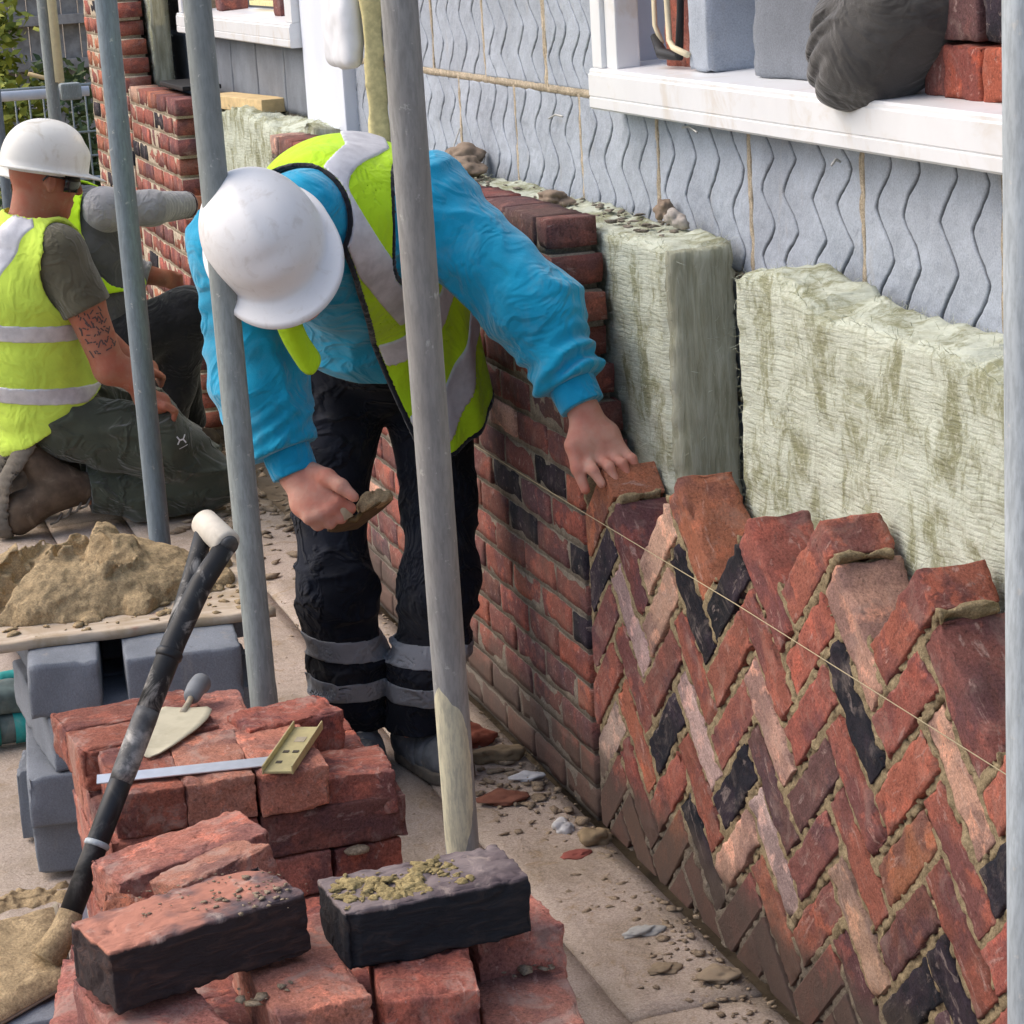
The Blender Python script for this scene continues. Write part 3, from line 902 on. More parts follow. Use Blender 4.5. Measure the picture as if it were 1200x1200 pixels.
# ================================================================== straight-bond walls
def course_wall(name, label, y0, y1, ztop, nc, unit, ends=None, mat_m='mortar_old', bmat='brick', mhw=0.0476, blacks=(), seed=0, zbase=0.0, x0=0.0, colors=None, blackfrac=0.0, variants=6, res=(5, 2, 2), endcap=None, joint=0.010):
    """stretcher bond along Y in the plane x = x0; ends[c] = where course c stops at its near end"""
    w = empty(name, (x0, (y0+y1)/2, zbase))
    tag(w, label, "brick wall")
    rr = random.Random(seed)
    ch = (ztop - zbase)/nc
    L, H = unit - joint, ch - joint
    full = [rough_box("brick", (0.1025, L, H), (res[1], res[0], res[2]), 0.004, 0.003, 30, seed=seed*10+i, chips=0.005, warp=0.0015) for i in range(variants)]
    cols = colors or [RED, RED2, RED2, DRED, DRED, RED, PURPLE, ORANGE]
    count = 0
    cut = {}; first = {}
    for c in range(nc):
        z = zbase + (c + 0.5)*ch
        lo = y0 if ends is None else ends(c)
        y = y0 - unit + (0.5*unit if c % 2 else 0)
        while y + unit - lo < 0.055: y += unit
        first[c] = max(y, lo)
        while y < y1:
            a, b = max(y, lo), min(y + unit, y1)
            if b - a > 0.05:
                ln = round((b - a - joint)*200)/200
                me = None
                if abs(ln - L) < 0.006: me = full[rr.randrange(variants)]
                else:
                    if ln not in cut: cut[ln] = rough_box("brick", (0.1025, ln, H), (res[1], 4, res[2]), 0.004, 0.003, 30, seed=seed+len(cut), chips=0.005)
                    me = cut[ln]
                if not me.materials: me.materials.append(M[bmat])
                yc = (a + b)/2
                col = rr.choice(cols)
                if any(abs(yc - by) < unit*0.5 and abs(z - bz) < ch*0.5 for by, bz in blacks): col = BLACK
                elif blackfrac and rr.random() < blackfrac: col = BLACK
                elif rr.random() < 0.03: col = PEACH
                m4 = Matrix.Translation((x0 + 0.05125 + rr.uniform(-0.003, 0.002), yc, z)) @ Matrix.Rotation(rr.uniform(-0.01, 0.01), 4, 'X')
                link("brick", me, M[bmat], w, m4, jit(col))
                count += 1
            y += unit
    # mortar: one rough slab per course, stopping short of its end
    P_all, F_all, base = [], [], 0
    for c in range(nc):
        lo = first[c] + 0.016
        n = (2, max(4, int((y1 - lo)/0.02)), 4)
        V, F = box_grid(*n)
        P = V*np.array([mhw, (y1 - lo)/2, ch/2 + 0.0002]) + np.array([x0 + 0.051, (lo + y1)/2, zbase + (c+0.5)*ch - joint*0.45])
        P[:, 0] += np.where(V[:, 0] < 0, 0.0035*fbm(P*25, 2), 0) - np.where(V[:, 0] < 0, 0.0005, 0)
        P[:, 1] += np.where(V[:, 1] < -0.99, 0.006*fbm(P*30, 2), 0)
        P[:, 0] -= np.where(V[:, 0] > 0, 0.006, 0)
        if c == nc-1: P[:, 2] -= np.where(V[:, 2] > 0.9, 0.014, 0)
        P_all.append(P); F_all.append(F + base); base += len(P)
    link("mortar", np_mesh("mortar", np.concatenate(P_all), np.concatenate(F_all)), M[mat_m], w)
    return w

end_rng = [4.20, 4.175, 4.155, 4.15, 4.13]
def near_end(c):
    return {16: 4.193, 15: 4.172, 14: 4.145, 13: 4.150, 12: 4.128, 11: 4.10}.get(c, 4.072)
course_wall("brick_wall", "straight bonded brick wall with a few black bricks behind the stooping bricklayer", 4.072, 6.70, 1.167, 17, 0.1935, near_end,
            blacks=((4.29, 0.627), (4.60, 0.56), (4.54, 0.49), (4.10, 0.50), (5.28, 0.72), (4.11, 0.36), (5.15, 0.35)), seed=5, res=(7, 3, 3), bmat='brick_brown', mhw=0.0468, colors=[RED2, DRED, RED2, DRED, DRED, RED, PURPLE])
course_wall("brick_wall", "lower brick wall end that the far bricklayer is building up, topped by loose bricks", 8.27, 9.36, 1.186, 17, 0.21, lambda c: 8.27 + 0.02*(c % 2),
            mat_m='mortar_pale', seed=8, colors=[RED, RED2, RED2, ORANGE, DRED], blackfrac=0.04)
course_wall("brick_wall", "tall brick pier with pale joints rising above the far lower wall", 9.38, 10.45, 2.36, 33, 0.21, lambda c: 9.38 + (0.0 if c < 16 else 0.022*(c-16) + 0.012*(c % 2)),
            mat_m='mortar_pale', seed=9, colors=[ORANGE, RED, RED, ORANGE, RED2], blackfrac=0.03)

# ================================================================== inner leaf of grooved blocks
bwall = empty("block_wall", (0.262, 5, 0))
tag(bwall, "house wall of pale blue-grey blocks scored with wavy grooves", "block wall")
BXF = 0.262
def groove_block(seed, L=0.44, H=0.215):
    rr = random.Random(seed)
    st = 0.0022
    ny, nz = int(L/st), int(H/st)
    y = np.linspace(-L/2, L/2, ny); z = np.linspace(-H/2, H/2, nz)
    Y, Z = np.meshgrid(y, z, indexing='ij')
    X = 0.0018*fbm(np.stack([Y*9, Z*9, 0*Y + seed], -1), 3) + 0.0014*fbm(np.stack([Y*60, Z*60, 0*Y + seed], -1), 2)
    nl = 4; G = np.zeros_like(Y)
    per = rr.uniform(0.115, 0.15); ph = rr.uniform(0, 1)
    for i in range(nl):
        yy = -L/2 + L*(i + 0.62 + rr.uniform(-0.1, 0.1))/(nl + 0.25)
        tri = lambda q: 2*np.abs(2*((q) % 1.0) - 1) - 1
        q = Z/per + ph + rr.uniform(-0.04, 0.04)
        zig = 0.026*(0.45*tri(q + 0.03*np.sin(Z*90 + i)) + 0.6*np.cos(2*np.pi*q))
        zig = zig + 0.004*fbm(np.stack([Z*18, 0*Z + i*3.3, 0*Z + seed], -1), 2)
        amp = 1.0 - 0.35*np.clip(vnoise(np.stack([Z*24, 0*Z + i*9, 0*Z + seed*2], -1)), 0, 1)
        dd = (Y - yy - zig)/0.0030
        g = amp*np.exp(-dd*dd)
        X = X + 0.012*g
        G = np.maximum(G, g)
    e = np.minimum(L/2 - np.abs(Y), H/2 - np.abs(Z))
    X = X + 0.004*np.clip(1 - e/0.006, 0, 1)**2
    P = np.stack([X, Y, Z], -1)
    # skirt back into the wall
    ring = [(i, 0) for i in range(ny)] + [(ny-1, k) for k in range(1, nz)] + [(i, nz-1) for i in range(ny-2, -1, -1)] + [(0, k) for k in range(nz-2, 0, -1)]
    I = np.arange(ny*nz).reshape(ny, nz)
    F = np.stack([I[:-1, :-1], I[:-1, 1:], I[1:, 1:], I[1:, :-1]], -1).reshape(-1, 4)
    V = P.reshape(-1, 3)
    back = np.array([[0.10, P[i, k, 1], P[i, k, 2]] for i, k in ring], np.float32)
    b0 = len(V)
    rid = np.array([I[i, k] for i, k in ring]); m = len(ring)
    nx_ = np.roll(np.arange(m), -1)
    F2 = np.stack([rid, rid[nx_], b0 + nx_, b0 + np.arange(m)], -1)[:, ::-1]
    me = np_mesh("block", np.concatenate([V, back]), np.concatenate([F, F2]))
    me.materials.append(M['block'])
    att = me.attributes.new('groove_shade', 'FLOAT', 'POINT')  # mask for the shade painted along the grooves
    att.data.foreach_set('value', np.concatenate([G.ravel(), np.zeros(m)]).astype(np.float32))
    return me
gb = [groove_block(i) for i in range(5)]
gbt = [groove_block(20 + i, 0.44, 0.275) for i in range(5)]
joints = []
UP, LOW = 5.393, 3.387           # a perpend in the course above and below the bed joint at z = 1.352
WIN_Y0, WIN_Y1 = 1.30, 4.60      # near window opening
bi = 0
for row in range(-6, 12):
    z0 = 1.358 + 0.2262*row - (0.06 if row < 0 else 0)
    ref = UP if row % 2 == 0 else LOW
    for k in range(-10, 14):
        ya = ref + 0.448*k + 0.004
        yb = ya + 0.440
        if yb < 0.6 or yb > 7.0: continue
        if row >= 0 and z0 < 2.6 and yb > WIN_Y0 and ya < WIN_Y1 - 0.02: 
            continue
        m4 = Matrix.Translation((BXF + rb.uniform(-0.001, 0.001), (ya+yb)/2, z0 + 0.1075)) @ Matrix.Rotation(rb.choice((0, math.pi)), 4, 'X')
        if row == -1: m4 = Matrix.Translation((0, 0, 0.03)) @ m4
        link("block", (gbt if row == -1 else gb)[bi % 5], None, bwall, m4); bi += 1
        joints.append((ya - 0.0095, ya + 0.0015, z0 - 0.011, z0 + (0.275 if row == -1 else 0.215)))
        joints.append((ya, yb, z0 - 0.011, z0))
# cut blocks beside the window
for row, (ya, yb) in enumerate(((4.621, 4.938), (4.621, 4.710), (4.621, 4.938), (4.621, 4.710), (4.621, 4.938), (4.621, 4.710))):
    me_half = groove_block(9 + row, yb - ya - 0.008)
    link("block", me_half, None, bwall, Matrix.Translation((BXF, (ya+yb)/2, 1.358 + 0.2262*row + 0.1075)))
    joints.append((ya - 0.004, yb, 1.358 + 0.2262*row - 0.011, 1.358 + 0.2262*row)); joints.append((yb - 0.008, yb, 1.358 + 0.2262*row, 1.358 + 0.2262*row + 0.215))
# mortar behind and between the blocks (two rectangles round the window opening)
def mortar_slab(y0, y1, z0, z1, nm="mortar"):
    ny, nz = max(3, int((y1-y0)/0.02)), max(3, int((z1-z0)/0.02))
    V, F = box_grid(1, ny, nz)
    P = V*np.array([0.045, (y1-y0)/2, (z1-z0)/2]) + np.array([BXF + 0.068, (y0+y1)/2, (z0+z1)/2])
    P[:, 0] += np.where(V[:, 0] < 0, 0.0035*fbm(P*22, 2), 0)
    link(nm, np_mesh(nm, P, F), M['mortar_pale'], bwall)
mortar_slab(0.6, 6.68, 0.0, 1.330)
mortar_slab(4.62, 6.68, 1.3305, 4.2)
jv, jf, jb = [], [], 0
for (ya, yb, za, zb) in joints:
    if za > 2.4 or zb < 0.6: continue
    n_ = (1, max(1, int((yb-ya)/0.012)), max(1, int((zb-za)/0.012)))
    V, F = box_grid(*n_)
    P = V*np.array([0.012, (yb-ya)/2 + 0.003, (zb-za)/2 + 0.003]) + np.array([BXF + 0.0122, (ya+yb)/2, (za+zb)/2])
    P[:, 0] += np.where(V[:, 0] < 0, 0.004*fbm(P*30, 3), 0)
    jv.append(P); jf.append(F + jb); jb += len(P)
link("mortar_joints", np_mesh("mortar_joints", np.concatenate(jv), np.concatenate(jf)), M['mortar_pale'], bwall)
box_obj("upper_wall", (BXF + 0.02, 0.6, 2.75), (BXF + 0.1, 4.615, 6.0), M['block'], bwall, 0)
box_obj("upper_wall", (BXF + 0.021, 4.62, 4.2), (BXF + 0.1, 12.0, 6.0), M['block'], bwall, 0)
# far part of the same wall, ungrooved grey blocks under the far window
fb = [rough_box("block", (0.1, 0.44, 0.215), (1, 14, 7), 0.004, 0.003, 20, seed=40+i) for i in range(3)]
for me in fb: me.materials.append(M['block_grey'])
for row in range(-1, 5):
    for k in range(8):
        ya = 7.20 + 0.45*k - (0.225 if row % 2 else 0)
        z0 = 0.25 + 0.225*row
        link("block", fb[(row+k) % 3], None, bwall, Matrix.Translation((BXF + 0.05, ya + 0.22, z0 + 0.1075)))
box_obj("mortar", (BXF + 0.008, 6.86, 0.0), (BXF + 0.095, 10.9, 1.365), M['mortar_old'], bwall, 0)
box_obj("mortar", (BXF + 0.008, 9.25, 1.3655), (BXF + 0.095, 10.9, 4.19), M['mortar_old'], bwall, 0)

# ---- windows (parts of the house wall)
def upvc(name, boxes, parent):
    bm = bmesh.new()
    for lo, hi in boxes: bm_box(bm, lo, hi, 0.004)
    me = bpy.data.meshes.new(name); bm.to_mesh(me); bm.free()
    me.materials.append(M['upvc'])
    return link(name, me, M['upvc'], parent)
wf = upvc("window_frame", [((0.205, 4.42, 1.418), (0.275, 4.475, 2.70)), ((0.215, 4.36, 1.418), (0.265, 4.4195, 2.70)), ((0.205, 1.28, 2.64), (0.275, 4.4195, 2.70)), ((0.205, 1.28, 1.418), (0.275, 1.34, 2.639))], bwall)
def sill(name, y0, y1, z0, z1, xf, parent):
    # moulded sill: face board with a lip on top and a fine groove low down
    prof = [(xf + 0.12, z0), (xf + 0.004, z0), (xf, z0 + 0.004), (xf, z0 + 0.022), (xf + 0.002, z0 + 0.0235), (xf + 0.002, z0 + 0.0255), (xf, z0 + 0.027),
            (xf, z1 - 0.012), (xf + 0.003, z1 - 0.009), (xf + 0.003, z1 - 0.004), (xf + 0.007, z1), (xf + 0.22, z1 + 0.012)]
    P = np.array([[(x, y, z) for x, z in prof] for y in (y0, y1)], np.float32)
    n = len(prof)
    V = P.reshape(-1, 3)
    F = [(i, i+1, n+i+1, n+i) for i in range(n-1)] + [(n-1, 0, n, 2*n-1)]
    me = bpy.data.meshes.new(name)
    me.from_pydata([tuple(v) for v in V], [], [tuple(reversed(f)) for f in F] + [tuple(range(n-1, -1, -1))[::-1], tuple(range(2*n-1, n-1, -1))[::-1]])
    me.update(); me.materials.append(M['upvc'])
    bm = bmesh.new(); bm.from_mesh(me); bmesh.ops.recalc_face_normals(bm, faces=bm.faces); bm.to_mesh(me); bm.free()
    return link(name, me, M['upvc'], parent)
sill("window_sill", 1.28, 4.476, 1.338, 1.4175, 0.196, bwall)
# room behind the near window
box_obj("room_back_wall", (1.9, 0.8, 1.2), (1.95, 4.9, 3.0), M['room'], bwall, 0)
box_obj("reveal", (BXF + 0.02, 4.477, 1.338), (BXF + 0.30, 4.615, 2.74), M['white_board'], bwall, 0)
# far window
wf2 = upvc("window_frame", [((0.20, 7.195, 1.45), (0.26, 7.29, 2.5)), ((0.20, 9.14, 1.45), (0.26, 9.2, 2.5))], bwall)
sill("window_sill", 7.195, 9.22, 1.375, 1.449, 0.19, bwall)
box_obj("room_back_wall", (1.6, 7.0, 1.3), (1.65, 9.3, 2.7), M['room'], bwall, 0)
# white post and door edge between the two windows
wp = box_obj("white_post", (0.225, 6.69, 0.0), (0.30, 7.19, 2.6), M['white_board'], None, 0.006)
tag(wp, "wide flat white door post beside the far window, behind the bent man's back", "door post")
fm = link("foam_strip", sdf_mesh("foam_strip", lambda P: d_rbox(P, (0.215, 6.27, 1.4), (0.03, 0.018, 0.78), 0.012) + 0.014*fbm(P*np.array([14, 14, 9]), 3), (0.1, 6.08, 0.55), (0.33, 6.40, 2.25), 0.012), M['foam'])
tag(fm, "ragged strip of yellow foam insulation next to the white post", "foam strip")

# ================================================================== insulation batts
def batt(name, label, x0, x1, y0, y1, z0, ztop, seed, amp=0.012, n=None, lean=0.0, end_mat=True):
    n = n or (8, max(10, int((y1-y0)/0.014)), max(10, int(((ztop(y0) if callable(ztop) else ztop) - z0)/0.014)))
    V, F = box_grid(*n)
    y = (V[:, 1]+1)/2*(y1-y0) + y0
    zt = np.array([ztop(q) for q in y]) if callable(ztop) else np.full(len(y), ztop)
    z = z0 + (V[:, 2]+1)/2*(zt - z0)
    x = (V[:, 0]+1)/2*(x1-x0) + x0 + lean*(z - z0)
    P = np.stack([x, y, z], -1)
    off = seed*9.1
    big = fbm(P*np.array([6, 6, 2.5]) + off, 3); fine = fbm(P*np.array([30, 30, 60]) + off, 3)
    rib = np.sin(P[:, 2]*2*math.pi/0.0115 + 2*fbm(P*8, 2))*0.0011
    isx = V[:, 0] < -0.99; isy = V[:, 1] < -0.99; isz = V[:, 2] > 0.99
    P[:, 0] += np.where(isx, amp*big + 0.003*fine + rib, 0)
    P[:, 1] += np.where(isy, amp*1.3*fbm(P*np.array([20, 5, 3]) + off, 3) + 0.003*fine, 0)
    P[:, 2] += np.where(isz, amp*1.5*big + 0.010*fine, 0)
    corner = (np.abs(V) > 0.985).sum(1) >= 2
    P = P - np.where(corner[:, None], V*0.006*(1 + fine[:, None]), 0)
    me = np_mesh(name, P, F)
    me.materials.append(M['insul']); me.materials.append(M['insul_end'])
    vy = V[:, 1][F].mean(1)
    mi = (vy < -0.99).astype(np.int32) if end_mat else np.zeros(len(F), np.int32)
    me.polygons.foreach_set("material_index", mi)
    o = link(name, me, None, None)
    tag(o, label, "insulation batt", "insulation batts in the cavity")
    # loose fibres standing off the faces and along the torn edges
    rr = np.random.RandomState(seed)
    vis = np.where((isx | isy | isz) & (z > 0.55))[0]
    w = np.where(corner[vis], 6.0, 1.0); w /= w.sum()
    pick = rr.choice(vis, 2600, p=w)
    p0 = P[pick]
    nrm = np.stack([-(isx[pick]*1.0), -(isy[pick]*1.0), isz[pick]*1.0], -1) + 0.9*rr.randn(len(pick), 3)
    nrm /= np.linalg.norm(nrm, axis=1, keepdims=True)
    Lf = rr.uniform(0.006, 0.020, (len(pick), 1))
    tg = np.cross(nrm, rr.randn(len(pick), 3)); tg /= np.linalg.norm(tg, axis=1, keepdims=True)
    sidev = np.cross(nrm, tg)*0.00035
    p1_ = p0 + nrm*Lf*0.6 + tg*Lf*0.15; p2_ = p0 + nrm*Lf*0.85 + tg*Lf*0.7
    Vf = np.stack([p0 - sidev, p0 + sidev, p1_ - sidev, p1_ + sidev, p2_ - sidev*0.4, p2_ + sidev*0.4], 1).reshape(-1, 3)
    bs = np.arange(len(pick))*6
    Ff = np.concatenate([np.stack([bs, bs+1, bs+3, bs+2], -1), np.stack([bs+2, bs+3, bs+5, bs+4], -1)])
    fo = link("fibres", np_mesh("fibres", Vf, Ff, False), M['insul'], o); fo["kind"] = "stuff"
    return o
batt("insulation_batt", "thick insulation batt standing behind the straight wall, its dark cut end showing", 0.112, 0.243, 3.86, 6.5, 0.05, 1.137, 1)
def top2(y):
    t = (3.575 - y)
    z = 1.128 - 0.01*min(1, t/0.35)
    if t > 0.30: z -= 0.012
    if t > 0.78: z -= 0.012
    return z + 0.006*math.sin(t*9)
batt("insulation_batt", "broad pale ribbed insulation batt leaning behind the herringbone panel", 0.118, 0.235, 2.0, 3.575, 0.05, top2, 2, amp=0.016)
batt("insulation_batt", "torn insulation batt with a ragged top under the far grey blocks", 0.125, 0.235, 6.74, 8.6, 0.05, 1.155, 3, amp=0.03)
batt("insulation_batt", "tall olive insulation batt standing beside the far brick pier", 0.115, 0.20, 9.42, 10.2, 1.15, 2.3, 4, amp=0.014)
dpc = box_obj("damp_course_strip", (0.06, 8.45, 1.196), (0.20, 8.95, 1.212), M['dpc'], None, 0.003)
tag(dpc, "end of a black plastic strip lying on the far wall top", "plastic strip")
# ================================================================== scaffold poles
def pole(name, label, x, y, z0, z1, mat, r=0.02415, top=(0, 0), cat="scaffold pole", group="upright scaffold poles"):
    n = 24
    pts = [(top[0]*(i/n), top[1]*(i/n), z0 + (z1-z0)*i/n) for i in range(n+1)]
    me = tube_mesh(name, pts, r, 40)
    o = link(name, me, mat, None, Matrix.Translation((x, y, 0)))
    tag(o, label, cat, group)
    return o
pole("scaffold_pole", "grey scaffold pole with a cream paint run in front of the bent bricklayer", -0.545, 3.065, -0.05, 2.6, M['zinc_paint'], top=(-0.05, -0.12))
pole("scaffold_pole", "dull green-grey scaffold pole just behind the white helmet of the bent bricklayer", -0.665, 3.89, -0.05, 2.7, M['zinc'], top=(0.02, 0.22))
pole("scaffold_pole", "bluish scaffold pole standing in front of the kneeling man in the olive shirt", -0.645, 5.13, -0.05, 2.7, M['zinc_blue'], top=(0.01, 0.12))
pole("scaffold_pole", "pale streaked scaffold pole close by, cut off by the right edge", -0.153, 2.15, -0.05, 2.6, M['zinc_pale'], top=(0.05, 0.08))
p_far = pole("scaffold_pole", "far scaffold pole with a cream plastic sleeve above the kneeling man's helmet", -0.08, 11.2, -0.05, 3.0, M['zinc'], r=0.03)
sl = tube_mesh("cream_sleeve", [(0.035, -0.03, 1.12), (0.035, -0.03, 3.0)], 0.022, 16)
link("cream_sleeve", sl, M['cream_sheet'], p_far, Matrix.Translation((-0.08, 11.2, 0)))
pole("scaffold_pole", "dark stub of scaffold pole at the far left edge", -0.33, 11.3, -0.05, 1.15, M['zinc_blue'], r=0.024)
rail = link("scaffold_rail", tube_mesh("scaffold_rail", [(-1.6, 11.6, 1.06), (0.14, 11.6, 1.045)], 0.024, 24), M['white_plastic'])
tag(rail, "horizontal whitish scaffold tube running in front of the garden fence", "scaffold rail")
cp = box_obj("coupler", (0.0, 11.55, 1.01), (0.10, 11.64, 1.09), M['zinc'], rail, 0.012)

# ================================================================== mason's line
ln_ = link("string_line", tube_mesh("string_line", [(-0.012, 5.3, 0.622), (-0.013, 4.05, 0.634), (-0.013, 3.3, 0.645), (-0.012, 2.1, 0.648)], 0.00075, 6), M['twine'])
tag(ln_, "taut straw-coloured builder's string stretched across the herringbone panel", "string line")

# ================================================================== loose bricks
LB = (0.222, 0.106, 0.068)
loose = [rough_box("loose_brick", LB, (64, 32, 22), 0.0024, 0.0027, 36, seed=60+i, chips=0.008, warp=0.0022, crease=0.0028) for i in range(8)]
for me in loose: me.materials.append(M['brick_loose'])
smooth_b = [rough_box("loose_brick", LB, (40, 20, 14), 0.0026, 0.0028, 30, seed=80+i, chips=0.007, warp=0.002, crease=0.0018) for i in range(5)]
for me in smooth_b: me.materials.append(M['brick_loose'])
def brick(label, x, y, ztop, yaw, col, mesh=None, tilt=(0, 0), scale=(1, 1, 1), group="loose bricks in the two stacks", name="loose_brick"):
    me = mesh or rb.choice(loose)
    o = bpy.data.objects.new(name, me); COL.objects.link(o)
    o.location = (x, y, ztop - LB[2]*scale[2]/2)
    o.rotation_euler = (R(tilt[0]), R(tilt[1]), R(yaw))
    o.scale = scale
    o.color = (*jit(col, 0.06), 1)
    tag(o, label, "brick", group)
    return o
SALMON = (0.47, 0.195, 0.140); DUSTRED = (0.40, 0.165, 0.125)
# near stack
def two_tone_brick(name, seed):
    return rough_box(name, LB, (80, 40, 28), 0.0024, 0.0028, 36, seed=seed, chips=0.009, warp=0.002, crease=0.003)
def mat_burnt(name, facecol, topcol):
    s = NT(name)
    tc = s.n("TexCoord"); x = s.n("SeparateXYZ"); s.l(tc.outputs["Object"], x.inputs[0])
    v = s.coord("Object", rnd=False)
    n1 = s.noise(v, 26, 5, 0.65, 0.6); n2 = s.noise(s.coord("Object", scale=(0.4, 1, 1.6), rnd=False), 40, 5, 0.65, 1.2); n3 = s.noise(v, 10, 4, 0.6)
    edge = s.math('ADD', x.outputs['Z'], s.math('MULTIPLY', s.math('SUBTRACT', n1, 0.5), 0.012))
    top = s.ramp(edge, 0.0290, 0.0325)
    ct = s.mix(s.ramp(n3, 0.42, 0.62), topcol, (0.10, 0.075, 0.08))
    ct = s.mix(s.ramp(n1, 0.55, 0.72, 0, 0.6), ct, (0.50, 0.40, 0.34))
    cf = s.mix(s.ramp(n2, 0.45, 0.7, 0, 0.6), facecol, (facecol[0]*2.6 + 0.012, facecol[1]*2.0 + 0.006, facecol[2]*1.7))
    c = s.mix(top, cf, ct)
    b = s.bump(n2, 0.7, 0.006); b = s.bump(n1, 0.4, 0.003, b)
    return s.done(c, 0.85, b, spec=0.25)
meA = two_tone_brick("loose_brick", 101); meA.materials.append(mat_burnt("burnt_brown_brick", (0.030, 0.021, 0.022), (0.44, 0.19, 0.13)))
meB = two_tone_brick("loose_brick", 102); meB.materials.append(mat_burnt("burnt_black_brick", (0.014, 0.015, 0.019), (0.20, 0.16, 0.155)))
brick("big brown-black brick with a salmon top at the left of the near stack", -1.049, 2.345, 0.708, 16.7, DRED, meA, scale=(1.04, 1, 1.03))
B_ = brick("slate-black brick capped with crumbs of yellow mortar on the near stack", -0.787, 2.352, 0.690, 3.5, BLACK, meB, scale=(0.96, 1, 1.03))
G2 = "loose bricks in the near stack"
brick("salmon brick end-on under the left corner of the brown-black brick", -1.105, 2.30, 0.628, 100, DUSTRED, loose[0], group=G2)
brick("salmon brick end-on between the dark bricks, its worn top showing", -0.940, 2.325, 0.628, 91, SALMON, loose[1], group=G2)
brick("red brick end-on under the slate-black brick beside the dark gap", -0.806, 2.318, 0.620, 80.5, RED, loose[2], group=G2)
brick("dusty flat-topped red brick at the lower right corner of the near stack", -0.698, 2.285, 0.560, 80, DUSTRED, smooth_b[0], group=G2)
brick("red brick poking out behind the right end of the slate-black brick", -0.688, 2.452, 0.607, 94, SALMON, loose[3], group=G2)
brick("dusty reddish brick low down at the left under the brown-black brick", -1.135, 2.50, 0.555, 78, DUSTRED, loose[4], group=G2)
brick("brick behind the near stack half hidden by the broken pieces", -0.93, 2.56, 0.56, 8, RED2, loose[5], group=G2)
brick("long salmon brick lying askew between the two stacks", -0.965, 2.965, 0.535, 14.5, SALMON, loose[6], group=G2, tilt=(0, -4))
brick("broken pinkish half brick tipped on the long salmon one", -0.965, 2.70, 0.610, 18, (0.42, 0.19, 0.14), loose[7], scale=(0.56, 1.0, 0.62), tilt=(-14, -9), group=G2, name="broken_brick")
brick("small orange broken piece of brick behind the brown-black brick", -1.065, 2.72, 0.555, -10, ORANGE, loose[3], scale=(0.36, 0.8, 0.55), tilt=(8, 12), group=G2, name="broken_brick")
# courses under the near stack
for c in range(8):
    zt = 0.558 - 0.0695*c
    if c % 2 == 0:
        for q in range(4):
            for w_ in range(2):
                if c == 0 and q == 3 and w_ == 0: continue
                brick("red brick hidden low in the near stack under the dark bricks", -1.10 + q*0.111 + rb.uniform(-.003, .003), 2.32 + 0.226*w_, zt, 90 + rb.uniform(-1.5, 1.5), rb.choice([RED, RED2, DUSTRED]), smooth_b[(q+c) % 5], group="bricks hidden low in the near stack")
    else:
        for q in range(2):
            for w_ in range(4):
                brick("red brick hidden low in the near stack under the dark bricks", -1.045 + q*0.226, 2.262 + 0.111*w_, zt, rb.uniform(-1, 1), rb.choice([RED, RED2, DUSTRED]), smooth_b[(q+w_) % 5], group="bricks hidden low in the near stack")
# for the long salmon brick to lie on
for c in range(6):
    for q in range(2):
        brick("red brick lying under the askew salmon brick between the stacks", -1.0 + 0.115*q, 2.95, 0.463 - 0.0695*c, 90 if c % 2 else 88, rb.choice([RED, RED2]), smooth_b[(q+c) % 5], group="bricks under the askew one")
# middle stack: top course as seen
G1 = "loose bricks in the middle stack"
brick("front left brick under the tip of the try square", -0.957, 3.385, 0.503, 88, RED, loose[0], group=G1)
brick("front middle brick under the blade of the try square", -0.851, 3.380, 0.505, 87, SALMON, loose[1], group=G1)
brick("front right brick under the stock of the try square", -0.745, 3.372, 0.505, 90, SALMON, loose[2], group=G1)
brick("long red brick with rippled face at the right of the middle stack's top course", -0.632, 3.362, 0.466, 84, RED, loose[3], group=G1, tilt=(0, 5), scale=(0.78, 1, 1))
brick("red brick at the back left, under the beige trowel blade", -0.925, 3.555, 0.506, 6, RED, loose[4], group=G1)
brick("red brick at the left rear corner beside the shovel shaft", -0.935, 3.672, 0.503, 6, RED2, loose[5], group=G1)
brick("red brick in the back row between the trowel and the brass stock", -0.80, 3.60, 0.500, 88, SALMON, loose[6], group=G1)
brick("short red half brick behind the brass stock at the rear right of the stack", -0.705, 3.515, 0.512, 11, RED, loose[7], group=G1, scale=(0.72, 0.95, 1))
names_row = ("front", "second", "third", "back")
for c in range(1, 7):
    zt = 0.505 - 0.0705*c
    for q in range(2 if c % 2 else 4):
        for w_ in range(4 if c % 2 else 2):
            if c % 2:
                x, y, yaw = -0.915 + 0.228*q, 3.325 + 0.112*w_, rb.uniform(-1.5, 1.5)
            else:
                x, y, yaw = -0.975 + 0.112*q, 3.385 + 0.228*w_, 90 + rb.uniform(-1.5, 1.5)
            if c == 1 and w_ == 0: lab = ("long dark red brick lying under the try square's tip end", "long red brick lying under the brass stock end")[q]
            elif c == 2 and w_ == 0: lab = ("end-on brick at the left of the third course down", "end-on brick second from left in the third course down", "end-on red brick in the third course down, left of the mortar blob", "end-on red brick at the right of the third course down, capped by a mortar blob")[q]
            else: lab = "red brick deep in the middle stack under the top courses"
            brick(lab, x, y, zt, yaw, rb.choice([RED, RED2, DUSTRED, DRED]), rb.choice(smooth_b), group=G1 if lab.startswith(("long", "end")) else "bricks deep in the middle stack")
lump("mortar_blob", (-0.66, 3.262, 0.362), (0.020, 0.012, 0.007), 5, M['mortar_dry'])
tag(bpy.data.objects["mortar_blob"], "pale blob of mortar squeezed out on the middle stack's front", "mortar blob")
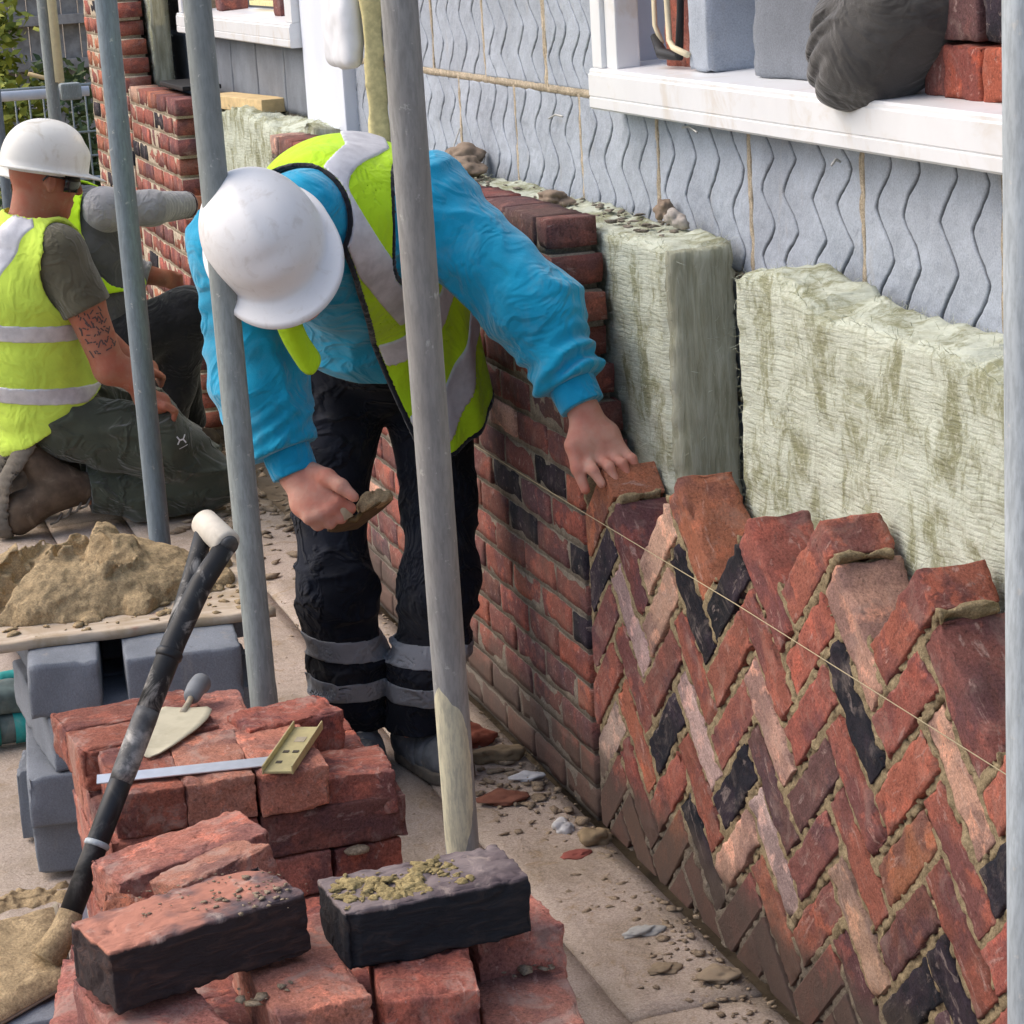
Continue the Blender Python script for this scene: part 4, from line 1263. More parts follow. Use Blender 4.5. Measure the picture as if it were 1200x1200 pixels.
# mortar crumbs lying on bricks (uncountable)
def crumbs(name, spots, mat, seed, label, res=1):
    rr = random.Random(seed)
    Vs, Fs, base = [], [], 0
    bm = bmesh.new(); bmesh.ops.create_icosphere(bm, subdivisions=res, radius=1)
    U = np.array([v.co[:] for v in bm.verts], np.float32); TF = np.array([[v.index for v in f.verts] for f in bm.faces], np.int32); bm.free()
    for (x, y, z, r) in spots:
        k = 1 + 0.85*vnoise(U*1.7 + rr.uniform(0, 30))
        a = rr.uniform(0, 6.28)
        sc = np.array([r*rr.uniform(0.8, 1.5), r*rr.uniform(0.6, 1.1), r*rr.uniform(0.22, 0.5)])
        P = U*k[:, None]*sc
        P = np.stack([P[:, 0]*math.cos(a) - P[:, 1]*math.sin(a), P[:, 0]*math.sin(a) + P[:, 1]*math.cos(a), P[:, 2]], -1)
        Vs.append(P + np.array([x, y, z + sc[2]*0.35])); Fs.append(TF + base); base += len(U)
    o = link(name, np_mesh(name, np.concatenate(Vs), np.concatenate(Fs), False), mat)
    tag(o, label, None, None, "stuff")
    return o
sp = []
for i in range(130):
    t = rb.random(); u_ = rb.gauss(0.5, 0.2)
    lx = -0.105 + 0.15*t; ly = -0.045 + 0.09*min(1, max(0, u_))
    a = R(3.5)
    sp.append((-0.787 + lx*math.cos(a) - ly*math.sin(a), 2.352 + lx*math.sin(a) + ly*math.cos(a), 0.691, rb.choice((0.0012, 0.002, 0.003, 0.0045, 0.007))))
M['mortar_yellow'] = mat_mortar("yellowish_mortar_crumbs", (0.42, 0.33, 0.16), False)
def crust(name, label, m4, sx, sy, thr, hgt, seed, mat, n=(120, 60)):
    x = np.linspace(-sx, sx, n[0]); y = np.linspace(-sy, sy, n[1])
    X, Y = np.meshgrid(x, y, indexing='ij')
    Q = np.stack([X, Y, 0*X + seed], -1)
    k = fbm(Q*42, 4) + 0.55*(1 - np.maximum(np.abs(X)/sx, np.abs(Y)/sy)**3) - thr
    H = hgt*np.clip(k*2.2, 0, 1)**0.5*(0.65 + 0.6*fbm(Q*95, 3) + 0.5*np.clip(vnoise(Q*60), 0, 1))
    I = np.arange(X.size).reshape(X.shape)
    F = np.stack([I[:-1, :-1], I[1:, :-1], I[1:, 1:], I[:-1, 1:]], -1).reshape(-1, 4)
    hk = (k > 0).ravel()
    F = F[hk[F].any(1)]
    used = np.unique(F); mp = np.full(X.size, -1); mp[used] = np.arange(len(used))
    P = np.stack([X, Y, np.where(k > 0, H, -0.001)], -1).reshape(-1, 3)[used]
    o = link(name, np_mesh(name, P, mp[F]), mat, None, m4)
    tag(o, label, None, None, "stuff")
crust("mortar_crust", "crust of yellowish mortar on the slate-black brick", Matrix.Translation((-0.822, 2.350, 0.6895)) @ RZ(R(3.5)), 0.070, 0.046, 0.42, 0.0075, 3, M['mortar_yellow'])
crumbs("mortar_crumbs", sp, M['mortar_yellow'], 1, "yellowish mortar crumbs on the slate-black brick", 2)
sp = [(-1.03 + rb.uniform(-0.09, 0.09), 2.37 + rb.uniform(-0.04, 0.05), 0.709, rb.choice((0.0008, 0.0012, 0.002))) for _ in range(70)]
sp += [(-0.98 + rb.gauss(0, 0.03), 2.34 + rb.gauss(0, 0.02), 0.709, rb.choice((0.001, 0.002, 0.0035))) for _ in range(60)]
sp += [(-0.68 + rb.gauss(0, 0.035), 2.34 + rb.gauss(0, 0.012), 0.565, rb.choice((0.003, 0.005, 0.009))) for _ in range(16)]
sp += [(-0.985 + rb.uniform(-.04, .04), 2.27 + rb.uniform(-.03, .03), 0.630, rb.choice((0.0015, 0.003, 0.007))) for _ in range(12)]
crumbs("mortar_crumbs", sp, M['mortar_dry'], 2, "pale mortar crumbs on the near bricks")

def plane(P, o, n):
    n = np.array(n, float); n = n/np.linalg.norm(n)
    return (P - np.array(o, np.float32)) @ n.astype(np.float32)
# ================================================================== rubble and droppings on the deck
sp = []
for i in range(900):
    y = rb.uniform(2.9, 6.2)
    x = -abs(rb.gauss(0, 0.075)) - 0.010
    sp.append((x, y, 0.001, rb.choice((0.001, 0.0015, 0.002, 0.002, 0.003, 0.004, 0.006))))
for i in range(1500):
    sp.append((rb.uniform(-1.35, -0.02), rb.uniform(2.8, 7.6), 0.0005, rb.choice((0.0008, 0.001, 0.0015, 0.002, 0.003))))
for i in range(90):
    sp.append((rb.gauss(-0.09, 0.05), rb.gauss(4.35, 0.16), 0.004, rb.choice((0.003, 0.005, 0.008, 0.013))))
for i in range(70):
    sp.append((rb.gauss(-0.075, 0.04), rb.gauss(3.45, 0.2), 0.002, rb.choice((0.003, 0.005, 0.008, 0.010))))
for i in range(220):
    sp.append((rb.gauss(-0.12, 0.1), rb.gauss(7.0, 0.6), 0.003, rb.choice((0.005, 0.008, 0.014, 0.022))))
crumbs("rubble", sp, M['mortar_dry'], 3, "mortar droppings and grit trodden over the boards", 1)
for (lab, x, y, r, c, nm) in (
        ("white stone chip among the rubble at the wall foot", -0.075, 4.06, (0.022, 0.018, 0.015), (0.62, 0.62, 0.62), "stone"),
        ("curved white scrap lying against the foot of the wall", -0.052, 4.36, (0.036, 0.02, 0.01), (0.66, 0.66, 0.66), "plastic_scrap"),
        ("tan lump of mortar against the wall foot beside the pole", -0.075, 4.50, (0.05, 0.035, 0.02), (0.26, 0.19, 0.11), "mortar_lump"),
        ("tan mortar lump nearest the corner of the herringbone panel", -0.035, 3.98, (0.032, 0.026, 0.018), (0.28, 0.21, 0.125), "mortar_lump"),
        ("flat tan mortar dropping near the bottom of the panel", -0.055, 3.33, (0.036, 0.028, 0.013), (0.30, 0.235, 0.16), "mortar_lump"),
        ("flat round mortar dropping beside the grey crumb trail", -0.125, 3.40, (0.026, 0.02, 0.008), (0.27, 0.21, 0.14), "mortar_lump"),
        ("grey smear of mortar on the boards near the panel foot", -0.105, 3.55, (0.034, 0.018, 0.010), (0.40, 0.40, 0.38), "mortar_lump"),
        ("red brick chip lying flat near the foot of the wall", -0.095, 3.93, (0.026, 0.016, 0.006), (0.30, 0.09, 0.07), "brick_chip"),
        ("broken red brick end behind the painted pole", -0.11, 4.62, (0.06, 0.05, 0.028), (0.26, 0.08, 0.05), "brick_chip"),
        ("dark red brick chip half buried by the pile of rubble", -0.135, 4.26, (0.05, 0.034, 0.014), (0.22, 0.09, 0.06), "brick_chip")):
    o = lump(nm, (x, y, r[2]*0.5), r, len(lab), M['stone'], None, n=4, rough=0.7)
    o.color = (*c, 1)
    tag(o, lab, nm.replace('_', ' '))

# ================================================================== grey block pillar, spot board and mortar
gblk = [rough_box("concrete_block", (0.44, 0.215, 0.1), (34, 17, 9), 0.0025, 0.0018, 30, seed=120+i, chips=0.006) for i in range(3)]
for me in gblk: me.materials.append(M['block_grey'])
pale_blk = rough_box("concrete_block", (0.44, 0.215, 0.1), (22, 11, 6), 0.004, 0.0022, 24, seed=131, chips=0.006); pale_blk.materials.append(M['block_grey'])
def cblock(label, x, y, ztop, yaw, me=None, scale=(1, 1, 1), rx=0):
    o = bpy.data.objects.new("concrete_block", me or rb.choice(gblk)); COL.objects.link(o)
    o.location = (x, y, ztop - 0.05*scale[2]); o.rotation_euler = (R(rx), 0, R(yaw)); o.scale = scale
    tag(o, label, "concrete block", "grey blocks under the spot board")
    return o
cblock("grey block jutting out at the top left of the pillar, end to the front", -0.945, 4.445, 0.430, 82, pale_blk, (1, 0.62, 1.05))
cblock("grey block directly under the board, to the right of the dark gap", -0.735, 4.40, 0.430, 84, None, (1, 1, 1.05))
cblock("long grey block across the back just under the board", -0.80, 4.64, 0.430, 3)
cblock("grey block in the second tier, its flat top beside the dark gap", -0.80, 4.34, 0.325, 5)
cblock("second-tier grey block at the rear of the pillar", -0.81, 4.57, 0.325, 3)
cblock("third-tier grey block facing forward beside the brick stack", -0.935, 4.42, 0.222, 84)
cblock("third-tier grey block on the right side of the pillar", -0.735, 4.42, 0.222, 90)
cblock("bottom grey block sticking out at the left of the pillar foot", -0.918, 4.445, 0.118, 80)
cblock("bottom grey block under the right side of the pillar", -0.735, 4.42, 0.118, 86)
cblock("small grey offcut standing at the left of the pillar foot", -1.010, 4.52, 0.150, 78, None, (0.3, 0.4, 1.4))
# spot board
def board_mesh():
    n = (40, 30, 2)
    V, F = box_grid(*n)
    P = V*np.array([0.30, 0.27, 0.008])
    P[:, 1] += 0.008*fbm(P*np.array([14, 14, 0]) + 3, 2)*(np.abs(V[:, 1]) > 0.9)
    P[:, 0] += 0.008*fbm(P*np.array([14, 14, 0]) + 13, 2)*(np.abs(V[:, 0]) > 0.9)
    P[:, 2] += np.where(V[:, 2] > 0, 0.002*fbm(P*20, 2), 0)
    return np_mesh("spot_board", P, F)
sb = link("spot_board", board_mesh(), M['ply'], None, Matrix.Translation((-0.845, 4.60, 0.4395)) @ RZ(R(-2)))
tag(sb, "worn plywood spot board on the grey block pillar, loaded with mortar", "mortar board")
def heap(name, label, cx, cy, z0, rx, ry, hgt, seed, mat, n=150, yaw=0.0, cat="mortar heap"):
    x = np.linspace(-1, 1, n); y = np.linspace(-1, 1, n)
    X, Y = np.meshgrid(x, y, indexing='ij')
    rr = random.Random(seed)
    r = np.hypot(X, Y)*(1 + 0.22*fbm(np.stack([X*1.6, Y*1.6, 0*X + seed], -1), 3))
    H = hgt*np.clip(1 - r**3.2, 0, None)**0.8
    H = H*(0.78 + 0.5*fbm(np.stack([X*2.2, Y*2.2, 0*X + seed+4], -1), 2))
    P = np.stack([X*rx, Y*ry, 0*X], -1)
    # trowel-cut planes
    for i in range(10):
        a = rr.uniform(0, 6.28); c = rr.uniform(0.0, 0.55); sl_ = rr.uniform(0.25, 0.8)
        pl = hgt*rr.uniform(0.45, 0.95) - sl_*((X-c*math.cos(a))*math.cos(a) + (Y-c*math.sin(a))*math.sin(a))*rx
        H = np.where(H > pl, H - 0.8*(H - pl), H)
    # lumps
    for i in range(34):
        a = rr.uniform(0, 6.28); q = rr.uniform(0.15, 0.95); s_ = rr.uniform(0.035, 0.12)
        lx, ly = q*math.cos(a), q*math.sin(a)
        d2 = ((X-lx)**2 + (Y-ly)**2)/(s_*s_)*(1 + 0.5*vnoise(np.stack([X*9, Y*9, 0*X+i], -1)))
        H = H + np.sqrt(np.clip(1 - d2, 0, 1))*s_*rx*0.55*(r < 1.02)
    fine = fbm(np.stack([X*9, Y*9, 0*X + seed], -1), 4)
    H = H + (0.006*fine + 0.005*np.clip(vnoise(np.stack([X*16, Y*16, 0*X], -1)), 0, 1) + 0.0022*vnoise(np.stack([X*34, Y*34, 0*X], -1)))*np.clip((1.03 - r)*4, 0, 1)*hgt/0.12
    H = np.where(r > 1.0, -0.004, H)
    P[..., 2] = H
    P[..., 0] += 0.010*fbm(np.stack([X*8, Y*8, 0*X+9], -1), 3); P[..., 1] += 0.010*fbm(np.stack([X*8, Y*8, 0*X+19], -1), 3)
    o = link(name, grid_sheet(name, P), mat, None, Matrix.Translation((cx, cy, z0)) @ RZ(yaw))
    tag(o, label, cat)
    return o
def clump_heap(name, label, cx, cy, z0, mat, seed):
    rr = random.Random(seed)
    els = []
    for q in range(58):
        a = rr.uniform(0, 6.28); rad = rr.random()**0.6
        x, y = 0.285*rad*math.cos(a), 0.205*rad*math.sin(a)
        top = 0.135*(1 - rad**2.2)*(1.0 if x < 0.05 else 0.75)
        r = rr.uniform(0.022, 0.055)*(1.25 - 0.5*rad)
        els.append(((x, y, max(0.0, top - r*0.75)), (r*rr.uniform(0.8, 1.5), r*rr.uniform(0.8, 1.4), r*rr.uniform(0.6, 1.0))))
    cuts = []
    for q in range(9):
        a = rr.uniform(2.2, 5.6); el = rr.uniform(0.35, 1.1)
        n_ = (math.cos(a)*math.cos(el), math.sin(a)*math.cos(el), math.sin(el))
        cuts.append(((rr.uniform(-0.2, 0.05), rr.uniform(-0.12, 0.08), rr.uniform(0.075, 0.115)), n_, rr.uniform(0.05, 0.10)))
    def f(P):
        d = d_ell(P, (-0.03, 0, -0.01), (0.27, 0.20, 0.115))
        for c, r in els:
            d = smin(d, d_ell(P, c, r), 0.012)
        for o_, n_, w in cuts:
            near = np.linalg.norm(P - np.array(o_, np.float32), axis=1) < w
            d = np.where(near, np.maximum(d, plane(P, o_, n_)), d)
        d = d + 0.008*fbm(P*30, 3) + 0.003*np.abs(vnoise(P*62)) + 0.0022*vnoise(P*140)
        return np.maximum(d, -P[:, 2] - 0.002)
    o = link(name, sdf_mesh(name, f, (-0.36, -0.29, -0.015), (0.36, 0.29, 0.22), 0.004), mat, None, Matrix.Translation((cx, cy, z0)))
    tag(o, label, "mortar heap")
clump_heap("mortar_heap", "big lumpy heap of tan mortar on the nearer spot board", -0.875, 4.625, 0.447, M['mortar_wet'], 4)
sp = [(-0.845 + rb.uniform(-0.28, 0.28), 4.60 + rb.uniform(-0.25, 0.25), 0.448, rb.choice((0.003, 0.005, 0.008, 0.013))) for _ in range(260)]
crumbs("mortar_crumbs", sp, M['mortar_wet'], 9, "mortar crumbs round the heap on the spot board")
lf = link("fallen_leaf", np_mesh("fallen_leaf", np.array([(-0.02, 0, 0), (0, 0.012, 0.004), (0.022, 0.002, 0), (0.002, -0.012, 0.004)], np.float32), np.array([(0, 3, 2, 1)])), M['leaf'], None, Matrix.Translation((-0.72, 4.82, 0.468)) @ RX(R(40)))
tag(lf, "small green leaf stuck behind the mortar heap", "leaf")
# far spot board on blocks, left edge
fbd = box_obj("spot_board", (-1.35, 7.42, 0.172), (-0.655, 7.95, 0.190), M['ply'], None, 0.003)
tag(fbd, "far spot board at the left edge behind the kneeling man", "mortar board")
heap("mortar_heap", "smaller mound of pale mortar on the far spot board", -0.93, 7.68, 0.188, 0.25, 0.22, 0.14, 6, M['mortar_dry'], n=90)
cblock("grey block holding up the far spot board behind the kneeling man", -0.86, 7.62, 0.171, 4, gblk[0], (1, 1, 1.7))

# ================================================================== shovel stuck in a mortar pile
def oriented(loc, zdir, xhint=(1, 0, 0)):
    z = Vector(zdir).normalized(); x = Vector(xhint); x = (x - z*x.dot(z)).normalized(); y = z.cross(x)
    m = Matrix((x, y, z)).transposed().to_4x4(); m.translation = loc
    return m
sh_a, sh_b = Vector((-1.112, 3.13, 0.380)), Vector((-0.807, 3.378, 0.859))
sh = empty("shovel", sh_a); tag(sh, "black shafted shovel with a white grip leaning over the middle brick stack", "shovel")
d = (sh_b - sh_a)
def at(t): return sh_a + d*t
link("shaft", tube_mesh("shaft", [at(0.02), at(0.3), at(0.38)], [0.0164, 0.0164, 0.0164], 24), M['black_clean'], sh)
link("shaft_sleeve", tube_mesh("shaft_sleeve", [at(0.345), at(0.37), at(0.50), at(0.525)], [0.0165, 0.0176, 0.0180, 0.0174], 24), M['steel_worn'], sh)
link("collar", tube_mesh("collar", [at(0.185), at(0.188), at(0.196), at(0.199)], [0.0167, 0.0184, 0.0184, 0.0167], 24), M['zinc_pale'], sh)
link("collar", tube_mesh("collar", [at(0.655), at(0.66), at(0.672), at(0.678)], [0.0178, 0.0200, 0.0200, 0.0178], 24), M['black_clean'], sh)
link("socket", tube_mesh("socket", [tuple(at(-0.075) + Vector((-0.012, 0, -0.004))), at(-0.02), at(0.03)], [0.024, 0.0195, 0.0172], 20), M['mortar_wet'], sh)
dn = d.normalized()
side = Vector((0.26, -0.93, -0.26)).normalized()       # across the grip
link("handle_yoke", tube_mesh("handle_yoke", [at(0.50), at(0.70), at(0.86)+side*0.012, at(0.975)+side*0.036], [0.0172, 0.0180, 0.0172, 0.0158], 20), M['black_paint'], sh)
link("handle_yoke", tube_mesh("handle_yoke", [at(0.70)-side*0.004, at(0.80)-side*0.010, at(0.90)-side*0.020, at(0.975)-side*0.030], [0.014, 0.0150, 0.0145, 0.0135], 20), M['black_paint'], sh)
ga, gb2 = at(0.985) - side*0.042, at(0.985) + side*0.042
link("grip", tube_mesh("grip", [ga, ga+(gb2-ga)*0.06, ga+(gb2-ga)*0.94, gb2], [0.017, 0.0212, 0.0212, 0.0175], 24), M['grip'], sh)
link("grip_cap", tube_mesh("grip_cap", [gb2-side*0.004, gb2+side*0.006], [0.0165, 0.0135], 24), M['steel_worn'], sh)
# square mouthed blade lying nearly flat, loaded with mortar
bc = [(-1.108, 3.285, 0.338), (-1.116, 3.075, 0.316), (-1.330, 2.905, 0.312), (-1.375, 3.245, 0.330)]
def blade_grid(n, lift):
    u = np.linspace(0, 1, n); U_, W_ = np.meshgrid(u, u, indexing='ij')
    a, b, c, d_ = [np.array(q) for q in bc]
    P = (1-U_)[..., None]*((1-W_)[..., None]*a + W_[..., None]*d_) + U_[..., None]*((1-W_)[..., None]*b + W_[..., None]*c)
    e = np.minimum(np.minimum(U_, 1-U_), np.minimum(W_, 1-W_))
    P[..., 2] += 0.012*np.clip(1 - W_/0.10, 0, 1)*(lift == 0) + lift*np.clip(e/0.10, 0, 1)**0.6*(1 + 0.5*fbm(P*16, 3) + 0.18*fbm(P*60, 3)) + (0.0035 if lift else 0)
    return P
me = grid_sheet("blade", blade_grid(16, 0)); me.materials.append(M['steel_mortar'])
bo = link("blade", me, None, sh)
md = bo.modifiers.new("thickness", 'SOLIDIFY'); md.thickness = 0.004; md.offset = 0
link("mortar_load", grid_sheet("mortar_load", blade_grid(70, 0.016)), M['mortar_wet'], bo)
for q in range(3):
    cblock("grey block stacked under the mortar-loaded shovel blade", -1.36, 3.09, 0.3085 - 0.1035*q, 2, gblk[q], (1, 1, 1.02))
heap("mortar_heap", "thin dark smear of mortar on the boards left of the shovel", -1.10, 4.17, 0.0, 0.13, 0.11, 0.022, 13, M['mortar_wet'], n=70)
# bent white strip
def ribbon(name, pts, w, t, wdir, mat, label, cat):
    bm = bmesh.new(); wd = Vector(wdir).normalized()*w/2
    rings = []
    for i, p in enumerate(pts):
        p = Vector(p); tg = (Vector(pts[min(i+1, len(pts)-1)]) - Vector(pts[max(i-1, 0)])).normalized()
        nn = tg.cross(wd).normalized()*t/2
        rings.append([bm.verts.new(p + a + b) for a, b in ((wd, nn), (-wd, nn), (-wd, -nn), (wd, -nn))])
    for a, b in zip(rings[:-1], rings[1:]):
        for k in range(4): bm.faces.new((a[k], a[(k+1) % 4], b[(k+1) % 4], b[k]))
    bm.faces.new(rings[0]); bm.faces.new(rings[-1][::-1])
    bmesh.ops.recalc_face_normals(bm, faces=bm.faces)
    me = bpy.data.meshes.new(name); bm.to_mesh(me); bm.free(); me.materials.append(mat)
    o = link(name, me, mat); tag(o, label, cat); return o
import itertools
pts = []
for i in range(13):
    a = i/12*math.pi*0.55
    pts.append((-1.062 - 0.034*math.sin(a) + 0.02*(i/12), 3.30 - 0.04*i/12, 0.40 - 0.10*(i/12)))
ribbon("plastic_strip", pts, 0.024, 0.003, (0.9, 0.3, 0.1), M['white_plastic'], "curved white plastic strip squeezed in at the left of the brick stacks", "plastic strip")

# ================================================================== try square on the middle stack
ts = empty("try_square", (-0.75, 3.33, 0.507)); tag(ts, "try square with a steel blade and pale brass stock lying on the bricks", "try square")
yaw = R(-9)
bmx = T(-0.755, 3.300, 0.5085) @ RZ(yaw)
b_ = box_obj("blade", (-0.275, -0.019, 0), (0.0, 0.019, 0.0016), M['steel'], ts, 0.0, world=bmx)
smx = T(-0.730, 3.335, 0.508) @ RZ(yaw + R(-17))
st_ = box_obj("stock", (-0.021, -0.098, 0.0), (0.021, 0.098, 0.004), M['brass'], ts, 0.0008, world=smx)
box_obj("stock_edge", (-0.0235, -0.1, -0.0005), (-0.0212, 0.1, 0.013), M['brass'], ts, 0.0006, world=smx)
box_obj("stock_edge", (0.0212, -0.1, -0.0005), (0.0235, 0.1, 0.013), M['brass'], ts, 0.0006, world=smx)
for k, y in enumerate((-0.06, -0.015)):
    box_obj("hole", (-0.012, y-0.005, 0.0041), (-0.003, y+0.005, 0.0048), M['brass_dark'], st_, 0.0, world=smx)
    if k == 1: box_obj("hole", (0.003, y-0.005, 0.0041), (0.012, y+0.005, 0.0048), M['brass_dark'], st_, 0.0, world=smx)
box_obj("hole", (-0.006, 0.028, 0.0041), (0.010, 0.050, 0.0047), M['steel_mortar'], st_, 0.0, world=smx)

# ================================================================== trowel lying on the back bricks
def trowel(name, label, m4, L, Wd, blade_mat, handle_mat, hl=0.11, crank=0.03, group=None):
    r = empty(name, m4.translation); tag(r, label, "trowel", group)
    n = 18
    t = np.linspace(0, 1, n)
    half = Wd/2*np.where(t < 0.28, (t/0.28)**0.55*0.98 + 0.02, ((1 - t)/0.72)**0.75*0.93 + 0.07)
    half = Wd/2*np.interp(t, [0, 0.06, 0.25, 0.45, 0.75, 0.94, 1.0], [0.70, 0.93, 1.0, 0.90, 0.58, 0.30, 0.10])
    u = np.linspace(-1, 1, 9)
    P = np.stack([np.outer(half, u), np.repeat((t*L)[:, None], 9, 1), 0.002*np.outer(np.ones(n), u*u)], -1)
    P[..., 1] -= 0
    me = grid_sheet("blade", P); me.materials.append(blade_mat)
    b = link("blade", me, None, r, m4)
    md = b.modifiers.new("thickness", 'SOLIDIFY'); md.thickness = 0.002
    link("tang", tube_mesh("tang", [(0, 0.02, 0.001), (0, -0.012, crank*0.5), (0, -0.03, crank)], [0.006, 0.005, 0.005], 10), M['steel_mortar'], r, m4)
    link("handle", tube_mesh("handle", [(0, -0.026, crank), (0, -0.034, crank), (0, -0.03-hl*0.45, crank+0.004), (0, -0.03-hl*0.93, crank+0.002), (0, -0.03-hl, crank)], [0.011, 0.014, 0.0155, 0.017, 0.010], 18), handle_mat, r, m4)
    return r
trowel("trowel", "pointing trowel with a beige caked blade lying on the back bricks, point to the front",
       T(-0.848, 3.590, 0.516) @ RZ(R(196 - 43)) @ RX(R(-3)), 0.20, 0.100, M['pale_mortar_blade'], M['grey_grip'], 0.060, 0.008)

# ================================================================== dusty bundle at the left edge
bd_ = empty("work_glove_bundle", (-1.02, 5.10, 0)); tag(bd_, "dusty grey-green and teal bundle lying on the boards at the left edge", "bundle")
def bundle_f(P):
    d = d_rbox(P, (-1.06, 5.11, 0.105), (0.14, 0.055, 0.030), 0.02)
    d = smin(d, d_limb(P, (-1.2, 5.10, 0.135), (-0.945, 5.11, 0.12), 0.018, 0.014), 0.03)
    return d + 0.006*fbm(P*22, 3)
link("wrap", sdf_mesh("wrap", bundle_f, (-1.3, 5.0, 0.03), (-0.88, 5.2, 0.2), 0.006), M['teal_grey'], bd_)
link("roll", tube_mesh("roll", [(-1.22, 5.075, 0.042), (-1.0, 5.08, 0.042), (-0.952, 5.082, 0.042)], [0.034, 0.034, 0.031], 20), M['teal_grey'], bd_)
link("teal_band", tube_mesh("teal_band", [(-1.016, 5.079, 0.042), (-0.968, 5.081, 0.042)], 0.0365, 20), M['teal'], bd_)
link("teal_band", tube_mesh("teal_band", [(-1.17, 5.076, 0.042), (-1.048, 5.078, 0.042)], 0.0365, 20), M['teal'], bd_)
link("tuft", sdf_mesh("tuft", lambda P: d_ell(P, (-1.01, 5.13, 0.143), (0.035, 0.02, 0.016)) + 0.006*fbm(P*60, 3), (-1.07, 5.08, 0.11), (-0.95, 5.17, 0.18), 0.004), M['teal'], bd_)

# ================================================================== things on the near window sill (sill top z = 1.43)
SZ = 1.431
def sill_brick(label, y, z0, dims, col, x=0.335, yaw=0, n=(10, 10, 10), mat='brick', group="bricks standing on the near window sill"):
    me = rough_box("loose_brick", dims, n, 0.004, 0.003, 24, seed=int(abs(y)*1000) % 97, chips=0.008, warp=0.002)
    me.materials.append(M[mat])
    o = link("loose_brick", me, None, None, T(x, y, z0 + dims[2]/2) @ RZ(R(yaw)), col)
    tag(o, label, "brick", group); return o
sill_brick("tall red brick on end at the left of the sill behind the cream cables", 4.23, 1.421, (0.10, 0.135, 0.24), RED, x=0.345, yaw=6)
def sill_block(label, y, dims, x, yaw, mat):
    me = rough_box("concrete_block", dims, (8, 8, 20), 0.004, 0.0025, 22, seed=int(y*100), chips=0.006)
    me.materials.append(mat)
    o = link("concrete_block", me, None, None, T(x, y, 1.422 + dims[2]/2) @ RZ(R(yaw)))
    tag(o, label, "concrete block", "grey blocks standing on the near window sill"); return o
sill_block("pale blue-grey block stood on end on the sill beside the cables", 4.045, (0.22, 0.105, 0.44), 0.37, -3, M['block'])
sill_block("mottled grey block stood on end on the sill next to the red bricks", 3.70, (0.12, 0.23, 0.44), 0.335, 6, M['block_grey'])
sill_brick("upright red brick between the mottled block and the dark cloth bag", 3.505, 1.420, (0.10, 0.066, 0.22), RED, x=0.315)
sill_brick("second upright red brick partly behind the dark cloth bag", 3.425, 1.420, (0.10, 0.085, 0.22), ORANGE, x=0.33)
sill_brick("dark stained brick end beside the bag at the bottom of the right pile", 3.16, 1.420, (0.10, 0.07, 0.078), DRED, x=0.322)
sill_brick("bright red brick in the lower course of the right-hand sill pile", 3.065, 1.420, (0.10, 0.112, 0.078), (0.36, 0.09, 0.05), x=0.315)
sill_brick("red brick at the right end of the sill pile beside the near pole", 2.945, 1.420, (0.10, 0.115, 0.078), (0.36, 0.10, 0.06), x=0.315)
sill_brick("brown-black scorched brick standing on the two red ones on the sill", 3.075, 1.503, (0.10, 0.105, 0.22), PURPLE, x=0.32)
sill_brick("black brick standing at the top right corner of the sill pile", 2.955, 1.503, (0.10, 0.108, 0.22), BLACK, x=0.32)
sill_brick("dark brick behind the bag on top of the stained brick end", 3.175, 1.503, (0.10, 0.07, 0.22), DRED, x=0.33)
# cables
cb = link("cream_cable", tube_mesh("cream_cable", [(0.262, 4.205, 2.0), (0.262, 4.20, 1.56), (0.260, 4.19, 1.475), (0.258, 4.165, 1.462), (0.256, 4.09, 1.452)], 0.006, 10), M['cable'])
tag(cb, "cream cable hanging down and bending towards the pale block", "cable", "cables on the window sill")
cb = link("cream_cable", tube_mesh("cream_cable", [(0.268, 4.285, 2.0), (0.268, 4.283, 1.50), (0.268, 4.25, 1.468)], 0.005, 10), M['cable'])
tag(cb, "straight cream cable hanging in front of the tall red brick", "cable", "cables on the window sill")
cb = link("black_cable", tube_mesh("black_cable", [(0.262, 4.275, 1.48), (0.259, 4.23, 1.45), (0.266, 4.16, 1.445), (0.268, 4.15, 1.52), (0.268, 4.14, 1.60), (0.27, 4.12, 2.0)], [0.007, 0.012, 0.009, 0.007, 0.006, 0.006], 10), M['cable_black'])
tag(cb, "black cable end tangled with the cream cables on the sill", "cable", "cables on the window sill")
# dark cloth bag slumped over the sill edge
def bag_f(P):
    d = d_chain(P, [(0.36, 3.19, 1.62), (0.27, 3.22, 1.56), (0.225, 3.275, 1.495), (0.21, 3.315, 1.462)], [0.10, 0.098, 0.086, 0.060], 0.05)
    d = smin(d, d_limb(P, (0.27, 3.25, 1.56), (0.205, 3.42, 1.462), 0.068, 0.018), 0.05)
    # two deep folds running down to the open mouth, plus soft crumpling
    q = (P[:, 1] - 3.26)*0.419 + (P[:, 2] - 1.556)*0.909
    q = q + 0.010*vnoise(P*9)
    m = np.clip((P[:, 1] - 3.22)/0.06, 0, 1)
    for q0, dep in ((-0.012, 0.016), (-0.040, 0.013), (-0.075, 0.007)):
        d = d + dep*m*np.exp(-((q - q0)/0.0065)**2)
    rg = 1 - np.abs(vnoise(P*np.array([12, 12, 9]) + 3))*2.6
    return d + 0.004*fbm(P*13, 3) - 0.0035*np.clip(rg, 0, 1)**2
bg_ = link("cloth_bag", sdf_mesh("cloth_bag", bag_f, (0.08, 3.05, 1.35), (0.5, 3.56, 1.75), 0.0045), M['bag'])
tag(bg_, "crumpled charcoal cloth bag slumped over the white window sill", "bag")

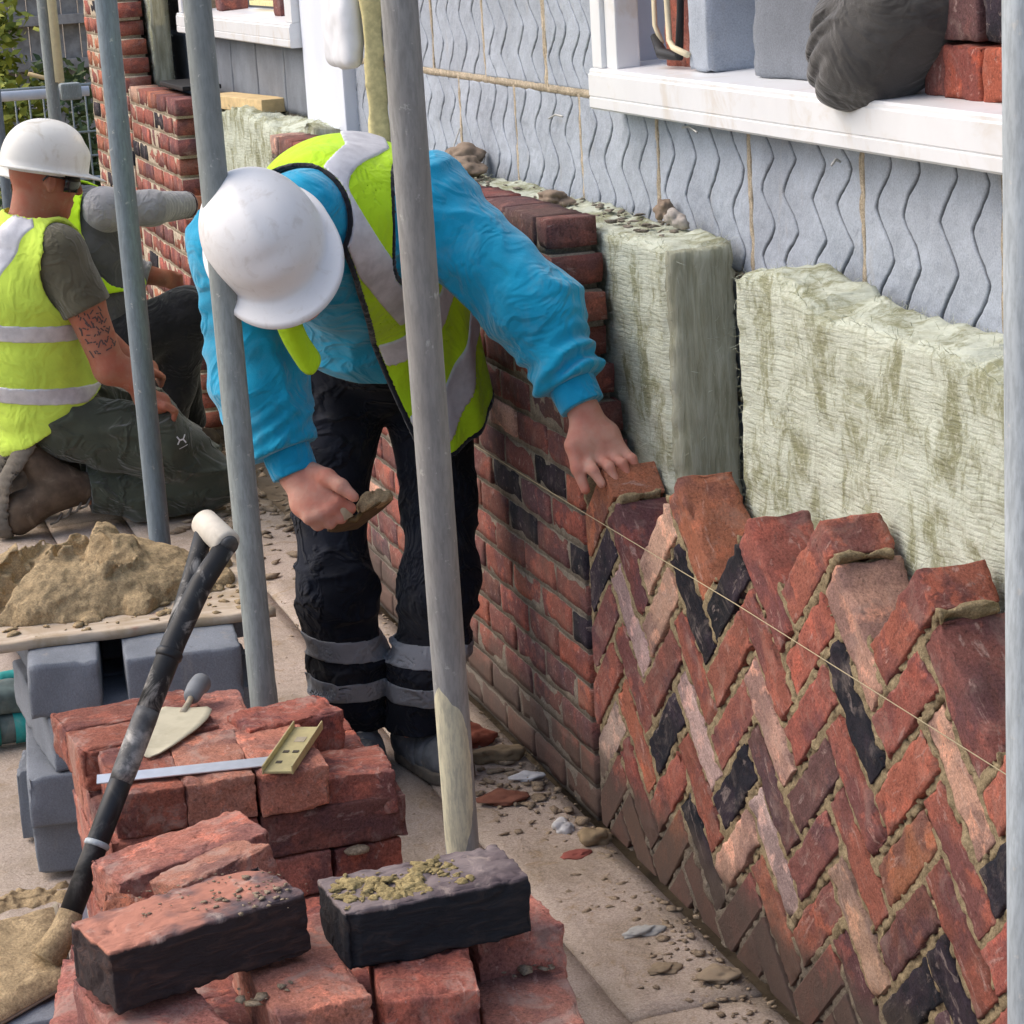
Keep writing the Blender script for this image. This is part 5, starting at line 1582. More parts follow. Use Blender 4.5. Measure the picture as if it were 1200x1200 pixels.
# wire ties sticking out of the block joints, a pine offcut, lumps on the batt top
for lab, a, b in (("thin wire tie sticking out of the joint under the right end of the sill", (0.25, 3.44, 1.306), (0.17, 3.30, 1.318)),
                  ("flattened wire tie loop just under the left part of the window sill", (0.252, 4.12, 1.318), (0.20, 3.92, 1.326)),
                  ("short wire tie in the bed joint left of the window", (0.25, 4.90, 1.290), (0.20, 4.66, 1.312)),
                  ("bent wire tie drooping onto the batt behind the pole", (0.25, 5.60, 1.225), (0.17, 5.44, 1.150))):
    o = link("wall_tie", tube_mesh("wall_tie", [a, tuple((p+q)/2 + (0, 0, 0.006)[i] for i, (p, q) in enumerate(zip(a, b))), b], 0.0022, 6), M['wire'])
    tag(o, lab, "wall tie", "wire ties in the block wall")
pn = box_obj("timber_offcut", (-0.05, -0.27, 0), (0.05, 0.27, 0.045), M['pine'], None, 0.003, world=T(0.19, 7.95, 1.150) @ RZ(R(9)))
tag(pn, "fresh yellow pine offcut lying on the torn far batt", "timber offcut")
for lab, p, r in (("brown mortar lump on the batt top just right of the painted pole", (0.16, 5.28, 1.165), (0.045, 0.075, 0.022)),
                  ("darker stone lump at the back of the batt top by the painted pole", (0.205, 5.42, 1.17), (0.04, 0.05, 0.03)),
                  ("grey crumb of mortar halfway along the batt top", (0.16, 4.62, 1.150), (0.03, 0.05, 0.016)),
                  ("pale egg-shaped stone near the cut end of the batt", (0.215, 4.07, 1.156), (0.018, 0.032, 0.017)),
                  ("whitish stone leaning on the block wall near the cut batt end", (0.235, 4.19, 1.160), (0.016, 0.024, 0.02))):
    o = lump("stone", p, r, len(lab), M['stone'], None, 0.6, 4, 0.75); o.color = ((0.42, 0.38, 0.34, 1) if 'pale' in lab or 'white' in lab else (0.25, 0.19, 0.14, 1))
    tag(o, lab, "stone", "lumps on the batt top")
sp = [(0.13 + rb.uniform(0, 0.09), rb.uniform(3.95, 5.9), 1.143, rb.choice((0.003, 0.004, 0.006, 0.010))) for _ in range(150)]
crumbs("mortar_crumbs", sp, M['mortar_old'], 21, "mortar crumbs scattered along the batt top")
wpb = link("plastic_sheet", sdf_mesh("plastic_sheet", lambda P: d_rbox(P, (0.17, 6.42, 1.50), (0.03, 0.125, 0.15), 0.028) + 0.014*fbm(P*12, 3), (0.06, 6.22, 1.28), (0.26, 6.62, 1.66), 0.008), M['white_plastic'])
tag(wpb, "pale rounded bundle of white plastic sheet hanging by the door post top", "plastic sheet")
# loose brick seen at the far end of the straight wall, things in the far window
sill_brick("dark red brick standing inside the right side of the far window", 7.82, 1.455, (0.1, 0.10, 0.22), DRED, x=0.34, group="bricks in the far window")
sill_brick("dark red brick standing at the left side of the far window", 8.85, 1.455, (0.1, 0.12, 0.22), DRED, x=0.34, group="bricks in the far window")
lv = box_obj("spirit_level", (0.36, 8.15, 1.475), (0.40, 8.62, 1.492), M['foam'], None, 0.003)
tag(lv, "small yellow level or batten lying in the far window", "level")
lamp = empty("site_lamp", (0.7, 8.05, 1.40)); tag(lamp, "small glowing work lamp inside the far window", "lamp")
s_ = NT("lit_lamp"); s_.b.inputs["Emission Color"].default_value = (1.0, 0.80, 0.55, 1); s_.b.inputs["Emission Strength"].default_value = 5.0; M['lit'] = s_.m
bm = bmesh.new(); bmesh.ops.create_uvsphere(bm, u_segments=16, v_segments=10, radius=0.035); me = bpy.data.meshes.new("bulb"); bm.to_mesh(me); bm.free()
link("bulb", me, M['lit'], lamp, T(0.7, 8.05, 1.50))
link("lamp_stand", tube_mesh("lamp_stand", [(0.7, 8.05, 0.0), (0.7, 8.05, 1.47)], 0.012, 10), M['cable_black'], lamp)
pl_ = bpy.data.lights.new("lamp_light", 'POINT'); pl_.energy = 14; pl_.color = (1.0, 0.78, 0.5); pl_.shadow_soft_size = 0.04
plo = bpy.data.objects.new("lamp_light", pl_); COL.objects.link(plo); plo.location = (0.9, 8.1, 1.75)

# ================================================================== background: fence, barrier, shrubs
fence = empty("garden_fence", (0, 15.0, 0)); tag(fence, "weathered brown wooden garden fence across the far background", "fence")
for i in range(60):
    x = -3.0 + i*0.105
    hgt = 2.25 + rb.uniform(-0.02, 0.02)
    box_obj("slat", (x, 15.0 + 0.012*(i % 2), -0.07), (x + 0.099, 15.02 + 0.012*(i % 2), hgt), M['fence'], fence, 0)
for z in (0.35, 1.0, 1.27, 1.50, 1.95):
    box_obj("rail", (-3.0, 14.93, z), (3.3, 14.999, z + 0.06), M['fence'], fence, 0.004)
bar = empty("mesh_barrier", (0, 13.0, 0)); tag(bar, "grey wire mesh site barrier standing in front of the garden fence", "barrier")
for i in range(34):
    x = -1.5 + i*0.075
    link("wire", tube_mesh("wire", [(x, 13.0, 0.0), (x, 13.0, 1.0)], 0.005, 6), M['zinc'], bar)
for z in (0.05, 0.25, 0.5, 0.62, 0.75, 1.0):
    link("rail", tube_mesh("rail", [(-1.5, 12.99, z), (1.05, 12.99, z)], 0.010 if z in (0.05, 1.0, 0.5) else 0.006, 8), M['zinc_pale' if z == 0.5 else 'zinc'], bar)
def shrub(label, x, y, z0, rx, rz, n, seed, mat, leaf=0.035):
    rr = random.Random(seed)
    r = empty("shrub", (x, y, z0)); tag(r, label, "shrub", "shrubs by the garden fence")
    for i in range(7):
        a = rr.uniform(0, 6.28)
        e = Vector((x + rx*0.7*math.cos(a), y + 0.3*math.sin(a), z0 + rz*rr.uniform(0.8, 1.7)))
        link("stem", tube_mesh("stem", [(x, y, z0), (x + 0.2*(e.x-x), y, z0 + 0.5*(e.z-z0)), tuple(e)], [0.012, 0.008, 0.003], 6), M['bark'], r)
    cl = [(x + rr.gauss(0, rx*0.55), y + rr.gauss(0, 0.22), z0 + rz + rr.gauss(0, rz*0.42)) for _ in range(26)]
    V = []
    for i in range(n):
        c = rr.choice(cl)
        p = Vector((c[0] + rr.gauss(0, 0.075), c[1] + rr.gauss(0, 0.075), max(z0 + 0.03, c[2] + rr.gauss(0, 0.075))))
        d = Vector((rr.gauss(0, 1), rr.gauss(0, 1), rr.gauss(0, 0.6))).normalized(); s_ = d.cross(Vector((rr.gauss(0, 1), rr.gauss(0, 1), rr.gauss(0, 1)))).normalized()
        L_ = leaf*rr.uniform(0.6, 1.3)
        V += [p - d*L_, p + s_*L_*0.45, p + d*L_, p - s_*L_*0.45]
    V = np.array([tuple(v) for v in V], np.float32); F = np.arange(len(V)).reshape(-1, 4)
    link("foliage", np_mesh("foliage", V, F, False), mat, r)
shrub("yellow-green leafy shrub at the top left edge in front of the fence", -0.18, 13.9, -0.05, 0.26, 1.0, 2400, 1, M['leaf'], 0.045)
shrub("dark green bush between the sleeved pole and the brick pier", 0.42, 14.2, -0.05, 0.20, 0.55, 1200, 2, M['leaf_dark'], 0.04)
shrub("low dark undergrowth bush behind the mesh barrier", 0.15, 13.5, -0.05, 0.5, 0.28, 1500, 3, M['leaf_dark'], 0.04)
tw = link("cut_branch", tube_mesh("cut_branch", [(0.03, 13.2, 1.07), (0.12, 13.2, 1.04), (0.26, 13.2, 0.985)], [0.012, 0.011, 0.006], 8), M['pine'])
tag(tw, "bare orange-brown twig slanting down right of the sleeved pole", "twig")
# ================================================================== people
def V3(*a): return np.array(a, np.float32)
def unit(v): v = np.array(v, float); return v/np.linalg.norm(v)
def plane(P, o, n):                      # > 0 on the side n points to
    return (P - np.array(o, np.float32)) @ np.array(unit(n), np.float32)

def helmet(parent, rim, Fd, Ud, mat, k=1.0, vents=False):
    """safety helmet shell: dome with a soft front bulge, gutter lip and peak"""
    U = unit(Ud); Fv = np.array(Fd, float); Fv = unit(Fv - U*(Fv @ U)); S = np.cross(U, Fv)
    nt, nv = 96, 26
    th = np.linspace(0, 2*np.pi, nt, endpoint=False)
    rows = []
    c, s = np.cos(th), np.sin(th)
    a = np.where(c > 0, 0.134, 0.138)*k; b = 0.113*k
    for i in range(nv):
        v = i/(nv-1)                      # 0 apex .. 1 rim
        ang = v*np.pi/2
        rr = np.sin(ang)**0.88; hh = np.cos(ang)**0.80
        h = 0.142*k*hh
        x = a*rr*c; y = b*rr*s
        # front crease: a shallow W shaped step where the dome meets the forehead
        fr = np.clip(c, 0, 1)**2
        x = x + 0.006*k*fr*np.exp(-((v-0.80)/0.10)**2) - 0.004*k*fr*np.exp(-((v-0.62)/0.07)**2)*np.clip(1-np.abs(s)*1.4, 0, 1)
        # centre ridge along the crown
        z = h + 0.004*k*np.exp(-(y/(0.02*k))**2)*(1-v)**0.5
        rows.append(np.stack([x, y, z + 0*x], -1))
    base = rows[-1]
    pk = np.clip(c, 0, 1)**1.7
    for out, dz in ((0.004, -0.003), (0.011, -0.004), (0.014, -0.0075), (0.013, -0.011)):
        e = out + np.where(c > 0, pk*(0.046 if out > 0.005 else 0.02)*(out/0.014 if out < 0.014 else 1), 0)
        n = np.stack([c/a, s/b], -1); n = n/np.linalg.norm(n, axis=1, keepdims=True)
        rows.append(np.stack([base[:, 0] + k*e*n[:, 0], base[:, 1] + k*e*n[:, 1], base[:, 2] + k*(dz - pk*0.012*(e/0.06) )], -1))
    P = np.stack(rows)                    # (rows, nt, 3)
    Wd = np.array(rim) + P[..., :1]*Fv + P[..., 1:2]*S + P[..., 2:3]*U
    n0, n1 = P.shape[:2]
    I = np.arange(n0*n1).reshape(n0, n1)
    J = np.roll(I, -1, 1)
    F = np.stack([I[:-1], I[1:], J[1:], J[:-1]], -1).reshape(-1, 4)
    me = np_mesh("hard_hat", Wd.reshape(-1, 3), F)
    me.materials.append(mat)
    o = link("hard_hat", me, None, parent)
    bm = bmesh.new(); bm.from_mesh(me); bmesh.ops.remove_doubles(bm, verts=bm.verts, dist=0.0004); bmesh.ops.recalc_face_normals(bm, faces=bm.faces)
    for f in bm.faces: f.smooth = True
    bm.to_mesh(me); bm.free()
    md = o.modifiers.new("shell", 'SOLIDIFY'); md.thickness = 0.003; md.offset = -1
    # inner harness band, visible below the shell
    th2 = np.linspace(0, 2*np.pi, 48, endpoint=False)
    B = []
    for z in (0.012, -0.018):
        B.append(np.stack([0.109*k*np.cos(th2), 0.089*k*np.sin(th2), 0*th2 + z*k], -1))
    B = np.stack(B); Wb = np.array(rim) + B[..., :1]*Fv + B[..., 1:2]*S + B[..., 2:3]*U
    I = np.arange(96).reshape(2, 48); J = np.roll(I, -1, 1)
    hb = link("headband", np_mesh("headband", Wb.reshape(-1, 3), np.stack([I[0], I[1], J[1], J[0]], -1)), M['white_plastic'], parent)
    hb.modifiers.new("shell", 'SOLIDIFY').thickness = 0.002
    return o

def head_sdf(c, Fd, Ud, k=1.0):
    U = unit(Ud); Fv = np.array(Fd, float); Fv = unit(Fv - U*(Fv @ U)); S = np.cross(U, Fv)
    c = np.array(c, float)
    rot = np.stack([Fv, S, U], 1)
    L = lambda f, s, u: tuple(c + k*(f*Fv + s*S + u*U))
    def f(P):
        d = d_ell(P, L(-0.012, 0, 0.022), (0.098*k, 0.076*k, 0.10*k), rot)
        d = smin(d, d_ell(P, L(0.028, 0, -0.045), (0.062*k, 0.058*k, 0.078*k), rot), 0.03)
        d = smin(d, d_ell(P, L(0.060, 0, -0.100), (0.026*k, 0.030*k, 0.022*k), rot), 0.03)      # chin
        d = smin(d, d_limb(P, L(0.088, 0, 0.010), L(0.108, 0, -0.028), 0.010*k, 0.014*k), 0.012)  # nose
        d = smin(d, d_limb(P, L(0.082, -0.034, 0.022), L(0.082, 0.034, 0.022), 0.011*k, 0.011*k), 0.014)  # brow
        for sg in (-1, 1):
            d = np.maximum(d, -(d_ell(P, L(0.098, sg*0.031, 0.0), (0.016*k, 0.017*k, 0.011*k), rot)))
            d = smin(d, d_ell(P, L(0.080, sg*0.031, 0.0), (0.013*k, 0.014*k, 0.012*k), rot), 0.004)  # eyes
            d = smin(d, d_ell(P, L(0.058, sg*0.044, -0.03), (0.024*k, 0.018*k, 0.02*k), rot), 0.02)  # cheek
            e = d_ell(P, L(-0.008, sg*0.078, -0.008), (0.017*k, 0.008*k, 0.032*k), rot)
            e = np.maximum(e, -d_ell(P, L(-0.004, sg*0.088, -0.004), (0.010*k, 0.008*k, 0.020*k), rot))
            d = smin(d, e, 0.006)                                                             # ears
        m = d_ell(P, L(0.094, 0, -0.066), (0.012*k, 0.024*k, 0.004*k), rot)
        d = smin(d, d_ell(P, L(0.084, 0, -0.066), (0.014*k, 0.025*k, 0.012*k), rot), 0.008)
        return np.maximum(d, -m)
    return f, L, rot

# ------------------------------------------------------------------ 1. the stooping bricklayer
p1 = empty("person", (-0.28, 4.58, 0))
tag(p1, "stooping person in turquoise sweatshirt, yellow vest and white helmet laying a brick", "person")
RSH, LSH = (-0.585, 4.175, 1.170), (-0.215, 4.265, 1.195)
T1 = [(-0.215, 4.665, 0.870), (-0.255, 4.565, 0.995), (-0.350, 4.375, 1.150), (-0.415, 4.235, 1.195)]
lat1 = unit(np.array(LSH) - np.array(RSH)); ax1 = unit(np.array(T1[3]) - np.array(T1[0]))
dor1 = unit(np.cross(ax1, lat1)); 
LARM = [LSH, (-0.055, 4.115, 1.005), (-0.012, 4.025, 0.852)]
RARM = [RSH, (-0.580, 4.165, 0.930), (-0.540, 4.105, 0.775)]
rimc = V3(-0.597, 3.972, 1.232); U1 = unit((-0.433, -0.612, 0.663)); F1 = unit((0.162, -0.778, -0.605))
rimc = rimc - 0.058*U1
hd1, HL1, hrot1 = head_sdf(rimc - 0.030*U1, F1, U1)
NECK1 = (-0.470, 4.150, 1.222)
def hand_l(P):
    d = d_chain(P, [(-0.010, 4.035, 0.865), (-0.008, 4.02, 0.834)], [0.031, 0.029])
    palm = [((-0.022, 3.985, 0.775), (-0.020, 3.970, 0.747)), ((0.002, 3.990, 0.775), (0.006, 3.967, 0.743)), ((0.020, 3.995, 0.778), (0.030, 3.967, 0.745)), ((0.034, 4.0, 0.785), (0.052, 3.972, 0.750))]
    for a, b in palm:
        d = smin(d, d_chain(P, [(-0.004, 4.018, 0.825), a, b], [0.022, 0.0165, 0.0125]), 0.014)
    for pts in ([(-0.020, 3.970, 0.747), (-0.020, 3.940, 0.733), (-0.009, 3.927, 0.709)],
                [(0.006, 3.967, 0.743), (0.010, 3.938, 0.737), (0.018, 3.927, 0.712)],
                [(0.030, 3.967, 0.745), (0.037, 3.942, 0.739), (0.044, 3.933, 0.716)],
                [(0.052, 3.972, 0.750), (0.060, 3.953, 0.742), (0.065, 3.943, 0.724)]):
        f = d_chain(P, pts, [0.0112, 0.0098, 0.0082], 0.006)
        f = np.minimum(f, d_ell(P, pts[1], (0.0105, 0.0105, 0.0105)))
        d = smin(d, f, 0.005)
    t = d_chain(P, [(-0.020, 4.005, 0.805), (-0.043, 3.980, 0.775), (-0.042, 3.962, 0.735), (-0.034, 3.948, 0.697)], [0.018, 0.0145, 0.0118, 0.0090], 0.008)
    return smin(d, t, 0.010)
def hand_r(P):
    d = d_chain(P, [(-0.548, 4.112, 0.79), (-0.538, 4.10, 0.762)], [0.032, 0.030])
    for a, b in (((-0.500, 4.055, 0.735), (-0.478, 4.022, 0.717)), ((-0.512, 4.052, 0.724), (-0.496, 4.018, 0.705)),
                 ((-0.524, 4.052, 0.715), (-0.515, 4.020, 0.697)), ((-0.536, 4.058, 0.712), (-0.532, 4.028, 0.693))):
        d = smin(d, d_chain(P, [(-0.532, 4.092, 0.755), a, b], [0.024, 0.0185, 0.0128]), 0.016)
    for pts in ([(-0.478, 4.022, 0.717), (-0.458, 4.020, 0.702), (-0.464, 4.046, 0.698)],
                [(-0.496, 4.018, 0.705), (-0.476, 4.018, 0.687), (-0.482, 4.046, 0.686)],
                [(-0.515, 4.020, 0.697), (-0.496, 4.022, 0.679), (-0.502, 4.048, 0.680)],
                [(-0.532, 4.028, 0.693), (-0.516, 4.032, 0.676), (-0.520, 4.054, 0.678)]):
        d = smin(d, d_chain(P, pts, [0.0115, 0.0105, 0.0092], 0.006), 0.005)
    t = d_chain(P, [(-0.512, 4.075, 0.765), (-0.492, 4.035, 0.760), (-0.474, 4.006, 0.748), (-0.456, 3.990, 0.729)], [0.019, 0.0160, 0.0128, 0.0098], 0.008)
    return smin(d, t, 0.008)
RL = [(-0.305, 4.670, 0.830), (-0.366, 4.605, 0.560), (-0.378, 4.555, 0.405), (-0.356, 4.590, 0.210), (-0.342, 4.625, 0.085)]
LL = [(-0.138, 4.660, 0.830), (-0.138, 4.580, 0.545), (-0.172, 4.505, 0.390), (-0.212, 4.515, 0.210), (-0.232, 4.535, 0.085)]
def body1(P):
    d = d_chain(P, T1, [0.115, 0.115, 0.130, 0.095], 0.05)
    d = smin(d, d_limb(P, RSH, LSH, 0.055, 0.055), 0.05)
    d = smin(d, d_chain(P, [NECK1, tuple((np.array(NECK1) + np.array(HL1(-0.03, 0, -0.06)))/2), HL1(-0.02, 0, -0.05)], [0.062, 0.056, 0.054]), 0.03)
    d = smin(d, hd1(P), 0.015)
    d = smin(d, d_chain(P, LARM, [0.052, 0.042, 0.030], 0.02), 0.03)
    d = smin(d, d_chain(P, RARM, [0.052, 0.042, 0.030], 0.02), 0.03)
    d = smin(d, hand_l(P), 0.006); d = smin(d, hand_r(P), 0.006)
    for leg in (RL, LL):
        d = smin(d, d_chain(P, leg, [0.080, 0.055, 0.050, 0.045, 0.036], 0.02), 0.03)
    return d
link("body", sdf_mesh("body", body1, (-0.74, 3.84, 0.03), (0.12, 4.86, 1.38), 0.0036), M['skin'], p1)
# sweatshirt
def arm_folds(P, a, b, amp, wl, seed):
    a = np.array(a); b = np.array(b); t = (P - a) @ unit(b - a)
    return amp*np.sin(t*2*np.pi/wl + 4.0*vnoise(P*11 + seed) + seed)*np.clip(vnoise(P*7 + seed*3) + 0.55, 0, 1)
def cuff_folds(P, arm):
    a, b = np.array(arm[1]), np.array(arm[2]); e = unit(b - a); L = np.linalg.norm(b - a)
    t = (P - a) @ e
    k = np.clip((t - 0.15*L)/(0.6*L), 0, 1)
    return 0.0075*k*np.sin((t + 0.035*vnoise(P*8 + 2))*2*np.pi/0.030 + 3*vnoise(P*13 + 7))*np.clip(vnoise(P*9 + 3) + 0.6, 0, 1)
def torso1(P, grow=0.0):
    d = d_chain(P, T1, [0.152, 0.150, 0.162, 0.120], 0.06)
    d = smin(d, d_limb(P, RSH, LSH, 0.082, 0.088), 0.07)
    belly = np.array(T1[1]) - dor1*0.02 - ax1*0.02
    d = smin(d, d_ell(P, tuple(belly), (0.165, 0.150, 0.14)), 0.06)
    return d - grow
HEM1 = (-0.31, 4.50, 0.842)
def sweat1(P):
    d = torso1(P)
    al = d_chain(P, LARM, [0.088, 0.080, 0.056], 0.04) + arm_folds(P, LARM[0], LARM[1], 0.006, 0.06, 1) + cuff_folds(P, LARM)
    ar = d_chain(P, RARM, [0.085, 0.080, 0.057], 0.04) + arm_folds(P, RARM[0], RARM[1], 0.006, 0.055, 2) + cuff_folds(P, RARM)
    d = smin(d, al, 0.05); d = smin(d, ar, 0.045)
    rg = 1 - np.abs(vnoise(P*np.array([10, 10, 12]) + 31))*2.4
    d = d + 0.006*fbm(P*np.array([9, 9, 7]), 2) + 0.0018*fbm(P*40, 2) - 0.009*np.clip(rg, 0, 1)**2
    d = smin(d, np.maximum(d_limb(P, NECK1, tuple(np.array(NECK1) - 0.06*ax1*0 + 0.055*unit(np.array(HL1(-0.02, 0, -0.05)) - np.array(NECK1))), 0.078, 0.070), 0*d[:] - 1), 0.02)
    d = np.maximum(d, -plane(P, HEM1, ax1*0.9 + np.array((0, 0, 0.25))))
    # sleeves stop at the cuffs
    el = np.array(LARM[2]) - np.array(LARM[1]); er = np.array(RARM[2]) - np.array(RARM[1])
    nearl = np.linalg.norm(P - np.array(LARM[2], np.float32), axis=1) < 0.12
    nearr = np.linalg.norm(P - np.array(RARM[2], np.float32), axis=1) < 0.12
    d = np.where(nearl, np.maximum(d, plane(P, np.array(LARM[2]) - 0.028*unit(el), el)), d)
    d = np.where(nearr, np.maximum(d, plane(P, np.array(RARM[2]) - 0.028*unit(er), er)), d)
    # hollow it
    neckv = unit(np.array(HL1(-0.02, 0, -0.05)) - np.array(NECK1))
    hole = d_limb(P, tuple(np.array(NECK1)), tuple(np.array(NECK1) + 0.2*neckv), 0.064, 0.066)
    return np.maximum(d, -hole)
link("sweatshirt", sdf_mesh("sweatshirt", sweat1, (-0.78, 3.92, 0.66), (0.12, 4.92, 1.42), 0.0055), M['sweat'], p1)
def cuff(P, arm):
    e = unit(np.array(arm[2]) - np.array(arm[1])); o = np.array(arm[2])
    d = d_limb(P, tuple(o - 0.05*e), tuple(o + 0.012*e), 0.0455, 0.0425) - 0.0012*np.abs(np.sin(np.arctan2((P-o) @ unit(np.cross(e, (0, 1, 0.3))), (P-o) @ unit(np.cross(np.cross(e, (0, 1, 0.3)), e)))*22))
    d = np.maximum(d, np.maximum(plane(P, o + 0.018*e, e), -plane(P, o - 0.050*e, e)))
    return d
for arm in (LARM, RARM):
    o = np.array(arm[2])
    link("cuff", sdf_mesh("cuff", lambda P: cuff(P, arm), o - 0.09, o + 0.09, 0.003), M['sweat_rib'], p1)
# trousers
def trous1(P):
    d = d_chain(P, [T1[0], (-0.235, 4.60, 0.93)], [0.150, 0.145], 0.04)
    for i, leg in enumerate((RL, LL)):
        l = d_chain(P, leg, [0.100, 0.073, 0.076, 0.073, 0.069], 0.03)
        z = P[:, 2]
        rg = 1 - np.abs(vnoise(P*np.array([9, 9, 19]) + i*7 + np.stack([z*6, z*4, 0*z], -1)))*2.2
        l = l - 0.014*np.clip(rg, 0, 1)**2*np.clip(0.75 - z, 0.1, 0.5)/0.5
        l = l + 0.006*fbm(P*np.array([14, 14, 8]) + i*5, 2)
        d = smin(d, l, np.where(z > 0.62, 0.018, 0.0025))
    d = np.maximum(d, 0.088 - P[:, 2])
    return d
link("trousers", sdf_mesh("trousers", trous1, (-0.52, 4.36, 0.05), (0.02, 4.90, 1.08), 0.0052), M['navy'], p1)
for z0, z1, tl in ((0.245, 0.295, 0.10), (0.160, 0.205, 0.06)):
    def band(P):
        zz = P[:, 2] + tl*(P[:, 0] + 0.28)
        return np.maximum(np.abs(trous1(P) - 0.0005) - 0.0022, np.maximum(zz - z1, z0 - zz))
    link("reflective_band", sdf_mesh("reflective_band", band, (-0.50, 4.40, z0 - 0.05), (-0.05, 4.74, z1 + 0.05), 0.0032), M['tape_dark'], p1)
# boots
def boot(P, ank, heel, toe, k=1.0, only_sole=False):
    d = d_chain(P, [(ank[0], ank[1], ank[2]+0.03), (heel[0], heel[1], 0.045)], [0.052*k, 0.046*k], 0.02)
    mid = tuple((np.array(heel) + np.array(toe))/2 + np.array((0, 0, 0.02)))
    d = smin(d, d_chain(P, [(heel[0], heel[1], 0.045), mid, toe], [0.043*k, 0.046*k, 0.047*k], 0.03), 0.03)
    sole = d_chain(P*np.array([1, 1, 0.35]), [(heel[0], heel[1], 0.004), (toe[0], toe[1], 0.004)], [0.047*k, 0.053*k], 0.02)
    if only_sole:
        return np.maximum(np.maximum(sole, P[:, 2] - 0.027), 0.0015 - P[:, 2])
    # toe cap seam, tongue ridge and creases across the instep
    tv = unit(np.array((toe[0]-heel[0], toe[1]-heel[1], 0))); t = (P - np.array((heel[0], heel[1], 0), np.float32)) @ tv
    d = d + 0.004*np.exp(-((t - 0.112)/0.004)**2) + 0.003*np.exp(-((t - 0.075 + 0.3*(P[:, 2]-0.08))/0.004)**2)
    d = d + 0.004*fbm(P*38, 3)
    return np.maximum(d, 0.020 - P[:, 2])
for a, h_, t_ in (((-0.342, 4.632, 0.13), (-0.348, 4.640, 0), (-0.356, 4.500, 0.040)), ((-0.232, 4.54, 0.13), (-0.228, 4.58, 0), (-0.195, 4.440, 0.040))):
    b_ = link("boot", sdf_mesh("boot", lambda P: boot(P, a, h_, t_), np.minimum(h_, t_) - V3(0.1, 0.1, 0.01), np.maximum(h_, t_) + V3(0.1, 0.1, 0.2), 0.0032), M['boot'], p1)
    link("sole", sdf_mesh("sole", lambda P: boot(P, a, h_, t_, 1.0, True), np.minimum(h_, t_) - V3(0.1, 0.1, 0.01), np.maximum(h_, t_) + V3(0.1, 0.1, 0.06), 0.004), M['sole'], b_)
    dirv = unit(np.array(t_)*(1, 1, 0) - np.array(h_)*(1, 1, 0)); sd_ = np.cross(dirv, (0, 0, 1))
    for q in range(4):
        c_ = np.array((h_[0], h_[1], 0)) + dirv*(0.050 + 0.019*q) + np.array((0, 0, 0.108 - 0.009*q))
        link("lace", tube_mesh("lace", [tuple(c_ - sd_*0.024 - (0, 0, .008)), tuple(c_ + dirv*0.004), tuple(c_ + sd_*0.024 - (0, 0, .008))], 0.0042, 6), M['grip'], b_)
# hi-vis waistcoat
C1 = np.array(T1[2])
def vest_base(P):
    d = torso1(P, 0.012)
    d = smin(d, d_chain(P, [T1[1], (-0.205, 4.59, 0.80), (-0.185, 4.575, 0.70)], [0.155, 0.166, 0.172], 0.05), 0.06)
    d = d + 0.006*fbm(P*np.array([8, 8, 6]) + 4, 2) + 0.0035*np.sin((P @ lat1)*2*np.pi/0.085 + 3*vnoise(P*5))*np.clip(-((P - C1) @ ax1)*4, 0, 1)
    return d
def vest_region(P):
    Q = P - C1.astype(np.float32)
    l = Q @ lat1; t = Q @ ax1; n = Q @ dor1
    # opening at the front: between a raking edge on each side
    le = -0.03 - 0.42*t
    r = np.minimum(le - l, np.minimum(l - le + 0.20, -0.02 - n))
    for c, rad in (((-0.195, 4.195, 1.180), 0.140), ((-0.665, 4.115, 1.15), 0.135)):
        r = np.maximum(r, rad - np.linalg.norm(P - np.array(c, np.float32), axis=1))
    r = np.maximum(r, 0.108 - np.linalg.norm(P - np.array((-0.505, 4.125, 1.215), np.float32), axis=1))
    hem = -plane(P, (-0.03, 4.50, 0.775), ax1*0.62 + np.array((0, 0, 0.5)))
    return np.maximum(r, hem)
def vest1(P):
    return np.maximum(np.abs(vest_base(P)) - 0.0038, vest_region(P))
VL, VH = (-0.74, 3.98, 0.62), (0.12, 4.95, 1.46)
vest = link("hi_vis_vest", sdf_mesh("hi_vis_vest", vest1, VL, VH, 0.0050), M['hivis'], p1)
def edge1(P):
    return np.maximum(np.abs(vest_base(P)) - 0.0052, np.abs(vest_region(P) + 0.002) - 0.0052)
link("edging", sdf_mesh("edging", edge1, VL, VH, 0.0042), M['edging'], vest)
def tape1(P):
    Q = P - C1.astype(np.float32)
    l = Q @ lat1; t = Q @ ax1
    n = Q @ dor1
    w = np.clip((n + 0.09)/0.14, 0, 1); w = w*w*(3-2*w)
    lc = (1-w)*(0.035 - 0.59*t) + w*(0.11 - 0.55*t)
    v = np.minimum(np.abs(l - lc) - 0.030, np.abs(l - lc + 0.24) - 0.027)
    v = np.maximum(v, -t - 0.09)
    h = np.minimum(np.abs(t + 0.165) - 0.026, np.abs(t + 0.30) - 0.026)
    return np.maximum(np.abs(vest_base(P) - 0.0035) - 0.0042, np.maximum(np.minimum(v, h), vest_region(P) + 0.006))
link("reflective_tape", sdf_mesh("reflective_tape", tape1, VL, VH, 0.0038), M['tape'], vest)
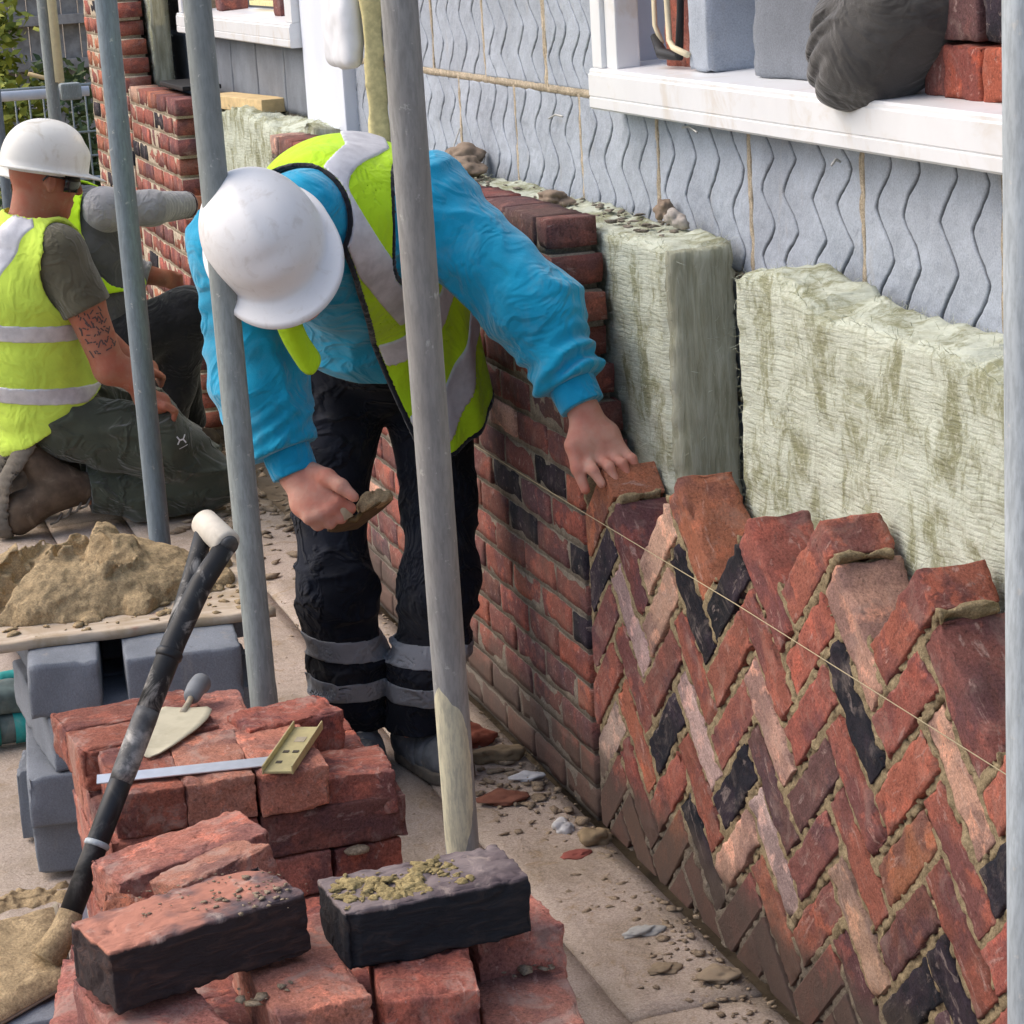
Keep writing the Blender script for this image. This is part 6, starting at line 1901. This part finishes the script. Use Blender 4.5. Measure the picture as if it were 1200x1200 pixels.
# loose front corner of the waistcoat dangling below the helmet
def flap(name, rows, mat, parent, thick=0.003, sub=2):
    P = np.array(rows, np.float32)
    me = grid_sheet(name, P); me.materials.append(mat)
    o = link(name, me, None, parent)
    m2 = o.modifiers.new("fold", 'SUBSURF'); m2.levels = sub; m2.render_levels = sub
    m1 = o.modifiers.new("thickness", 'SOLIDIFY'); m1.thickness = thick
    return o
FLAP = [[(-0.570, 4.06, 1.098), (-0.548, 4.035, 1.098), (-0.522, 4.05, 1.095)], [(-0.562, 4.05, 1.050), (-0.540, 4.025, 1.045), (-0.515, 4.045, 1.045)],
        [(-0.550, 4.05, 1.010), (-0.526, 4.025, 1.004), (-0.500, 4.045, 1.006)], [(-0.530, 4.05, 0.972), (-0.510, 4.03, 0.965), (-0.484, 4.05, 0.985)], [(-0.518, 4.05, 0.950), (-0.502, 4.035, 0.944), (-0.480, 4.05, 0.968)]]
flap("vest_front_corner", FLAP, M['hivis'], vest)
helmet(p1, rimc, F1, U1, M['helmet'], 0.925)
# trowel in his right hand
tr = empty("trowel", (-0.46, 4.02, 0.68)); tag(tr, "brick trowel with a brown blade carrying mortar, held by the stooping man", "trowel")
w_ = Vector((0.945, -0.05, 0.32)).normalized(); a_ = Vector((0.19, 0.915, -0.345)); a_ = (a_ - w_*a_.dot(w_)).normalized(); n_ = w_.cross(a_)
mt = Matrix((w_, a_, n_)).transposed().to_4x4(); mt.translation = Vector((-0.437, 4.018, 0.690))
n = 16; tt = np.linspace(0, 1, n)
half = 0.066*np.interp(tt, [0, 0.05, 0.15, 0.35, 0.7, 0.95, 1.0], [0.55, 0.86, 1.0, 0.97, 0.66, 0.28, 0.1])
uu = np.linspace(-1, 1, 9)
P = np.stack([np.outer(half, uu), np.repeat((tt*0.24)[:, None], 9, 1), 0.004*np.outer(np.ones(n), uu*uu)], -1)
me = grid_sheet("blade", P); me.materials.append(M['brown_steel'])
b_ = link("blade", me, None, tr, mt); b_.modifiers.new("thickness", 'SOLIDIFY').thickness = 0.0025
link("handle", tube_mesh("handle", [(-0.505, 4.052, 0.765), (-0.490, 4.040, 0.735), (-0.474, 4.024, 0.705), (-0.464, 4.014, 0.684)], [0.012, 0.0150, 0.0135, 0.0115], 18), M['wood_pale'], tr)
link("tang", tube_mesh("tang", [(-0.464, 4.014, 0.684), (-0.452, 4.012, 0.680), (-0.437, 4.024, 0.689)], [0.006, 0.0055, 0.005], 10), M['brown_steel'], tr)
def tm(P):
    q = (P - np.array(mt.translation, np.float32)) @ np.array(mt.to_3x3(), np.float32)
    d = d_ell(q, (0.026, 0.030, 0.010), (0.034, 0.036, 0.022))
    return np.maximum(d + 0.016*fbm(q*62, 3), -q[:, 2] + 0.001)
o = link("mortar_dollop", sdf_mesh("mortar_dollop", tm, V3(*mt.translation) - 0.09, V3(*mt.translation) + 0.09, 0.0032), M['mortar_wet'])
tag(o, "crumbly dollop of mortar sitting on the held trowel", "mortar")

# ------------------------------------------------------------------ 2. the kneeling man
p2 = empty("person", (-0.6, 7.1, 0))
tag(p2, "kneeling person seen side-on, olive T-shirt, faded yellow vest and grubby white helmet", "person")
T2 = [(-0.66, 7.14, 0.36), (-0.69, 7.12, 0.50), (-0.69, 7.09, 0.72), (-0.675, 7.08, 0.87)]
RS2, LS2 = (-0.60, 6.97, 0.845), (-0.60, 7.24, 0.845)
RA2 = [RS2, (-0.490, 6.925, 0.500), (-0.395, 6.935, 0.395)]
LA2 = [LS2, (-0.50, 7.28, 0.58), (-0.38, 7.22, 0.45)]
F2 = unit((0.95, 0.22, -0.22)); U2 = unit((0.22, 0.02, 1.0))
rim2 = V3(-0.600, 7.09, 1.088)
hd2, HL2, _ = head_sdf(rim2 - 0.030*U2 + 0.004*F2, F2, U2)
RL2 = [(-0.62, 7.05, 0.315), (-0.36, 6.99, 0.240), (-0.205, 6.985, 0.110), (-0.40, 7.01, 0.085), (-0.60, 7.04, 0.115)]
LL2 = [(-0.63, 7.22, 0.345), (-0.36, 7.27, 0.250), (-0.20, 7.28, 0.110), (-0.40, 7.27, 0.085), (-0.60, 7.25, 0.115)]
def body2(P):
    d = d_chain(P, T2, [0.13, 0.12, 0.13, 0.09], 0.04)
    d = smin(d, d_limb(P, RS2, LS2, 0.058, 0.058), 0.05)
    d = smin(d, d_chain(P, [T2[3], HL2(-0.03, 0, -0.06)], [0.066, 0.060]), 0.03)
    d = smin(d, hd2(P), 0.015)
    d = smin(d, d_chain(P, [RS2, (-0.545, 6.945, 0.70), RA2[1], (-0.41, 6.93, 0.465), RA2[2]], [0.058, 0.060, 0.048, 0.046, 0.031], 0.02), 0.03)
    d = smin(d, d_chain(P, LA2, [0.055, 0.045, 0.032], 0.02), 0.03)
    for w, sg in ((RA2[2], 1), (LA2[2], 1)):
        w = np.array(w)
        d = smin(d, d_chain(P, [tuple(w), tuple(w + (0.045, 0.005, -0.02))], [0.029, 0.033]), 0.02)
        for q in range(4):
            k0 = w + np.array((0.058, -0.026 + 0.019*q, -0.024))
            d = smin(d, d_chain(P, [tuple(k0), tuple(k0 + (0.026, 0, -0.022)), tuple(k0 + (0.018, 0.002, -0.046 + 0.004*q))], [0.0115, 0.010, 0.009], 0.006), 0.005)
        d = smin(d, d_chain(P, [tuple(w + (0.02, -0.025, -0.01)), tuple(w + (0.05, -0.045, -0.022)), tuple(w + (0.078, -0.042, -0.038))], [0.016, 0.012, 0.010], 0.006), 0.008)
    for leg in (RL2, LL2):
        d = smin(d, d_chain(P, leg, [0.085, 0.075, 0.055, 0.048, 0.04], 0.02), 0.02)
    return d
link("body", sdf_mesh("body", body2, (-0.86, 6.84, 0.02), (-0.12, 7.40, 1.24), 0.0055), M['skin_tan'], p2)
def shirt2(P):
    d = d_chain(P, T2, [0.145, 0.140, 0.150, 0.105], 0.04)
    d = smin(d, d_limb(P, RS2, LS2, 0.075, 0.075), 0.05)
    for arm in ((RS2, (-0.535, 6.942, 0.68)), (LS2, (-0.53, 7.26, 0.71))):
        e = np.array(arm[1]) - np.array(arm[0])
        a = d_limb(P, arm[0], arm[1], 0.082, 0.076)
        a = np.maximum(a, plane(P, arm[1], e))
        d = smin(d, a, 0.03)
    d = d + 0.006*fbm(P*np.array([9, 9, 6]) + 3, 3)
    hole = d_limb(P, T2[3], HL2(-0.03, 0, -0.06), 0.070, 0.072)
    return np.maximum(d, -np.maximum(hole, -(P[:, 2] - 0.90)))
link("t_shirt", sdf_mesh("t_shirt", shirt2, (-0.90, 6.82, 0.24), (-0.36, 7.42, 1.04), 0.0065), M['olive'], p2)
def vb2(P):
    d = d_chain(P, T2, [0.162, 0.154, 0.160, 0.116], 0.04)
    d = smin(d, d_limb(P, RS2, LS2, 0.083, 0.083), 0.05)
    d = smin(d, d_chain(P, [T2[0], (-0.665, 7.13, 0.29)], [0.162, 0.158], 0.03), 0.03)
    return d + 0.008*fbm(P*np.array([8, 8, 6]) + 8, 3) + 0.004*np.sin(P[:, 2]*40 + 5*vnoise(P*5))*np.clip(0.55 - P[:, 2], 0, 0.3)/0.3
def vr2(P):
    r = np.full(len(P), -1.0, np.float32)
    for S, sg in ((RS2, -1), (LS2, 1)):
        c = np.array(S) + np.array((0.045, sg*0.03, -0.035))
        q = (P - c.astype(np.float32))*np.array((1.0, 1.0, 0.72))
        r = np.maximum(r, 0.112 - np.linalg.norm(q, axis=1))
    r = np.maximum(r, 0.088 - np.linalg.norm(P - np.array((-0.65, 7.08, 0.945), np.float32), axis=1))
    # front opening faces the wall; lower hem rakes down towards the back
    r = np.maximum(r, np.minimum(P[:, 0] + 0.575, 0.06 - np.abs(P[:, 1] - 7.15)))
    hem = -plane(P, (-0.66, 7.0, 0.325), (-0.52, 0.0, 0.9))
    return np.maximum(r, hem)
v2lo, v2hi = (-0.92, 6.80, 0.14), (-0.40, 7.44, 1.06)
vest2 = link("hi_vis_vest", sdf_mesh("hi_vis_vest", lambda P: np.maximum(np.abs(vb2(P) - 0.001) - 0.0065, vr2(P)), v2lo, v2hi, 0.0055), M['hivis_old'], p2)
def tape2(P):
    zz = P[:, 2] + 0.10*(P[:, 0] + 0.65)
    h = np.minimum(np.abs(zz - 0.425) - 0.026, np.abs(zz - 0.615) - 0.026)
    v = np.maximum(np.abs(P[:, 1] - 6.985) - 0.026, 0.62 - zz)
    v = np.maximum(v, P[:, 0] + 0.66)
    return np.maximum(np.abs(vb2(P) - 0.005) - 0.0055, np.maximum(np.minimum(h, v), vr2(P) + 0.006))
link("reflective_tape", sdf_mesh("reflective_tape", tape2, v2lo, v2hi, 0.005), M['tape'], vest2)
def trous2(P):
    d = d_chain(P, [T2[0], (-0.66, 7.13, 0.40)], [0.158, 0.145], 0.03)
    for i, leg in enumerate((RL2, LL2)):
        th = d_chain(P, leg[:3], [0.100, 0.106, 0.080], 0.03)
        shn = d_chain(P, leg[2:], [0.078, 0.072, 0.066], 0.03)
        l = smin(th, shn, 0.006)
        rg = 1 - np.abs(vnoise(P*np.array([8, 8, 16]) + i*5 + np.stack([P[:, 2]*6, 0*P[:, 2], 0*P[:, 2]], -1)))*2.2
        l = l + 0.007*fbm(P*np.array([9, 9, 12]) + i*5, 3) - 0.013*np.clip(rg, 0, 1)**2
        l = np.maximum(l, -(P[:, 0] + 0.575)*1.0*(P[:, 2] < 0.2) - 1.0*(P[:, 2] >= 0.2))
        d = smin(d, l, 0.02)
    return np.maximum(d, 0.006 - P[:, 2])
tro2 = link("trousers", sdf_mesh("trousers", trous2, (-0.88, 6.82, -0.02), (-0.08, 7.44, 0.60), 0.006), M['green_trouser'], p2)
def boot2(P, y):
    d = d_chain(P, [(-0.60, y, 0.125), (-0.665, y, 0.14), (-0.735, y, 0.235)], [0.052, 0.058, 0.046], 0.03)
    d = smin(d, d_chain(P, [(-0.665, y, 0.13), (-0.785, y, 0.075), (-0.80, y, 0.055)], [0.058, 0.056, 0.046], 0.03), 0.03)
    return np.maximum(d + 0.003*fbm(P*36, 2), 0.004 - P[:, 2])
def sole2(P, y):
    q = P.copy()
    d = d_chain(P, [(-0.752, y, 0.275), (-0.815, y, 0.175), (-0.848, y, 0.055)], [0.048, 0.044, 0.050], 0.03)
    slab = d_chain(P, [(-0.735, y, 0.262), (-0.80, y, 0.16), (-0.83, y, 0.05)], [0.050, 0.046, 0.054], 0.02)
    cut = d_chain(P, [(-0.70, y, 0.25), (-0.765, y, 0.15), (-0.79, y, 0.06)], [0.055, 0.060, 0.062], 0.02)
    d = np.maximum(slab, -cut) + 0.002*np.maximum(0, np.sin(P[:, 2]*2*np.pi/0.022))
    return np.maximum(d, 0.004 - P[:, 2])
for y in (7.03, 7.25):
    b_ = link("boot", sdf_mesh("boot", lambda P: boot2(P, y), (-0.90, y-0.1, -0.02), (-0.52, y+0.1, 0.33), 0.005), M['boot_brown'], p2)
    link("sole", sdf_mesh("sole", lambda P: sole2(P, y), (-0.92, y-0.1, -0.02), (-0.62, y+0.1, 0.35), 0.005), M['sole'], b_)
    for q in range(4):
        c_ = np.array((-0.665 + 0.03*q - 0.02, y - 0.052, 0.045 + 0.012*q))
        link("lace", tube_mesh("lace", [tuple(c_ + (-0.02, 0.012, -0.01)), tuple(c_ + (0, -0.006, 0)), tuple(c_ + (0.018, 0.012, 0.02))], 0.004, 6), M['sole'], b_)
helmet(p2, rim2, F2, U2, M['helmet_dirty'], 0.98)
# wrap-round dark glasses
gl = []
for q in np.linspace(-1, 1, 13):
    a = q*1.25
    gl.append([HL2(0.103*math.cos(a) - 0.002, 0.088*math.sin(a), 0.020), HL2(0.108*math.cos(a) - 0.002, 0.092*math.sin(a), -0.004), HL2(0.102*math.cos(a) - 0.002, 0.088*math.sin(a), -0.030)])
P = np.array(gl, np.float32); me = grid_sheet("sunglasses", P); me.materials.append(M['lens'])
g_ = link("sunglasses", me, None, p2); g_.modifiers.new("thickness", 'SOLIDIFY').thickness = 0.002
for sg in (-1, 1):
    link("temple_arm", tube_mesh("temple_arm", [HL2(0.03, sg*0.084, 0.008), HL2(-0.02, sg*0.083, 0.012), HL2(-0.035, sg*0.081, -0.005)], 0.0035, 8), M['lens'], g_)
# chin strap cradle lugs and the print on the thigh
def decal(name, strokes, w, mat, parent, f, axis, off=0.0015):
    """flat strokes laid on a distance-field surface, pushed along axis onto it"""
    bm = bmesh.new(); axis = np.array(axis, np.float32)
    for a, b in strokes:
        a = np.array(a, np.float32); b = np.array(b, np.float32)
        t = unit(b - a); s = unit(np.cross(t, axis))*w/2
        m = 6; rows = []
        for i in range(m+1):
            for sg in (-1, 1):
                p = (a + (b-a)*i/m + s*sg).astype(np.float32)
                q = p.copy()
                for _ in range(40):
                    d = float(f(q[None])[0])
                    if abs(d - off) < 2e-4: break
                    q = q - axis*(d - off)*0.8
                rows.append(bm.verts.new(q))
        for i in range(m):
            bm.faces.new((rows[2*i], rows[2*i+1], rows[2*i+3], rows[2*i+2]))
    bmesh.ops.recalc_face_normals(bm, faces=bm.faces)
    me = bpy.data.meshes.new(name); bm.to_mesh(me); bm.free(); me.materials.append(mat)
    return link(name, me, None, parent)
lx, lz = -0.305, 0.268
decal("logo", [((lx-0.014, 6.85, lz+0.012), (lx-0.006, 6.85, lz)), ((lx-0.006, 6.85, lz), (lx-0.014, 6.85, lz-0.012)), ((lx+0.014, 6.85, lz+0.012), (lx+0.006, 6.85, lz)),
               ((lx+0.006, 6.85, lz), (lx+0.014, 6.85, lz-0.012)), ((lx-0.007, 6.85, lz), (lx+0.007, 6.85, lz))], 0.0045, M['white_plastic'], tro2, trous2, (0, -1, 0))
decal("logo", [((lx-0.010, 6.85, lz-0.026), (lx+0.018, 6.85, lz-0.018))], 0.002, M['white_plastic'], tro2, trous2, (0, -1, 0))
def pocket_line(pts): return [(pts[i], pts[i+1]) for i in range(len(pts)-1)]
# tattoo bands on the upper arm (plain marks)
tat = []
rt = random.Random(5)
for i in range(9):
    t = 0.50 + 0.040*i
    c = np.array(RS2)*(1-t) + np.array(RA2[1])*t
    for q in range(9):
        x0 = -0.034 + 0.0085*q
        if rt.random() < 0.8:
            tat.append(((c[0]+x0, 6.80, c[2] + 0.3*x0 + rt.uniform(-.009, .009)), (c[0]+x0+rt.uniform(0.001, 0.010), 6.80, c[2] + 0.3*x0 + rt.uniform(-.016, .016))))
decal("tattoo", tat, 0.0042, M['ink'], p2, body2, (0, -1, 0), 0.0008)

# ------------------------------------------------------------------ 3. the man behind him
p3 = empty("person", (-0.3, 7.9, 0))
tag(p3, "crouching person in grey reaching an arm to the far wall end, behind the kneeling man", "person")
T3 = [(-0.36, 7.92, 0.42), (-0.375, 7.91, 0.57), (-0.415, 7.90, 0.74), (-0.46, 7.90, 0.845)]
RS3, LS3 = (-0.345, 7.80, 0.875), (-0.42, 8.08, 0.87)
RA3 = [RS3, (-0.185, 7.82, 0.862), (-0.045, 7.985, 0.845)]
LA3 = [LS3, (-0.33, 8.16, 0.66), (-0.17, 8.12, 0.60)]
F3 = unit((0.9, 0.35, -0.25)); U3 = unit((0.25, 0, 1))
rim3 = V3(-0.535, 7.95, 0.985)
hd3, HL3, _ = head_sdf(rim3 - 0.03*U3, F3, U3)
RL3 = [(-0.33, 7.84, 0.42), (-0.10, 7.80, 0.500), (-0.16, 7.86, 0.25), (-0.20, 7.90, 0.08)]
LL3 = [(-0.33, 8.0, 0.40), (-0.12, 8.08, 0.30), (-0.10, 8.09, 0.09), (-0.40, 8.06, 0.07)]
def body3(P):
    d = d_chain(P, T3, [0.12, 0.11, 0.12, 0.085], 0.04)
    d = smin(d, d_limb(P, RS3, LS3, 0.05, 0.05), 0.05)
    d = smin(d, d_chain(P, [T3[3], HL3(-0.03, 0, -0.06)], [0.062, 0.058]), 0.03)
    d = smin(d, hd3(P), 0.015)
    d = smin(d, d_chain(P, RA3, [0.05, 0.042, 0.030], 0.02), 0.03)
    d = smin(d, d_chain(P, LA3, [0.05, 0.042, 0.030], 0.02), 0.03)
    for w, e in ((np.array(RA3[2]), unit((0.55, 0.75, -0.15))), (np.array(LA3[2]), unit((0.9, 0.1, -0.3)))):
        d = smin(d, d_chain(P, [tuple(w), tuple(w + 0.05*e)], [0.028, 0.032]), 0.02)
        sx = unit(np.cross(e, (0, 0, 1)))
        for q in range(4):
            k0 = w + e*0.068 + np.array((0, 0, 0.024 - 0.016*q))
            d = smin(d, d_chain(P, [tuple(k0), tuple(k0 + 0.03*e), tuple(k0 + 0.045*e + 0.015*sx)], [0.011, 0.010, 0.009], 0.006), 0.005)
        d = smin(d, d_chain(P, [tuple(w + 0.02*e), tuple(w + 0.05*e - 0.03*sx), tuple(w + 0.085*e - 0.03*sx)], [0.015, 0.012, 0.010], 0.006), 0.008)
    for leg in (RL3, LL3):
        d = smin(d, d_chain(P, leg, [0.085, 0.065, 0.05, 0.038], 0.02), 0.02)
    return d
link("body", sdf_mesh("body", body3, (-0.62, 7.68, 0.02), (0.10, 8.24, 1.22), 0.006), M['skin_tan'], p3)
def shirt3(P):
    d = d_chain(P, T3, [0.140, 0.132, 0.140, 0.10], 0.04)
    d = smin(d, d_limb(P, RS3, LS3, 0.072, 0.072), 0.05)
    d = d + 0.007*fbm(P*9, 3)
    return np.maximum(d, -(P[:, 2] - 0.44))
def sleeves3(P):
    d = None
    for arm in (RA3, LA3):
        a = d_chain(P, [tuple(np.array(arm[0])*0.15 + np.array(T3[2])*0.85 + (0, 0, 0.03))] + list(arm), [0.075, 0.068, 0.055, 0.044], 0.03)
        t = (P - np.array(arm[1], np.float32)) @ unit(np.array(arm[2]) - np.array(arm[1]))
        a = a + 0.0035*np.sin(t*2*np.pi/0.022 + 2*vnoise(P*9))*np.clip(t*8, 0, 1)
        a = np.maximum(a, plane(P, np.array(arm[2]), np.array(arm[2]) - np.array(arm[1])))
        d = a if d is None else np.minimum(d, a)
    return d
link("sweater", sdf_mesh("sweater", lambda P: shirt3(P), (-0.64, 7.66, 0.36), (-0.16, 8.26, 1.02), 0.0065), M['greydark'], p3)
link("sleeve", sdf_mesh("sleeve", sleeves3, (-0.56, 7.66, 0.50), (0.06, 8.26, 1.0), 0.0055), M['greyknit'], p3)
e3 = unit(np.array(RA3[2]) - np.array(RA3[1]))
link("cuff", tube_mesh("cuff", [tuple(np.array(RA3[2]) - 0.004*e3), tuple(np.array(RA3[2]) + 0.008*e3)], [0.048, 0.046], 24), M['cuff'], p3)
def vb3(P):
    d = d_chain(P, T3, [0.150, 0.145, 0.152, 0.112], 0.04)
    d = smin(d, d_limb(P, RS3, LS3, 0.079, 0.079), 0.05)
    return d + 0.008*fbm(P*9 + 5, 3)
def vr3(P):
    r = 0.13 - np.linalg.norm((P - np.array((-0.30, 7.76, 0.83), np.float32))*np.array((1, 1, 0.6)), axis=1)
    r = np.maximum(r, 0.10 - np.linalg.norm(P - np.array((-0.40, 7.9, 0.96), np.float32), axis=1))
    r = np.maximum(r, np.minimum(P[:, 0] + 0.30, 0.05 - np.abs(P[:, 1] - 7.97)))
    return np.maximum(r, 0.60 - P[:, 2])
link("hi_vis_vest", sdf_mesh("hi_vis_vest", lambda P: np.maximum(np.abs(vb3(P)) - 0.005, vr3(P)), (-0.66, 7.62, 0.5), (-0.12, 8.28, 1.06), 0.0065), M['hivis'], p3)
def trous3(P):
    d = d_chain(P, [T3[0], (-0.365, 7.915, 0.48)], [0.145, 0.138], 0.03)
    for i, leg in enumerate((RL3, LL3)):
        l = d_chain(P, leg, [0.108, 0.088, 0.068, 0.062], 0.03) + 0.008*fbm(P*10 + i*4, 3)
        d = smin(d, l, 0.02)
    return np.maximum(d, 0.05 - P[:, 2])
link("trousers", sdf_mesh("trousers", trous3, (-0.62, 7.64, 0.02), (0.02, 8.26, 0.66), 0.0065), M['blacktrouser'], p3)
for a, h_, t_ in (((-0.20, 7.90, 0.12), (-0.21, 7.91, 0), (-0.06, 7.90, 0.04)), ((-0.42, 8.06, 0.11), (-0.44, 8.06, 0), (-0.56, 8.07, 0.045))):
    link("boot", sdf_mesh("boot", lambda P: boot(P, a, h_, t_), np.minimum(h_, t_) - V3(0.1, 0.1, 0.01), np.maximum(h_, t_) + V3(0.1, 0.1, 0.2), 0.006), M['boot_brown'], p3)
    link("sole", sdf_mesh("sole", lambda P: boot(P, a, h_, t_, 1.0, True), np.minimum(h_, t_) - V3(0.1, 0.1, 0.01), np.maximum(h_, t_) + V3(0.1, 0.1, 0.06), 0.006), M['sole'], p3)
helmet(p3, rim3, F3, U3, M['helmet_dirty'], 0.98)
